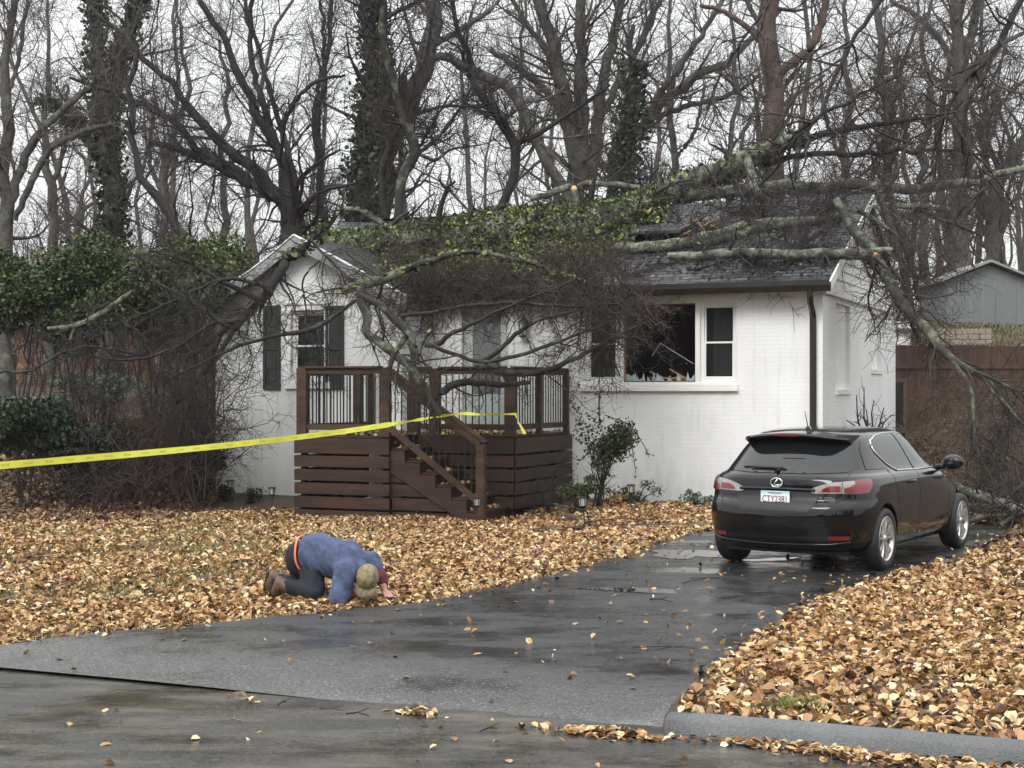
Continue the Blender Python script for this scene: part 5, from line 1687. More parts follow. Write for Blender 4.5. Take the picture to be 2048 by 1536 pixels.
st('snapped_tree', [tr(down([(385, 520, 16), (350, 450, 20), (300, 385, 18), (268, 330, 14), (262, 250, 14), (258, 190, 12), (265, 130, 11), (275, 96, 8)], 31), 31)], 'dark crooked snag with a snapped top, left of the fan-shaped tree', m_barkd, m_twigd, (22, 160, 700))
st('fan_shaped_tree', [tr(down([(588, 560, 60), (585, 450, 50), (577, 390, 38), (568, 340, 24)], 36), 36),
   tr([(575, 420, 30), (510, 340, 23), (440, 285, 20), (380, 210, 16), (330, 150, 12), (270, 100, 12), (190, 20, 8), (165, -10, 6)], 36),
   tr([(545, 400, 22), (480, 345, 18), (400, 300, 15), (340, 235, 14), (250, 195, 12), (140, 155, 6)], 36),
   tr([(500, 370, 18), (420, 325, 17), (340, 292, 14), (300, 285, 8)], 36),
   tr([(595, 410, 25), (560, 310, 20), (520, 240, 17), (480, 150, 16), (450, 90, 14), (400, 0, 12), (385, -40, 10)], 36),
   tr([(565, 330, 16), (530, 220, 14), (505, 130, 12), (500, 60, 10), (505, -20, 8)], 36),
   tr([(590, 360, 14), (572, 280, 12), (548, 200, 10), (520, 110, 9), (490, 20, 8), (470, -30, 6)], 36),
   tr([(560, 260, 12), (575, 230, 10), (600, 190, 9), (640, 160, 8), (690, 150, 5)], 36)], 'wide fan of dark bare limbs rising from one trunk behind the gable', m_barkd, m_twigd, (120, 800, 4200), l1=(.9, 2.4))
st('thin_tree', [tr(down([(640, 420, 13), (640, 300, 12), (650, 180, 11), (662, 60, 10), (668, -40, 8)], 40), 40), tr([(638, 330, 11), (628, 230, 10), (648, 110, 8), (640, 0, 6)], 40)], 'pair of slender bare stems between the fan-shaped tree and the ivy cone', m_barkd, m_twigd, (50, 300, 1200), l1=(.6, 1.5), lift=.15)
e, P, Q = st('ivy_covered_tree', [tr(down([(725, 420, 34), (735, 300, 30), (745, 150, 26), (738, 0, 22), (735, -50, 20)], 36), 36), tr([(760, 340, 22), (775, 220, 20), (765, 80, 16), (745, -40, 12)], 36)], 'bare-topped tree with a broad cone of dark ivy behind the roof ridge', m_barkd, m_twigd, (60, 380, 1800))
ivy_on(e, P[:1], Q[:1], 6500, .62, .11, m_ivyd, zr=(5.5, 9.2)); ivy_on(e, P, Q, 5000, .32, .11, m_ivyd, zr=(6, 13))
st('leaning_tree', [tr(down([(772, 400, 32), (800, 270, 36), (840, 160, 38), (865, 60, 34), (880, -50, 30)], 38), 38),
   tr([(862, 120, 14), (890, 112, 18), (950, 145, 20), (1020, 180, 22), (1060, 250, 22), (1085, 310, 22), (1125, 370, 20), (1150, 440, 18)], 38), tr([(865, 90, 14), (920, 60, 12), (980, 20, 9), (1020, -30, 7)], 38)], 'thick grey leaning tree whose long limb arches down to the right', counts=(80, 560, 3000))
st('multi_stemmed_tree', [tr(down([(1150, 350, 38), (1140, 250, 32), (1115, 120, 27), (1070, 0, 22), (1055, -50, 20)], 40), 40), tr([(1165, 380, 30), (1165, 220, 27), (1160, 100, 23), (1165, -50, 20)], 40),
   tr([(1180, 360, 26), (1200, 200, 23), (1225, 80, 19), (1250, -40, 16)], 40), tr([(1135, 260, 20), (1100, 190, 16), (1040, 140, 14), (980, 100, 10)], 40), tr([(1190, 260, 16), (1240, 160, 14), (1290, 70, 12), (1330, -20, 10)], 40),
   tr([(1130, 200, 14), (1090, 100, 12), (1040, 30, 10), (1010, -30, 8)], 40)], 'cluster of brown trunks rising together behind the middle of the roof', counts=(120, 800, 4200))
e, P, Q = st('ivy_covered_tree', [tr(down([(1258, 330, 26), (1262, 200, 22), (1262, 120, 16), (1268, 50, 8)], 38), 38)], 'short narrow tree buried in dark ivy, right of the clustered trunks', m_barkd, m_twigd, (30, 200, 900))
ivy_on(e, P, Q, 6500, .55, .11, m_ivyd, zr=(5, 10.2))
st('pine_tree', [tr(down([(1545, 330, 42), (1542, 160, 40), (1538, 0, 38), (1536, -60, 36)], 36), 36), tr([(1552, 150, 20), (1600, 115, 18), (1630, 80, 18), (1648, 20, 16), (1655, -40, 14)], 36),
   tr([(1540, 110, 12), (1500, 60, 12), (1450, 25, 10), (1400, 10, 8)], 36), tr([(1545, 230, 10), (1590, 190, 8), (1650, 150, 6)], 36)], 'tall straight tree with thick red-brown trunk behind the right roof', m_barkp, m_twig, (50, 380, 2000))
st('ascending_tree', [tr(down([(1225, 350, 24), (1290, 240, 20), (1380, 160, 18), (1470, 110, 14), (1560, 20, 10)], 42), 42), tr([(1240, 330, 18), (1320, 190, 16), (1390, 90, 12), (1450, -10, 10)], 42),
   tr([(1300, 240, 12), (1380, 210, 11), (1460, 190, 9), (1520, 150, 6)], 42)], 'bare tree whose limbs sweep up to the right towards the pine', counts=(80, 560, 3000))
st('thin_tree', [tr(down([(1458, 430, 13), (1462, 300, 11), (1470, 160, 9), (1460, 30, 7), (1465, -30, 5)], 41), 41), tr([(1460, 300, 9), (1500, 240, 8), (1530, 150, 6)], 41)], 'slender grey stem just left of the thick red-brown trunk', counts=(40, 260, 1200))
e, P, Q = st('ivy_covered_tree', [tr(down([(1775, 300, 20), (1768, 150, 16), (1755, 50, 14), (1745, -40, 12)], 40), 40), tr([(1772, 240, 10), (1800, 150, 8), (1830, 60, 7), (1840, -20, 5)], 40)], 'slim tree with a collar of ivy, right of the thick red-brown trunk', counts=(60, 420, 2200))
ivy_on(e, P[:1], Q[:1], 1300, .28, .10, m_ivyd, zr=(8.2, 10.5))
st('grey_tree', [tr(down([(1922, 500, 40), (1922, 300, 36), (1920, 150, 28), (1915, 60, 22), (1905, -40, 18)], 55), 55), tr([(1922, 140, 18), (1945, 60, 18), (1960, -30, 14)], 55),
   tr([(1920, 150, 14), (1880, 80, 12), (1830, 30, 10), (1780, 0, 8)], 55), tr([(1925, 150, 12), (1990, 95, 10), (2060, 60, 8)], 55), tr([(1922, 330, 12), (1980, 230, 10), (2060, 150, 7)], 55)], 'thick grey tree with a forked top near the right edge', counts=(90, 640, 3400))
st('leaning_tree', [tr(down([(1985, 420, 28), (2010, 350, 26), (2060, 250, 20), (2100, 150, 18)], 57), 57), tr([(1990, 400, 14), (1970, 300, 12), (1990, 180, 9)], 57)], 'brown tree leaning out of the right edge of the photo', counts=(50, 380, 2000))
st('bare_tree', [tr(down([(105, 420, 20), (95, 320, 16), (90, 230, 12), (100, 100, 8), (95, 0, 5)], 43), 43), tr([(103, 380, 12), (130, 280, 9), (135, 170, 6)], 43)], 'small thin tree between the far-left forked tree and the ivy-wrapped one', counts=(50, 380, 1800), l1=(.6, 1.6))
st('bare_tree', [tr(down([(330, 420, 16), (345, 300, 13), (375, 180, 10), (360, 60, 7), (350, -20, 5)], 44), 44), tr([(332, 400, 12), (300, 320, 9), (310, 200, 6)], 44)], 'thin bare tree behind the dark snapped snag', counts=(50, 380, 1800), l1=(.6, 1.6))
st('bare_tree', [tr(down([(450, 420, 15), (440, 300, 12), (455, 180, 9), (440, 80, 6)], 46), 46)], 'faint thin tree behind the left limbs of the fan-shaped tree', counts=(40, 300, 1500), l1=(.6, 1.5))
st('bare_tree', [tr(down([(1690, 420, 18), (1685, 300, 15), (1700, 180, 12), (1690, 60, 9), (1700, -30, 7)], 44), 44), tr([(1688, 330, 10), (1650, 230, 8), (1640, 120, 6)], 44)], 'bare brown tree between the thick red-brown trunk and the slim ivied one', counts=(60, 440, 2400))
st('bare_tree', [tr(down([(1850, 440, 18), (1845, 320, 15), (1860, 200, 12), (1850, 80, 9), (1870, -30, 6)], 54), 54), tr([(1850, 340, 10), (1810, 260, 8), (1800, 180, 5)], 54)], 'bare tree rising above the grey shed, left of the thick grey trunk', counts=(60, 440, 2400))
st('bare_tree', [tr(down([(1010, 420, 14), (1030, 330, 12), (1050, 200, 9), (1040, 90, 7), (1050, -20, 5)], 46), 46)], 'faint thin tree seen under the arching limb', counts=(40, 300, 1500), l1=(.6, 1.5))
st('bare_tree', [tr(down([(1345, 420, 18), (1350, 300, 14), (1335, 180, 11), (1345, 60, 8), (1340, -30, 6)], 45), 45), tr([(1350, 320, 10), (1390, 260, 8), (1410, 170, 5)], 45)], 'bare tree between the ivy-buried tree and the slender grey stem', counts=(60, 440, 2400))

# distant woodland, one mass
cur = []
for k in range(85):
    Z = rng.uniform(54, 105); xw = rng.uniform(-.42, .42) * Z; h_ = rng.uniform(11, 20); zb = hz(xw, Z) - .3
    cur.append([(xw, Z, zb, .16), (xw + rng.normal() * .3, Z, zb + h_ * .4, .12), (xw + rng.normal() * .7, Z, zb + h_ * .75, .07), (xw + rng.normal() * 1.1, Z, zb + h_, .02)])
P, Q, tm = limbs(cur, n=9, k=5, jit=.15)
P1, R1 = grow(P, Q, 1100, rng, absl=(1.5, 4.5), rr=.5, n=6, lift=.14, rmin=.018, t0=.12)
P2, R2 = grow(P1, R1, 4600, rng, absl=(.8, 2.2), rr=.55, n=5, lift=.08, rmin=.010)
P3, R3 = grow(P2, R2, 17000, rng, absl=(.4, 1.1), rr=.6, n=4, lift=.05, rmin=.0065)
V, F = join([tm, tubes(P1, R1, 4), tubes(P2, R2, 3), tubes(P3, R3, 3)])
tag(npmesh('distant_woodland', V, F, m_twig), 'distant mass of bare grey woodland behind the tall trees', 'woodland', kind='stuff')

# undergrowth of thin saplings behind the house
cur = []
for k in range(430):
    Z = rng.uniform(36, 52); xw = rng.uniform(-.40, .26 if k % 3 else .42) * Z;
    if xw > 9.5: Z = rng.uniform(53, 60)
    h_ = rng.uniform(1.6, 3.6) + (1.6 if xw < -2 else 0); zb = hz(xw, Z) - .1; ln = rng.normal() * .5
    cur.append([(xw, Z, zb, .022), (xw + ln * .5 + rng.normal() * .1, Z, zb + h_ * .5, .016), (xw + ln + rng.normal() * .2, Z, zb + h_, .006)])
P, Q, tm = limbs(cur, n=8, k=4, jit=.2)
P1, R1 = grow(P, Q, 3300, rng, absl=(.5, 1.5), rr=.6, n=5, lift=.12, rmin=.007)
P2, R2 = grow(P1, R1, 10000, rng, absl=(.25, .8), rr=.6, n=4, lift=.05, rmin=.005)
V, F = join([tm, tubes(P1, R1, 3), tubes(P2, R2, 3)])
tag(npmesh('undergrowth', V, F, m_twigr), 'brown twiggy undergrowth filling the woodland edge behind the house', 'undergrowth', kind='stuff')

# ------------------------------------------------------------------ the fallen tree on the roof
def cutface(e, c, P, Q, at_end=True, s=1.05):
    """pale broken end"""
    i = -1 if at_end else 0; j = -2 if at_end else 1
    p = Vector(P[c][i]) - Vector(e.location); d = (Vector(P[c][i]) - Vector(P[c][j])).normalized(); r = Q[c][i] * s
    a = d.orthogonal().normalized(); b_ = d.cross(a); mb = MB(); vs = [p + d * .01]; k = 11
    for q in range(k):
        th = 2 * math.pi * q / k; vs.append(p + (a * math.cos(th) + b_ * math.sin(th)) * r - d * .01)
    for q in range(k):
        th = 2 * math.pi * (q + .5) / k; vs.append(p + (a * math.cos(th) + b_ * math.sin(th)) * r * .5 + d * r * float(rng.uniform(.3, 1.6)))
    fs = [(1 + q, 1 + (q + 1) % k, 12 + q) for q in range(k)] + [(12 + q, 1 + (q + 1) % k, 12 + (q + 1) % k) for q in range(k)] + [(12 + q, 12 + (q + 1) % k, 0) for q in range(k)]
    mb.add(vs, fs); mb.build('broken_end', m_fresh, e)

ZR = 29.5
main = [trr([(640, 500, 50), (760, 492, 58), (880, 482, 62), (1000, 470, 66), (1120, 462, 70), (1220, 440, 68), (1300, 405, 56)], .75)]
tail = [(p[0], p[1], p[2], p[3]) for p in main[0][-1:]] + tr([(1370, 368, 50), (1440, 345, 46), (1500, 318, 40), (1560, 292, 30), (1620, 268, 24)], (29.9, 29.6))
e, P, Q = make_tree('fallen_tree', [main[0], tail,
    tr([(1330, 400, 24), (1420, 385, 26), (1520, 378, 24), (1620, 374, 24), (1760, 376, 22), (1860, 374, 20), (1930, 368, 18), (2000, 350, 15), (2070, 330, 13)], (29.6, 28.6)),
    trr([(1230, 497, 22), (1320, 492, 24), (1400, 480, 25), (1460, 463, 24), (1530, 445, 22), (1640, 440, 20)], .9),
    trr([(1395, 492, 14), (1450, 476, 15), (1520, 456, 15), (1600, 447, 14), (1690, 432, 13)], 1.0),
    tr([(1495, 318, 18), (1502, 340, 18), (1508, 375, 16), (1540, 410, 12), (1580, 440, 10), (1600, 470, 6)], (28.6, 27.6)),
    tr([(1060, 398, 10), (1100, 385, 14), (1140, 372, 14), (1190, 368, 12), (1240, 372, 12), (1330, 376, 9), (1400, 392, 6)], 30.0),
    tr([(1150, 440, 16), (1152, 410, 15), (1148, 378, 13)], 29.4)],
    'huge mossy ivy-clad tree trunk lying along the crushed roof', 'fallen tree', m_lich, m_twigd, (90, 620, 3600), l1=(.5, 1.8), l2=(.35, .9), l3=(.2, .55), lift=.02, twname='twigs')
cutface(e, 6, P, Q); cutface(e, 7, P, Q)
# ivy over the trunk and the roof beneath it
ipoly = [(625, 465), (700, 455), (800, 440), (900, 425), (1000, 408), (1100, 402), (1200, 395), (1290, 385), (1350, 380), (1330, 410), (1270, 440), (1235, 490), (1160, 520), (1000, 545), (860, 548), (760, 552), (700, 510)]
N_ = 60000; gx_ = rng.uniform(620, 1350, N_); gy_ = rng.uniform(380, 548, N_); k_ = inpoly(gx_, gy_, ipoly); gx_, gy_ = gx_[k_], gy_[k_]
C = []
for x, y in zip(gx_, gy_):
    cl_ = max(0, math.sin(x * .043 + 1) * math.sin(y * .11 + x * .02) + .35)
    dn = 1.0
    if x > 1150: dn *= .55
    if rng.random() > dn: continue
    off = float(rng.random()) ** 1.3 * (.10 + .32 * cl_); p = roofpt(x, y + off * 90, off + .02); C.append(p[:])
C = np.array(C)
V, F = leafmesh(C, .056, rng, aspect=.95); npmesh('ivy', V - np.array(e.location), F, m_ivy, e, smooth=False)
ivy_on(e, P[:1], Q[:1], 18000, .22, .056, m_ivy, name='ivy'); ivy_on(e, P[1:2], Q[1:2], 900, .16, .08, m_ivy, name='ivy')
V, F = leafmesh(C[rng.choice(len(C), 350)] + np.array([0, 0, .05]), .09, rng, aspect=.8)
npmesh('dead_leaves', V - np.array(e.location), F, mkleaf('brown_dead_leaves', [(.10, .05, .02), (.30, .17, .07), (.48, .33, .15)], .7), e, smooth=False)

# long light-barked limb across the lower roof, cut end past the gable
e, P, Q = make_tree('fallen_limb', [tr([(1335, 512, 14), (1400, 512, 20), (1480, 506, 21), (1560, 508, 20), (1650, 508, 22), (1745, 508, 22)], (24.9, 24.2)), tr([(1740, 503, 12), (1765, 500, 12), (1785, 499, 8)], 24.2)],
    'long straight lichen-pale limb lying across the lower right roof', 'fallen limb', m_lich, m_twigd, (26, 140, 500), l1=(.3, .9), l2=(.2, .5), l3=(.15, .35), lift=-.03, twname='twigs', jit=.05)
cutface(e, 0, P, Q, s=.8)
# limb hanging over the gable end and down towards the fence
e, P, Q = make_tree('fallen_limb', [tr([(1672, 400, 16), (1700, 445, 22), (1730, 485, 24), (1768, 545, 25), (1795, 590, 22), (1830, 640, 22), (1868, 680, 20), (1898, 715, 17), (1950, 745, 12), (2000, 790, 8), (2032, 832, 5)], (25.5, 22.0)),
    tr([(1945, 742, 8), (1990, 760, 7), (2030, 780, 5), (2060, 782, 4)], 22.2), tr([(1905, 725, 9), (1930, 755, 8), (1945, 790, 7), (1948, 850, 6), (1960, 930, 4)], (22.3, 21.6)), tr([(1960, 750, 6), (2000, 800, 5), (2048, 850, 4)], 22.0),
    tr([(1715, 420, 10), (1750, 440, 9), (1790, 470, 8)], 24.9)],
    'lichen-pale limb hanging over the gable end down to the right', 'fallen limb', m_moss, m_twigd, (50, 300, 1300), l1=(.4, 1.3), l2=(.3, .8), l3=(.2, .5), lift=-.06, twname='twigs', jit=.06)
e, P, Q = make_tree('fallen_limb', [tr([(1758, 380, 14), (1778, 440, 16), (1800, 520, 15), (1822, 610, 13), (1836, 640, 10)], (26.5, 24)), tr([(1785, 400, 12), (1800, 460, 13), (1825, 540, 12), (1838, 600, 10)], (26.8, 25))],
    'pair of dark wet limbs hanging steeply beside the gable end', 'fallen limb', m_barkd, m_twigr, (36, 200, 900), l1=(.4, 1.1), l2=(.3, .9), l3=(.2, .5), lift=-.02, twname='twigs', jit=.06)
e, P, Q = make_tree('fallen_limb', [tr([(1760, 408, 10), (1800, 412, 12), (1860, 414, 12), (1900, 420, 10)], (27, 27)), tr([(1752, 410, 9), (1768, 430, 9), (1785, 445, 6)], 27)],
    'short pale lichen-covered limb jutting right from the roof peak', 'fallen limb', m_lich, m_twigd, (14, 90, 400), l1=(.3, .8), l2=(.2, .6), l3=(.2, .4), lift=0, twname='twigs', jit=.05)
# drooping red-brown crown, right, above the ridge
e, P, Q = make_tree('fallen_treetop', [tr([(1500, 330, 18), (1580, 290, 16), (1680, 262, 13), (1790, 245, 10), (1900, 225, 7), (1990, 180, 5)], (30, 29)), tr([(1520, 330, 14), (1620, 310, 12), (1740, 305, 10), (1860, 300, 8), (1980, 310, 5)], (30, 29)),
    tr([(1480, 345, 12), (1560, 300, 11), (1630, 240, 9), (1700, 200, 7), (1800, 150, 5)], (30, 29.5)), tr([(1560, 380, 12), (1660, 400, 11), (1760, 390, 9), (1860, 430, 7), (1960, 470, 5)], (29, 28))],
    'tangle of red-brown broken branches over the right end of the ridge', 'fallen treetop', m_barkd, m_twigr, (85, 560, 3200), l1=(.5, 1.6), l2=(.4, 1.1), l3=(.2, .6), lift=0, twname='twigs')
# twigs and small limbs strewn over the right-hand roof slope
cur = [trr([(x0_, y0_, 5), (x0_ + dx, y0_ + dy, 4), (x0_ + dx * 2, y0_ + dy * 2.3, 2)], 2) for x0_, y0_, dx, dy in
       [(1290, 530, 60, -6), (1380, 540, 50, -12), (1450, 420, 60, 10), (1500, 535, 50, -8), (1540, 470, 45, 16), (1600, 420, 40, 14), (1330, 440, 50, 12), (1410, 410, 60, 4), (1560, 540, 30, -20), (1610, 480, 30, -14), (1210, 540, 40, 6), (1470, 510, 40, 14), (1600, 400, 40, 6)]]
P, Q, tm = limbs(cur, n=9, k=5, jit=.2)
P1, R1 = grow(P, Q, 420, rng, absl=(.3, 1.1), rr=.7, n=5, lift=.0, rmin=.006, flat=.6); P2, R2 = grow(P1, R1, 2800, rng, absl=(.15, .5), rr=.7, n=4, lift=.01, rmin=.005)
V, F = join([tm, tubes(P1, R1, 4), tubes(P2, R2, 3)])
tag(npmesh('roof_debris', V, F, m_twigd), 'dark broken twigs littering the right roof slope', 'debris', kind='stuff')
N_ = 1500; C = np.array([roofpt(rng.uniform(1170, 1660), rng.uniform(400, 556), .02)[:] for _ in range(N_)])
V, F = leafmesh(C, .05, rng, up=.6); tag(npmesh('roof_leaves', V, F, mkleaf('pale_wet_leaves', [(.03, .02, .015), (.12, .08, .05), (.42, .38, .33)], .4, pos=[0, .6, 1]), smooth=False), 'small wet leaves scattered on the shingles', 'leaves', kind='stuff')

# big broken limb in front of the porch, its forks reaching down behind the handrail
e, P, Q = make_tree('fallen_limb', [tr([(1240, 590, 4), (1130, 548, 6), (1010, 514, 8), (930, 506, 10), (860, 520, 13), (800, 545, 18), (750, 562, 22), (700, 577, 20), (682, 584, 14)], (22.8, 22.6)),
    tr([(722, 575, 20), (722, 600, 20), (736, 636, 19), (730, 662, 18), (760, 686, 18), (800, 716, 19), (822, 735, 18), (850, 780, 15), (880, 830, 12)], (22.5, 21.9)),
    tr([(720, 590, 15), (762, 612, 15), (790, 640, 17), (818, 668, 18), (826, 700, 13), (828, 728, 9)], (22.4, 22.2)),
    tr([(815, 670, 12), (800, 690, 11), (786, 712, 11), (780, 735, 10)], 22.1), tr([(832, 722, 8), (842, 690, 10), (858, 664, 8)], 21.9)],
    'thick lichen-spotted broken limb hanging over the eave above the porch', 'fallen limb', m_moss, m_twigd, (34, 160, 500), rmin=.0035, balls=40, l1=(.3, 1.0), l2=(.25, .7), l3=(.15, .4), lift=-.03, twname='twigs', jit=.05)
cutface(e, 4, P, Q); cutface(e, 0, P, Q, s=.8); ivy_on(e, P[:1], Q[:1], 260, .08, .07)
# brush of twigs fanning in front of the door and the picture window
e, P, Q = make_tree('fallen_branch', [tr([(870, 690, 12), (930, 655, 8), (1000, 620, 7), (1060, 595, 6), (1150, 560, 5)], (22.4, 22.0)), tr([(850, 690, 10), (900, 705, 8), (960, 722, 8), (1010, 716, 8), (1080, 695, 7), (1160, 668, 5), (1230, 640, 4)], (22.3, 21.9)),
    tr([(990, 745, 10), (1060, 745, 13), (1110, 735, 12), (1160, 712, 9), (1220, 680, 6), (1280, 650, 4)], (22.6, 21.9)), tr([(960, 725, 8), (1000, 700, 9), (1035, 665, 9), (1080, 640, 7), (1150, 622, 5)], (22.4, 21.9)),
    tr([(870, 800, 14), (905, 770, 16), (950, 765, 14), (1000, 770, 12), (1060, 765, 8)], (22.7, 22.9)), tr([(1180, 560, 8), (1190, 620, 7), (1210, 690, 5), (1240, 750, 3)], 22.3), tr([(800, 632, 8), (900, 618, 8), (1010, 606, 8), (1130, 612, 6), (1240, 606, 4)], 22.6)],
    'spray of dark twiggy branches spread in front of the green door', 'fallen branch', m_barkd, m_twigd, (62, 380, 1200), rmin=.0035, balls=90, l1=(.35, 1.0), l2=(.2, .6), l3=(.12, .35), lift=0, twname='twigs', jit=.08)
V_ = rng.choice(40, 40)
# brown curtain of twigs spilling over the gutter
cur = [tr([(x0_, (545 if x0_ < 1000 else 505) + rng.uniform(-15, 10), 6), (x0_ + rng.uniform(-30, 60), 560 if x0_ < 1000 else 540, 6), (x0_ + rng.uniform(-40, 90), 585 + rng.uniform(-20, 25), 4)], (24.8, 23.4)) for x0_ in np.linspace(760, 1215, 18)]
cur += [tr([(x0_, 560, 5), (x0_ + 15, 610, 5), (x0_ + rng.uniform(-10, 30), 660 + rng.uniform(-20, 50), 3)], 22.7) for x0_ in (1150, 1175, 1200, 1225)]
e, P, Q = make_tree('fallen_treetop', cur, 'red-brown mat of twigs spilling over the gutter above the door', 'fallen treetop', m_barkd, m_twigr, (210, 1600, 6500), balls=150, l1=(.3, .9), l2=(.2, .5), l3=(.12, .35), lift=0, rmin=.0035, twname='twigs')
# standing curved limbs of the fallen crown rising from the ridge
e, P, Q = make_tree('broken_limb', [tr([(800, 440, 18), (800, 380, 20), (812, 335, 22), (832, 305, 22), (818, 260, 22), (800, 215, 20), (785, 150, 18), (765, 80, 17), (768, 20, 14), (760, -40, 12)], 30.5), tr([(765, 40, 10), (800, 20, 9), (830, 5, 7), (850, -20, 5)], 30.5), tr([(830, 310, 9), (880, 270, 8), (930, 200, 6), (960, 140, 4)], 30.5), tr([(832, 305, 8), (870, 320, 7), (900, 300, 5), (960, 290, 3)], 30.5)],
    'curved lichen-grey limb standing upright out of the ivy on the left roof', 'broken limb', m_moss, m_twigd, (55, 380, 1700), l1=(.5, 1.6), l2=(.3, .9), l3=(.2, .5), twname='twigs', jit=.05)
e, P, Q = make_tree('broken_limb', [tr([(1000, 415, 14), (1018, 380, 18), (1030, 335, 20), (1030, 290, 20), (1000, 240, 20), (968, 195, 18), (940, 150, 15), (938, 110, 13), (915, 60, 10), (905, 0, 9)], 30.2), tr([(1030, 290, 10), (1080, 265, 10), (1150, 220, 8), (1220, 170, 6)], 30.2), tr([(1010, 410, 10), (980, 425, 9), (960, 440, 6)], 30.0)],
    'dark crooked limb standing upright from the middle of the ridge', 'broken limb', m_barkd, m_twigd, (60, 420, 1900), balls=160, l1=(.5, 1.6), l2=(.3, .9), l3=(.2, .5), twname='twigs', jit=.05)
e, P, Q = make_tree('broken_limb', [tr([(770, 430, 14), (765, 340, 15), (790, 270, 15), (800, 240, 13), (810, 150, 10)], 31), tr([(775, 390, 8), (815, 330, 7), (870, 240, 5), (900, 190, 4)], 31)],
    'thin dark limb standing just left of the curved lichen-grey one', 'broken limb', m_barkd, m_twigr, (40, 260, 1100), l1=(.4, 1.3), l2=(.3, .8), l3=(.2, .5), twname='twigs')
e, P, Q = make_tree('broken_limb', [tr([(690, 418, 11), (720, 420, 12), (745, 435, 13), (765, 448, 12)], 29.6)], 'stubby pale limb poking up from the ivy behind the gable', 'broken limb', m_lich, m_twigd, (10, 50, 160), l1=(.2, .6), l2=(.2, .4), l3=(.1, .3), twname='twigs', jit=.05)

# the left crown: limb down the gable and a wall of brush
e, P, Q = make_tree('fallen_tree', [tr([(650, 448, 12), (612, 490, 16), (568, 533, 19), (532, 588, 18), (488, 632, 16), (450, 660, 13), (410, 690, 14), (370, 720, 8)], (25.6, 24.6)),
    tr([(490, 630, 12), (430, 720, 9), (385, 800, 7), (350, 890, 4)], (24.8, 24)), tr([(540, 575, 9), (450, 558, 8), (350, 600, 6), (260, 640, 4)], (25, 24.4)),
    tr([(712, 600, 7), (660, 640, 9), (615, 662, 11), (560, 670, 8), (480, 692, 7), (410, 722, 5), (330, 760, 3)], (24.6, 23.8)), tr([(520, 600, 12), (440, 560, 10), (370, 520, 8), (300, 500, 5)], (25, 25)),
    tr([(640, 520, 4), (606, 560, 4), (612, 620, 3), (604, 690, 2)], 24.9), tr([(620, 480, 6), (700, 560, 5), (740, 600, 3)], 24.9), tr([(480, 640, 9), (420, 650, 8), (340, 700, 6), (240, 720, 5), (140, 705, 3)], (24.6, 24)),
    tr([(440, 670, 12), (400, 760, 10), (330, 830, 7), (280, 900, 4)], 24.4), tr([(455, 655, 10), (380, 600, 8), (300, 560, 5)], 24.4)],
    'slimmer fallen tree leaning down the left gable with dense twigs', 'fallen tree', m_barkd, m_twigd, (150, 900, 3800), l1=(.3, 1.0), l2=(.25, .7), l3=(.15, .4), lift=-.03, rmin=.0035, twname='twigs', jit=.06)
ivy_on(e, P[:1], Q[:1], 700, .16, .08, zr=(4.1, 6))
e, P, Q = make_tree('fallen_branch', [tr([(95, 657, 7), (150, 652, 11), (200, 628, 12), (240, 600, 10), (270, 580, 7)], 24), tr([(150, 652, 6), (140, 680, 5)], 24)], 'pale bare branch slanting across the evergreens at the left', 'fallen branch', m_lich, m_twigd, (8, 30, 90), l1=(.2, .6), l2=(.15, .4), l3=(.1, .2), twname='twigs', jit=.05)
e, P, Q = make_tree('fallen_branch', [tr([(-30, 745, 5), (50, 742, 6), (140, 700, 6), (200, 694, 5), (300, 710, 5), (400, 700, 4)], 25), tr([(240, 640, 6), (290, 680, 8), (300, 760, 6)], 25)], 'long thin dark branch crossing low in front of the neighbour brick wall', 'fallen branch', m_barkd, m_twigd, (30, 160, 600), l1=(.4, 1.0), l2=(.2, .6), l3=(.1, .3), twname='twigs', jit=.1)

# brush mass at the left end of the house, rooted on the ground
cur = []
for k in range(130):
    Z = rng.uniform(23.8, 27.5); x = rng.uniform(120, 425); p = px(x, 900, Z); p.z = hz(p.x, p.y); top = rng.uniform(.8, 2.6) * (.45 + .55 * min(1, max(0, (x - 150) / 200))); a = rng.normal() * .5
    cur.append([(p.x, p.y, p.z - .05, .014), (p.x + a * .5, p.y, p.z + top * .6, .010), (p.x + a * 1.3, p.y + rng.normal() * .2, p.z + top, .005)])
P, Q, tm = limbs(cur, n=8, k=4, jit=.25)
P1, R1 = grow(P, Q, 1500, rng, absl=(.3, .8), rr=.7, n=5, lift=-.02, rmin=.005, wig=.3); P2, R2 = grow(P1, R1, 4500, rng, absl=(.15, .5), rr=.7, n=4, lift=0, rmin=.0045, wig=.3)
V, F = join([tm, tubes(P1, R1, 3), tubes(P2, R2, 3)])
tag(npmesh('tangled_brush', V, F, m_twigr), 'tangled brown brush against the left end of the house', 'brush', kind='stuff')

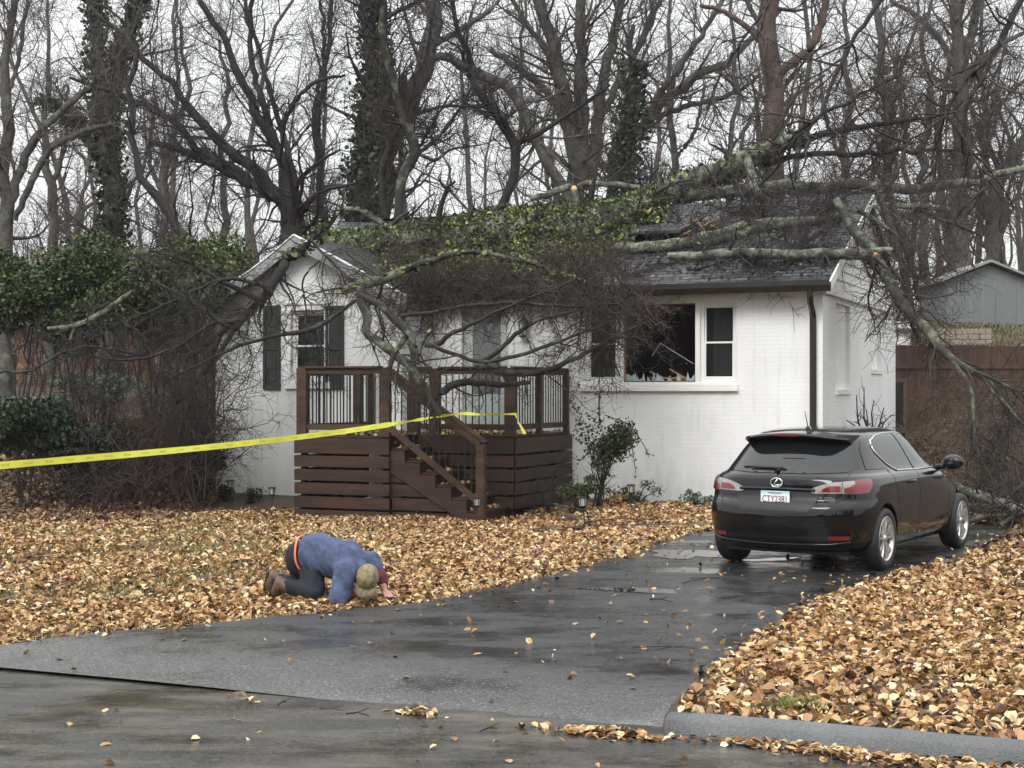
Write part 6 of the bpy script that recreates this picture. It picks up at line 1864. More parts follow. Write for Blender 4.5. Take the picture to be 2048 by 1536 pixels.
# ------------------------------------------------------------------ evergreens and shrubs
def bush(name, x, y, Z, rx, ry_, rz_, N, label, cat, mat, size=.1, trunk=True, stems=8, holes=.35, group=None, zbase=None, twig=None):
    c = px(x, y, Z); zb = hz(c.x, c.y) if zbase is None else zbase
    e = empty(name, (c.x, c.y, zb), 0, label, cat, group)
    lobes = [(rng.normal(size=3) * [rx * .5, ry_ * .5, rz_ * .42], rng.uniform(.35, .62)) for _ in range(11)]
    C = []
    for o2, s_2 in lobes:
        n_ = N // 11; u = unit(rng.normal(size=(n_, 3))) * (rng.random((n_, 1)) ** (holes)); C.append(o2 + u * np.array([rx, ry_, rz_]) * s_2)
    C = np.concatenate(C); C[:, 2] += c.z - zb
    C = C[C[:, 2] > .02]
    V, F = leafmesh(C, size * (.75 if trunk else 1), rng, aspect=.6); npmesh('leaves', V, F, mat, e, smooth=False)
    cur = []
    for k in range(stems):
        t = lobes[k % 11][0] + np.array([0, 0, c.z - zb]); cur.append([(rng.normal() * .06, rng.normal() * .06, -.1, .03 if trunk else .012), (t[0] * .4, t[1] * .4, t[2] * .5, .022 if trunk else .009), (t[0], t[1], max(t[2], .1), .008 if trunk else .005)])
    P, Q, tm = limbs(cur, n=8, k=5, jit=.12); P1, R1 = grow(P, Q, stems * 14, rng, absl=(rz_ * .25, rz_ * .8), rr=.6, n=5, rmin=.004)
    V, F = join([tm, tubes(P1, R1, 3)]); npmesh('stems', V, F, twig or m_twigd, e)
    return e
bush('evergreen_tree', 45, 592, 27, 1.1, .8, .78, 16000, 'dark evergreen with a visible trunk at the left edge', 'tree', m_ever, .11, stems=5)
bush('evergreen_tree', 175, 590, 27.2, 1.1, .8, .78, 16000, 'dark evergreen, second from the left edge, behind the pale branch', 'tree', m_ever, .11)
bush('evergreen_tree', 310, 590, 27, 1.0, .8, .75, 14000, 'dark evergreen between the pale branch and the leaning brush', 'tree', m_ever, .11)
bush('evergreen_tree', 430, 545, 29.5, 1.0, .7, .72, 12000, 'olive evergreen directly behind the leaning brush by the gable', 'tree', m_ivy, .10)
bush('evergreen_tree', 215, 530, 34, 1.6, .9, .45, 5000, 'yellow-green evergreen top showing above the row at the left', 'tree', m_ivy, .10)
bush('dark_shrub', 50, 860, 24.5, .95, .6, .65, 5500, 'dark green shrub at the left edge behind the tape', 'shrub', m_ivyd, .09, trunk=False)
bush('dark_shrub', 170, 900, 25, .7, .5, .45, 3000, 'low dark green shrub just above the tape left of the brush', 'shrub', m_ivyd, .09, trunk=False)
bush('dark_shrub', 385, 925, 25.5, .42, .4, .40, 2200, 'dark green shrub touching the left corner of the house', 'shrub', m_ivyd, .08, trunk=False)
bush('dark_shrub', 210, 775, 33, 1.1, .6, .35, 3000, 'pale grey-green shrub below the neighbour brick wall', 'shrub', mkleaf('grey_green_leaves', [(.03, .05, .03), (.09, .12, .08), (.20, .24, .17)], .6), .09, trunk=False)
# climber by the porch
e = bush('climbing_shrub', 1195, 870, 23.6, .47, .25, .46, 2300, 'leafy climbing shrub between the porch and the picture window', 'shrub', m_ever, .055, trunk=False, stems=14)
o_ = np.array(e.location); ten = []
for a in ([(1200, 850, 3), (1198, 800, 3), (1205, 775, 2), (1218, 770, 2), (1215, 790, 2)], [(1210, 830, 2), (1250, 845, 2), (1275, 870, 2), (1295, 905, 1.5), (1308, 912, 1)], [(1240, 850, 2), (1262, 880, 2), (1268, 925, 1.5), (1272, 950, 1)], [(1160, 830, 2), (1142, 800, 2), (1150, 780, 1.5)], [(1180, 900, 2), (1160, 920, 2), (1145, 915, 1)], [(1215, 900, 2), (1212, 935, 2), (1220, 955, 1)]):
    ten.append(tr(a, 23.3))
P, Q, tm = limbs(ten, n=14, k=4, jit=.1); npmesh('tendrils', tm[0] - o_, tm[1], m_twigd, e)
C = P[:, 1:].reshape(-1, 3)[rng.choice(6 * 13, 150)] + rng.normal(size=(150, 3)) * .03; V, F = leafmesh(C, .055, rng, aspect=.6); npmesh('tendril_leaves', V - o_, F, m_ever, e, smooth=False)
for x, y, Z, rx, rz_, N, lab, mt in ((1160, 985, 23.0, .28, .17, 900, 'low leafy shrub at the right foot of the porch deck', m_ever), (1272, 990, 24.2, .30, .20, 700, 'low grey-leaved weed clump under the broken window', 'g'), (1395, 1000, 23.6, .18, .14, 420, 'low weed clump between the house wall and the car', 'g'),
                             (450, 985, 25.6, .2, .22, 260, 'sparse weeds against the left corner of the house', m_ivyd), (500, 990, 25.3, .2, .16, 200, 'sparse weeds right of the first path light', m_ivyd), (1225, 1000, 23.8, .2, .12, 400, 'small brown-leaved clump beside the path light under the window', 'b')):
    mt = MATS['grey_green_leaves'] if mt == 'g' else (MATS['brown_dead_leaves'] if mt == 'b' else mt)
    bush('low_shrub', x, y, Z, rx, .2, rz_, N, lab, 'shrub', mt, .05, trunk=False, stems=10, holes=.5)
# leafless bush by the end wall
c = px(1738, 868, 25.6); zb = hz(c.x, c.y); e = empty('bare_bush', (c.x, c.y, zb), 0, 'leafless dark bush against the right end wall', 'shrub'); o_ = np.array(e.location)
cur = [tr([(1738 + a * .15, 905, 4), (1738 + a * .5, 870, 4), (1738 + a, b_, 2)], 25.6) for a, b_ in ((-25, 790), (-10, 775), (10, 800), (30, 815), (45, 830), (-45, 840), (-5, 820), (22, 845))]
for q in cur: q[0] = (q[0][0], q[0][1], zb - .05, .014)
P, Q, tm = limbs(cur, n=9, k=5, jit=.15); P1, R1 = grow(P, Q, 70, rng, absl=(.15, .4), rr=.7, n=5, lift=.1, rmin=.005)
V, F = join([tm, tubes(P1, R1, 3)]); npmesh('stems', V - o_, F, m_twigd, e)

# ------------------------------------------------------------------ limbs on the ground
def ground_limb(curs, label, counts=(20, 90, 250), bark=m_lich, twig=m_twigd, l1=(.3, .9), nm='fallen_limb', lift=.0):
    out = []
    for c_2 in curs:
        q_ = []
        for x, y, w_, h_ in c_2:
            for Z in np.arange(12, 34, .04):
                p = px(x, y, float(Z))
                if p.z <= hz(p.x, p.y) + h_: break
            q_.append((p.x, p.y, p.z, w_ / 2 / FPX * p.y))
        out.append(q_)
    return make_tree(nm, out, label, 'fallen limb', bark, twig, counts, l1=l1, l2=(.15, .5), l3=(.1, .3), lift=lift, twname='twigs', jit=.05)
ground_limb([[(972, 986, 6, .25), (1030, 993, 7, .2), (1090, 1006, 7, .12), (1150, 1018, 6, .08), (1190, 1028, 5, .03)], [(1090, 1006, 4, .12), (1105, 1030, 4, .05)], [(1035, 993, 4, .2), (1060, 970, 4, .3), (1075, 955, 3, .42), (1120, 945, 2, .5)]], 'thin pale fallen branch lying from the newel post towards the right', (14, 60, 160))
ground_limb([[(1120, 1030, 10, .05), (1150, 1036, 11, .05), (1180, 1046, 9, .04)]], 'short rotten log lying behind the tilted path light', (4, 10, 20), bark=m_barkg)
ground_limb([[(1890, 965, 14, .4), (1940, 985, 18, .35), (2000, 1005, 20, .3), (2070, 1030, 24, .2)], [(2010, 1005, 9, .3), (2040, 975, 9, .45), (2060, 950, 6, .6)]], 'thick lichen-covered limb on the ground just behind the car', (30, 140, 400))
ground_limb([[(1935, 1010, 8, .12), (1970, 1012, 9, .12), (2000, 1025, 8, .08), (2015, 1030, 5, .05)], [(1930, 1045, 10, .1), (1975, 1034, 9, .12), (2010, 1030, 9, .15), (2060, 1015, 8, .2)], [(2000, 1052, 9, .05), (2025, 1035, 9, .15), (2060, 1020, 8, .25)]], 'forked pale branches on the ground right of the front wheel', (30, 140, 400))
ground_limb([[(1905, 945, 5, .3), (1950, 948, 6, .3), (2000, 940, 6, .35), (2060, 915, 6, .5)], [(1960, 900, 4, .6), (1975, 940, 5, .35), (1990, 990, 5, .2)]], 'thin dark branches crossing above the thick limb behind the car', (50, 260, 900), bark=m_barkd)

# twigs on the wet driveway
TW = [(1265, 1300, 1400, 1303, 4), (1300, 1202, 1345, 1208, 6), (1365, 1170, 1440, 1160, 3), (1320, 1303, 1395, 1299, 3), (555, 1392, 572, 1384, 5), (640, 1398, 690, 1402, 4), (692, 1408, 738, 1412, 6), (960, 1442, 995, 1436, 6), (1380, 1160, 1520, 1164, 3)]
for i, (x0_, y0_, x1_, y1_, w_) in enumerate(TW):
    a, b_ = gp(x0_, y0_, 0), gp(x1_, y1_, 0); a.z = float(hdrive(a.x, a.y)) + .018; b_.z = float(hdrive(b_.x, b_.y)) + .018; m_ = a.lerp(b_, .5) + Vector((0, rng.uniform(-.03, .03), .012))
    o2 = a.copy(); mb = MB(); r_ = w_ / 2 / FPX * a.y * .7
    mb.tube([Vector(), m_ - o2, b_ - o2], [r_, r_ * .8, r_ * .5], 6); mb.tube([m_ - o2, m_ - o2 + Vector((.06, .05, .015))], [r_ * .5, r_ * .3], 5)
    t_ = mb.build('twig', m_barkd); t_.location = o2; tag(t_, 'small dark broken twig lying on the wet driveway', 'twig', 'twigs lying on the wet driveway')

# ------------------------------------------------------------------ near branches hanging in from the top right
e, P, Q = make_tree('overhanging_branch', [tr([(2075, -60, 13), (2040, 0, 12), (2005, 75, 11), (1975, 120, 10), (1930, 165, 9), (1893, 218, 8), (1897, 235, 8), (1925, 275, 6), (1945, 310, 5), (1965, 350, 4), (1978, 385, 3)], (12.6, 12.0)), tr([(1985, 100, 7), (1960, 170, 6), (1900, 225, 5), (1850, 262, 4), (1800, 290, 3)], 12.2)],
    'dark near branch hanging in from the top right corner', 'branch', m_barkd, m_twigd, (26, 90, 200), l1=(.3, .9), l2=(.15, .4), l3=(.08, .2), lift=-.02, twname='twigs', jit=.05, rmin=.0022)
e, P, Q = make_tree('overhanging_branch', [tr([(1790, -50, 11), (1755, 10, 10), (1715, 65, 9), (1690, 110, 8), (1665, 160, 8), (1645, 215, 7), (1635, 240, 6), (1610, 262, 5), (1570, 290, 4)], (13.4, 13)), tr([(1640, 235, 5), (1600, 260, 5), (1560, 300, 4)], 13)],
    'dark near branch hanging in front of the thick red-brown trunk', 'branch', m_barkd, m_twigd, (20, 70, 160), l1=(.3, .8), l2=(.15, .4), l3=(.08, .2), lift=-.02, twname='twigs', jit=.05, rmin=.0022)
e, P, Q = make_tree('overhanging_branch', [tr([(1560, -40, 6), (1530, 20, 6), (1500, 60, 5), (1470, 105, 5), (1440, 150, 4), (1420, 210, 3), (1400, 260, 2)], 14)],
    'thin near twig hanging left of the thick red-brown trunk', 'branch', m_barkd, m_twigd, (14, 40, 90), l1=(.2, .6), l2=(.1, .3), l3=(.08, .2), lift=-.03, twname='twigs', jit=.05, rmin=.0022)

# ================================================================== RIGHT-HAND BACKGROUND
m_fence = mk('red_brown_fence_boards', (0.082, 0.040, 0.025), .75, .45, 5, bump=.4, stretch=(7, 7, .7), var2=.3, scale2=.8)
f0 = px(1786, 700, 33); f1 = px(2200, 700, 33.5)
e = empty('wooden_fence', (f0.x, f0.y, 0), 0, 'weathered red-brown board fence on the bank right of the house', 'fence'); o2 = Vector(e.location)
mb = MB(); L = (f1 - f0).length; d_ = (f1 - f0).normalized(); n_ = int(L / .148)
for k in range(n_):
    a = f0 + d_ * (k * .148); zt = px(1786, 691, 33).z + rng.uniform(-.015, .015); zb = hz(a.x, a.y) - .2
    a = a - o2; mb.box(a.x, a.x + .14, a.y + rng.uniform(0, .004), a.y + .022, zb, zt)
mb.build('fence_boards', m_fence, e)
for zz in (.35, 1.6):
    mb = MB(); a = f0 - o2; b_ = f1 - o2; zr_ = hz(f0.x, f0.y) + zz; mb.bar((a.x, a.y - .03, zr_), (b_.x, b_.y - .03, zr_), .04, .09); mb.build('fence_rail', m_fence, e)
# wooden gate frame at the back corner
gp0 = px(1795, 790, 31.5)
e = empty('gate_frame', (gp0.x - .12, gp0.y, hz(gp0.x, gp0.y)), 0, 'small dark wooden frame by the rear corner of the house', 'gate')
zt = px(1800, 757, 31.5).z - e.location.z; zb = px(1800, 836, 31.5).z - e.location.z
mb = MB(); frame_rect(mb, 0, .32, zb - .3, zt, .08, 0, .06, .1); mb.build('frame', mk('grey_brown_timber', (.11, .085, .055), .8, .3, 8, stretch=(6, 6, .8)), e)
mb = MB(); mb.box(.083, .237, .02, .04, zb - .2, zt - .083); mb.build('panel', m_blk, e)
# grey shed on the hill
m_shed = mk('grey_shed_metal', (0.15, 0.165, 0.165), .6, .1, 3, bump=.1)
m_shroof = mk('pale_shed_roof_edge', (0.24, 0.25, 0.22), .6, .2, 5)
Zs = 50.0; s0 = px(1893, 650, Zs); s1 = px(2062, 645, Zs); zt = px(1900, 562, Zs).z; za = px(1965, 530, Zs).z
e = empty('grey_shed', (s0.x, Zs, s0.z), 0, 'grey gabled shed standing on the hill behind the fence', 'shed'); W_s = s1.x - s0.x; hs_ = zt - s0.z; ha_ = za - s0.z
mb = MB(); mb.prism([(0, 0, 0), (W_s, 0, 0), (W_s, 0, hs_), (W_s / 2, 0, ha_), (0, 0, hs_)], (0, 3.5, 0)); mb.build('wall', m_shed, e)
mb = MB()
for k in range(1, 7): mb.box(W_s * k / 7 - .012, W_s * k / 7 + .012, -.012, -.002, .02, hs_)
mb.build('wall_ribs', m_shroof, e)
for (xa_, za_, xb_, zb_) in ((-.25, hs_ - .05, W_s / 2, ha_ + .08), (W_s / 2, ha_ + .08, W_s + .25, hs_ - .05)):
    mb = MB(); mb.prism([(xa_, -.3, za_), (xb_, -.3, zb_), (xb_, -.3, zb_ + .08), (xa_, -.3, za_ + .08)], (0, 4.1, 0)); mb.build('roof', m_shroof, e)
mb = MB(); mb.box(W_s * .58, W_s * .82, -.04, -.014, .0, hs_ * .85); mb.build('shed_door', m_shed, e)
for k in range(4):
    mb = MB(); mb.box(W_s * k / 3 - .08 + (.08 if k == 0 else 0), W_s * k / 3 + .08, .05, .25, -1.2, -.003); mb.build('support_post', m_barkg, e)
mb = MB(); mb.box(0, W_s, .8, .85, -1.0, -.003); mb.build('dark_underside', m_blk, e)
# pale block retaining wall below the shed
q0 = px(1878, 690, 46); q1 = px(1985, 657, 46)
e = empty('retaining_wall', (q0.x, 46, q0.z - .1), 0, 'low retaining wall of pale blocks below the grey shed', 'wall')
mb = MB(); hh = (q1.z - q0.z) / 3
for r in range(3):
    for k in range(5):
        xa_ = (k - (.5 if r % 2 else 0)) * .36; mb.box(max(0, xa_) + .004, min(1.62, xa_ + .35), rng.uniform(0, .02), .3, r * hh + .1, (r + 1) * hh + .09)
mb.build('blocks', mk('pale_stone_blocks', (.30, .25, .20), .85, .2, 8, bump=.5), e, bevel=.01)
# small white outbuilding behind the house corner
w0_ = px(1770, 682, 40); w1_ = px(1832, 655, 40)
e = empty('white_outbuilding', (w0_.x, 40, w0_.z - .8), 0, 'small white outbuilding peeking out behind the house corner', 'outbuilding')
mb = MB(); mb.box(0, w1_.x - w0_.x - .15, 0, 2, 0, w1_.z - w0_.z + .75); mb.build('wall', m_lap, e)
mb = MB(); mb.box(-.2, w1_.x - w0_.x + .0, -.25, 2.2, w1_.z - w0_.z + .753, w1_.z - w0_.z + .95); mb.build('roof', m_trim, e, bevel=.02)
# neighbour's brick house, left
m_nb = mkbrick('orange_brown_brick', (.28, .15, .08), (.10, .075, .055), 'x', course=.14, length=.35, var=.35, dirt=.4)
n0 = px(-260, 775, 44); n1 = px(372, 652, 44)
e = empty('neighbour_house', (n0.x, 44, n0.z - .4), 0, 'low orange-brown brick wall of a neighbouring house behind the evergreens', 'house')
W_n = n1.x - n0.x; H_n = n1.z - n0.z + .4
mb = MB(); mb.box(0, W_n, 0, .3, 0, H_n); mb.build('wall', m_nb, e)
mb = MB(); mb.box(W_n - .3, W_n, .302, 6, 0, H_n); mb.build('side_wall', m_nb, e)
mb = MB(); mb.prism([(-.3, -.4, H_n + .003), (-.3, 3, H_n + .5), (-.3, 6.4, H_n + .003)], (W_n + .6, 0, 0)); mb.build('roof', m_roof, e)

# ================================================================== LEAVES AND GRASS
m_litter = mkleaf('fallen_leaves', [(.032, .017, .009), (.12, .056, .023), (.33, .175, .070), (.50, .31, .138), (.62, .45, .235), (.72, .62, .42)], .42, pos=[0, .16, .42, .68, .87, 1])
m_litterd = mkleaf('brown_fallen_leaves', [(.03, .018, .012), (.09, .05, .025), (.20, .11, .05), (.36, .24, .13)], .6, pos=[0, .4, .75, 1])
def dpoly(x, y): return inpoly(x, y, DRIVE)
def scatter(N, x0_, x1_, y0_, y1_):
    x = rng.uniform(x0_, x1_, N); y = np.sqrt(rng.uniform(y0_ ** 2, y1_ ** 2, N)); return x, y
def inhouse(x, y):
    c, s = math.cos(-HA), math.sin(-HA); dx, dy = x - HC.x, y - HC.y
    lx = dx * c - dy * s; ly = dx * s + dy * c
    a = (lx > WX0 - .02) & (lx < .02) & (ly > -.02) & (ly < DEP + .02); a |= (lx > WX0 - .02) & (lx < WX1 + .02) & (ly > WY - .02) & (ly < .1); a |= (lx > XL) & (lx < XM) & (ly > YL) & (ly < 0); a |= (lx > XM) & (lx < XR) & (ly > YR) & (ly < 0)
    return a
def vis(x, y, m=.36): return np.abs(x) < y * m + .6
def noise2(x, y): return .5 + .25 * np.sin(x * 1.3 + 2 * np.sin(y * .7)) + .25 * np.sin(y * 1.9 + 1.5 * np.sin(x * 1.1 + 1))
def edgefade(x, y):
    ed = np.full(len(x), 9.0)
    for poly_ in (DL, DR):
        for a, b_ in zip(poly_, poly_[1:]):
            t = np.clip(((x - a[0]) * (b_[0] - a[0]) + (y - a[1]) * (b_[1] - a[1])) / ((b_[0] - a[0]) ** 2 + (b_[1] - a[1]) ** 2), 0, 1)
            ed = np.minimum(ed, np.hypot(x - a[0] - t * (b_[0] - a[0]), y - a[1] - t * (b_[1] - a[1])))
    return np.clip(.30 + ed / .35 + .25 * np.sin(x * 5) * np.sin(y * 4), .1, 1) * (.72 + .28 * np.sin(x * 2.3 + np.sin(y * 3.1)) * np.sin(y * 2.7 + x))
# left lawn
N_ = 340000; y = rng.uniform(9.5, 24.5, N_) ; x = rng.uniform(-1, 1, N_) * (y * .36 + .7)
k = ~dpoly(x, y) & ~inhouse(x, y) & (sdist(x, y) > .12) & (x < 4.5 + (y > 19) * 3)
green = np.clip((-x - 1.0) / 3.0, 0, 1) * np.clip((y - 11.8) / 2, 0, 1) * np.clip((22.5 - y) / 2, 0, 1) * noise2(x, y) * 1.5
k &= rng.random(N_) > np.clip(green * .85, 0, .75)
k &= (rng.random(N_) < np.clip(15 / y, .3, 1))
pathz = (np.abs(y - 20.38) < .2) & (x > .2) & (x < 3.1); k &= ~(pathz & (rng.random(N_) > .12))
k &= rng.random(N_) < edgefade(x, y); x, y = x[k], y[k]
z = H(x, y) + .006 + rng.random(len(x)) ** 2 * .035
V, F = leafmesh(np.stack([x, y, z], 1), .062 * rng.uniform(.45, 1.4, len(x)), rng, up=.44, curl=.42, aspect=.58)
tag(npmesh('leaf_litter', V, F, m_litter, smooth=False), 'thick carpet of tan and orange fallen leaves on the lawn', 'leaves', kind='stuff')
print('litter leaves', len(x))
# stray leaves on driveway, street, gutter piles
def stray(N, fn, size=.085, up=.8): 
    C = fn(N); V, F = leafmesh(C, size, rng, up=up, curl=.22); return V, F
def on_drive(N):
    y = rng.uniform(9, 19.5, N * 6); x = rng.uniform(-4, 6.5, N * 6); k = dpoly(x, y); x, y = x[k], y[k]
    # nearer the edges and the far end there are more
    ed = np.full(len(x), 9.0)
    for poly_ in (DL, DR):
        for a, b_ in zip(poly_, poly_[1:]):
            ax_, ay_ = a; bx_, by_ = b_; t = np.clip(((x - ax_) * (bx_ - ax_) + (y - ay_) * (by_ - ay_)) / ((bx_ - ax_) ** 2 + (by_ - ay_) ** 2), 0, 1)
            ed = np.minimum(ed, np.hypot(x - ax_ - t * (bx_ - ax_), y - ay_ - t * (by_ - ay_)))
    pr = .075 + .9 * np.exp(-ed / .09) + .10 * np.clip((y - 12) / 5, 0, 1); k = rng.random(len(x)) < pr; x, y = x[k][:N], y[k][:N]
    return np.stack([x, y, hdrive(x, y) + .010 + rng.random(len(x)) * .006], 1)
def pile(cx, cy, sx_, sy_, N, ang_=-.41, base=-.085, hgt=.05):
    a = rng.normal(size=N) * sx_; b_ = rng.normal(size=N) * sy_; q = np.exp(-(a / sx_) ** 2 / 2 - (b_ / sy_) ** 2 / 2)
    return np.stack([cx + a * math.cos(ang_) - b_ * math.sin(ang_), cy + a * math.sin(ang_) + b_ * math.cos(ang_), base + .012 + rng.random(N) * hgt * q], 1)
g1 = gp(1215, 1470, -.085); g2 = gp(835, 1432, -.085); g3 = gp(1600, 1500, -.09); g4 = gp(1850, 1525, -.09); g5 = gp(485, 1402, -.08); g6 = gp(1340, 1205, 0)
Cs = [on_drive(1300), pile(g1.x, g1.y - .04, .17, .05, 200, hgt=.03), pile(g2.x, g2.y, .07, .03, 50), pile(g3.x, g3.y - .05, .28, .06, 200, hgt=.025), pile(g4.x, g4.y - .08, .35, .07, 240, hgt=.025), pile(g5.x, g5.y, .05, .02, 14), pile(2.9, 7.15, .5, .08, 260)]
xs_ = rng.uniform(-3.5, 3, 70); ys_ = rng.uniform(7.0, 8.9, 70); kk_ = sdist(xs_, ys_) < -.1; Cs.append(np.stack([xs_[kk_], ys_[kk_], np.full(kk_.sum(), -.065)], 1))
V, F = leafmesh(np.concatenate(Cs), .062, rng, up=.6, curl=.4, aspect=.5)
tag(npmesh('stray_leaves', V, F, m_litter, smooth=False), 'pale leaves strewn over the driveway and heaped along the gutter', 'leaves', kind='stuff')
# leaves and litter blown onto the porch floor and the steps
C = []
for k in range(900):
    lx = rng.uniform(XL + .05, XR - .05); ly = rng.uniform(YL if lx < XM else YR, -.05); C.append((HM @ Vector((lx, ly, FZ + .012)))[:])
for k in range(220):
    q = int(rng.integers(1, 7)); lx = XM + (q - 1) * .262 + rng.uniform(0, .26); C.append((HM @ Vector((lx, rng.uniform(YL + .08, YR - .08), FZ - q * rise + .012)))[:])
V, F = leafmesh(np.array(C), .07, rng, up=.5, curl=.4, aspect=.6)
tag(npmesh('porch_leaves', V, F, m_litter, smooth=False), 'fallen leaves scattered over the porch floor and steps', 'leaves', kind='stuff')
# right lawn
N_ = 100000; y = rng.uniform(7.0, 21, N_); x = rng.uniform(.8, 8.5, N_); k = ~dpoly(x, y) & (sdist(x, y) > .10) & (x > .9) & (x < y * .36 + .6)
xr_ = np.interp(y, [p[1] for p in DR], [p[0] for p in DR]); k &= x > xr_ - .02; k &= rng.random(N_) < np.clip(11 / y, .4, 1) * edgefade(x, y); x, y = x[k], y[k]
V, F = leafmesh(np.stack([x, y, H(x, y) + .004 + rng.random(len(x)) ** 2 * .032], 1), .067 * rng.uniform(.4, 1.4, len(x)), rng, up=.44, curl=.42, aspect=.58)
tag(npmesh('leaf_litter', V, F, m_litter, smooth=False), 'thick leaves covering the verge right of the driveway', 'leaves', kind='stuff')
# bank behind the car and woodland floor: darker leaves
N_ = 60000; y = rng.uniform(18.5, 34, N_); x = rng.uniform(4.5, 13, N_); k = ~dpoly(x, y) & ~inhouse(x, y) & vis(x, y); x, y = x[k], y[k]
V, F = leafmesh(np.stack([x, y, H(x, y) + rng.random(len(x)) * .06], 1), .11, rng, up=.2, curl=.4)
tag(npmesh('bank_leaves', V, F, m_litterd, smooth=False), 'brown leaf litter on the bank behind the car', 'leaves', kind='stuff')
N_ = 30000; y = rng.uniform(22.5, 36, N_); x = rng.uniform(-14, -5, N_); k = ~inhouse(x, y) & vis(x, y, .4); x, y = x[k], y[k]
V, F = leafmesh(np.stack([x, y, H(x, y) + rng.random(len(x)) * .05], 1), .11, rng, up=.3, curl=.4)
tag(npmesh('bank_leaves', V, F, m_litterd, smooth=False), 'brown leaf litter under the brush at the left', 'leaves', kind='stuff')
# vines and dead stalks on the bank
cur = []
for q in range(420):
    y_ = rng.uniform(21.5, 33); x_ = rng.uniform(6.9 + (y_ - 21) * .12, .37 * y_); z_ = hz(x_, y_); h_ = rng.uniform(.25, 1.1); a = rng.normal() * .35
    cur.append([(x_, y_, z_ - .03, .008), (x_ + a * .4, y_, z_ + h_ * .7, .006), (x_ + a, y_ - .1, z_ + h_ * rng.uniform(.7, 1), .004)])
P, Q, tm = limbs(cur, n=7, k=3, jit=.3); P1, R1 = grow(P, Q, 3000, rng, absl=(.15, .6), rr=.7, n=4, lift=-.02, rmin=.0045, wig=.35)
V, F = join([tm, tubes(P1, R1, 3)]); tag(npmesh('dead_stalks', V, F, mk('dry_stalks', (.13, .095, .065), .8, .4, 2)), 'dry vines and stalks covering the bank below the fence', 'undergrowth', kind='stuff')
# grass showing through the leaves and on the hill
def blades(x, y, hgt, wd, mat, name, label):
    N = len(x); z = H(x, y); a = rng.uniform(0, 2 * np.pi, N); dx, dy = np.cos(a) * wd, np.sin(a) * wd; h_ = hgt * rng.uniform(.5, 1.2, N); lx, ly = rng.normal(size=N) * hgt * .45, rng.normal(size=N) * hgt * .45
    V = np.stack([np.stack([x - dx, y - dy, z], 1), np.stack([x + dx, y + dy, z], 1), np.stack([x + lx + dx * .3, y + ly + dy * .3, z + h_], 1), np.stack([x + lx - dx * .3, y + ly - dy * .3, z + h_], 1)], 1).reshape(-1, 3)
    F = np.arange(N * 4).reshape(-1, 4); return tag(npmesh(name, V, F, mat, smooth=False), label, 'grass', kind='stuff')
m_grass = mkleaf('olive_winter_grass', [(.10, .085, .03), (.14, .13, .045), (.22, .19, .08), (.34, .28, .14)], .7)
N_ = 90000; y = rng.uniform(11, 23.5, N_); x = rng.uniform(-1, 0.15, N_) * (y * .37 + .6); k = ~dpoly(x, y) & ~inhouse(x, y) & (sdist(x, y) > .6); gr = np.clip((-x - .2) / 2.5, 0.03, 1) * np.clip(noise2(x, y) + .15, 0, 1); k &= rng.random(N_) < gr; x, y = x[k], y[k]
blades(x, y, .05, .004, m_grass, 'grass', 'olive winter grass showing through the leaves on the lawn')
c_k = gp(1600, 1425, .0); x = c_k.x + rng.normal(size=420) * .07; y = c_k.y + rng.normal(size=420) * .035 + .06
blades(x, y, .07, .003, mkleaf('green_grass', [(.06, .10, .02), (.15, .20, .05), (.28, .30, .10)], .6), 'grass_tuft', 'small green grass tuft at the back edge of the kerb')
N_ = 50000; y = rng.uniform(37, 62, N_); x = rng.uniform(8, 24, N_); k = vis(x, y, .38); x, y = x[k], y[k]
blades(x, y, .12, .02, mkleaf('yellow_green_grass', [(.09, .09, .035), (.15, .145, .06), (.22, .20, .10)], .7), 'grass', 'yellow-green grass on the hill around the shed')

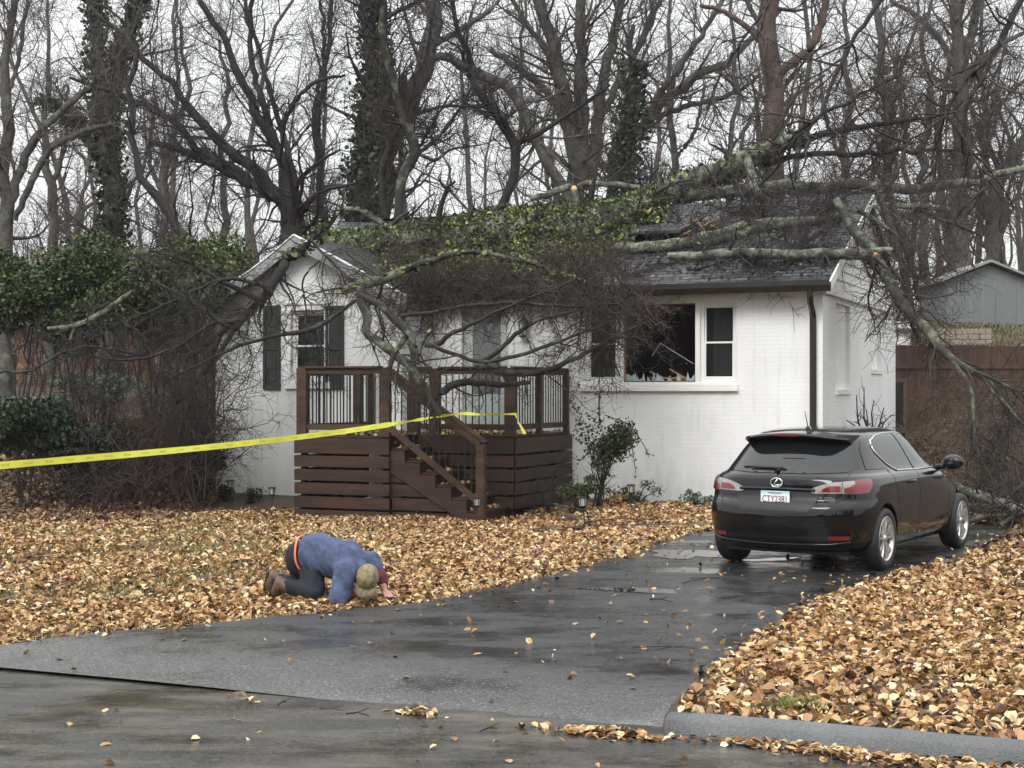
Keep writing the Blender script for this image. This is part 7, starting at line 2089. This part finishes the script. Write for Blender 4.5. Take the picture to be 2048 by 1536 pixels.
# ================================================================== ACROSS THE STREET (behind the camera: trees seen in the wet paint and the glass, plus an added hedge)
cur = []
for k in range(46):
    yy_ = rng.uniform(-42, -20); xx_ = rng.uniform(-45, 45); h_ = rng.uniform(9, 17)
    cur.append([(xx_, yy_, -.3, .2), (xx_ + rng.normal() * .3, yy_, h_ * .4, .15), (xx_ + rng.normal(), yy_, h_ * .75, .08), (xx_ + rng.normal() * 1.5, yy_, h_, .03)])
P, Q, tm = limbs(cur, n=8, k=5, jit=.15); P1, R1 = grow(P, Q, 900, rng, absl=(1.5, 4.5), rr=.5, n=5, lift=.12, rmin=.03); P2, R2 = grow(P1, R1, 5000, rng, absl=(.8, 2.4), rr=.6, n=4, lift=.06, rmin=.02)
V, F = join([tm, tubes(P1, R1, 3), tubes(P2, R2, 3)])
tag(npmesh('opposite_woodland', V, F, m_twigd), 'bare trees on the other side of the street', 'woodland', kind='stuff')
C = np.stack([rng.uniform(-45, 45, 40000), rng.uniform(-24, -17, 40000), rng.random(40000) ** 1.4], 1); C[:, 2] *= 6.0 + 2.2 * np.sin(C[:, 0] * .35) + 1.2 * np.sin(C[:, 0] * 1.3 + 1)
C[:, 2] = np.maximum(C[:, 2], .05); V, F = leafmesh(C, .5, rng, aspect=.8)  # unseen hedge, added and made tall to darken the car's reflections
tag(npmesh('added_dark_hedge', V, F, m_ivyd, smooth=False), 'unseen dark hedge added across the street to darken reflections', 'hedge', kind='stuff')

# ================================================================== RAIN HAZE
hm = bpy.data.materials.new('rain_haze'); hm.use_nodes = True
n_, l_ = hm.node_tree.nodes, hm.node_tree.links; n_.clear()
ho = n_.new('ShaderNodeOutputMaterial'); pv = n_.new('ShaderNodeVolumePrincipled')
pv.inputs['Color'].default_value = (.90, .93, .95, 1); pv.inputs['Density'].default_value = .0004; pv.inputs['Anisotropy'].default_value = .2
l_.new(pv.outputs[0], ho.inputs['Volume'])
mb = MB(); mb.box(-440, 440, -100, 660, -3, 24); tag(mb.build('haze', hm), kind='stuff')
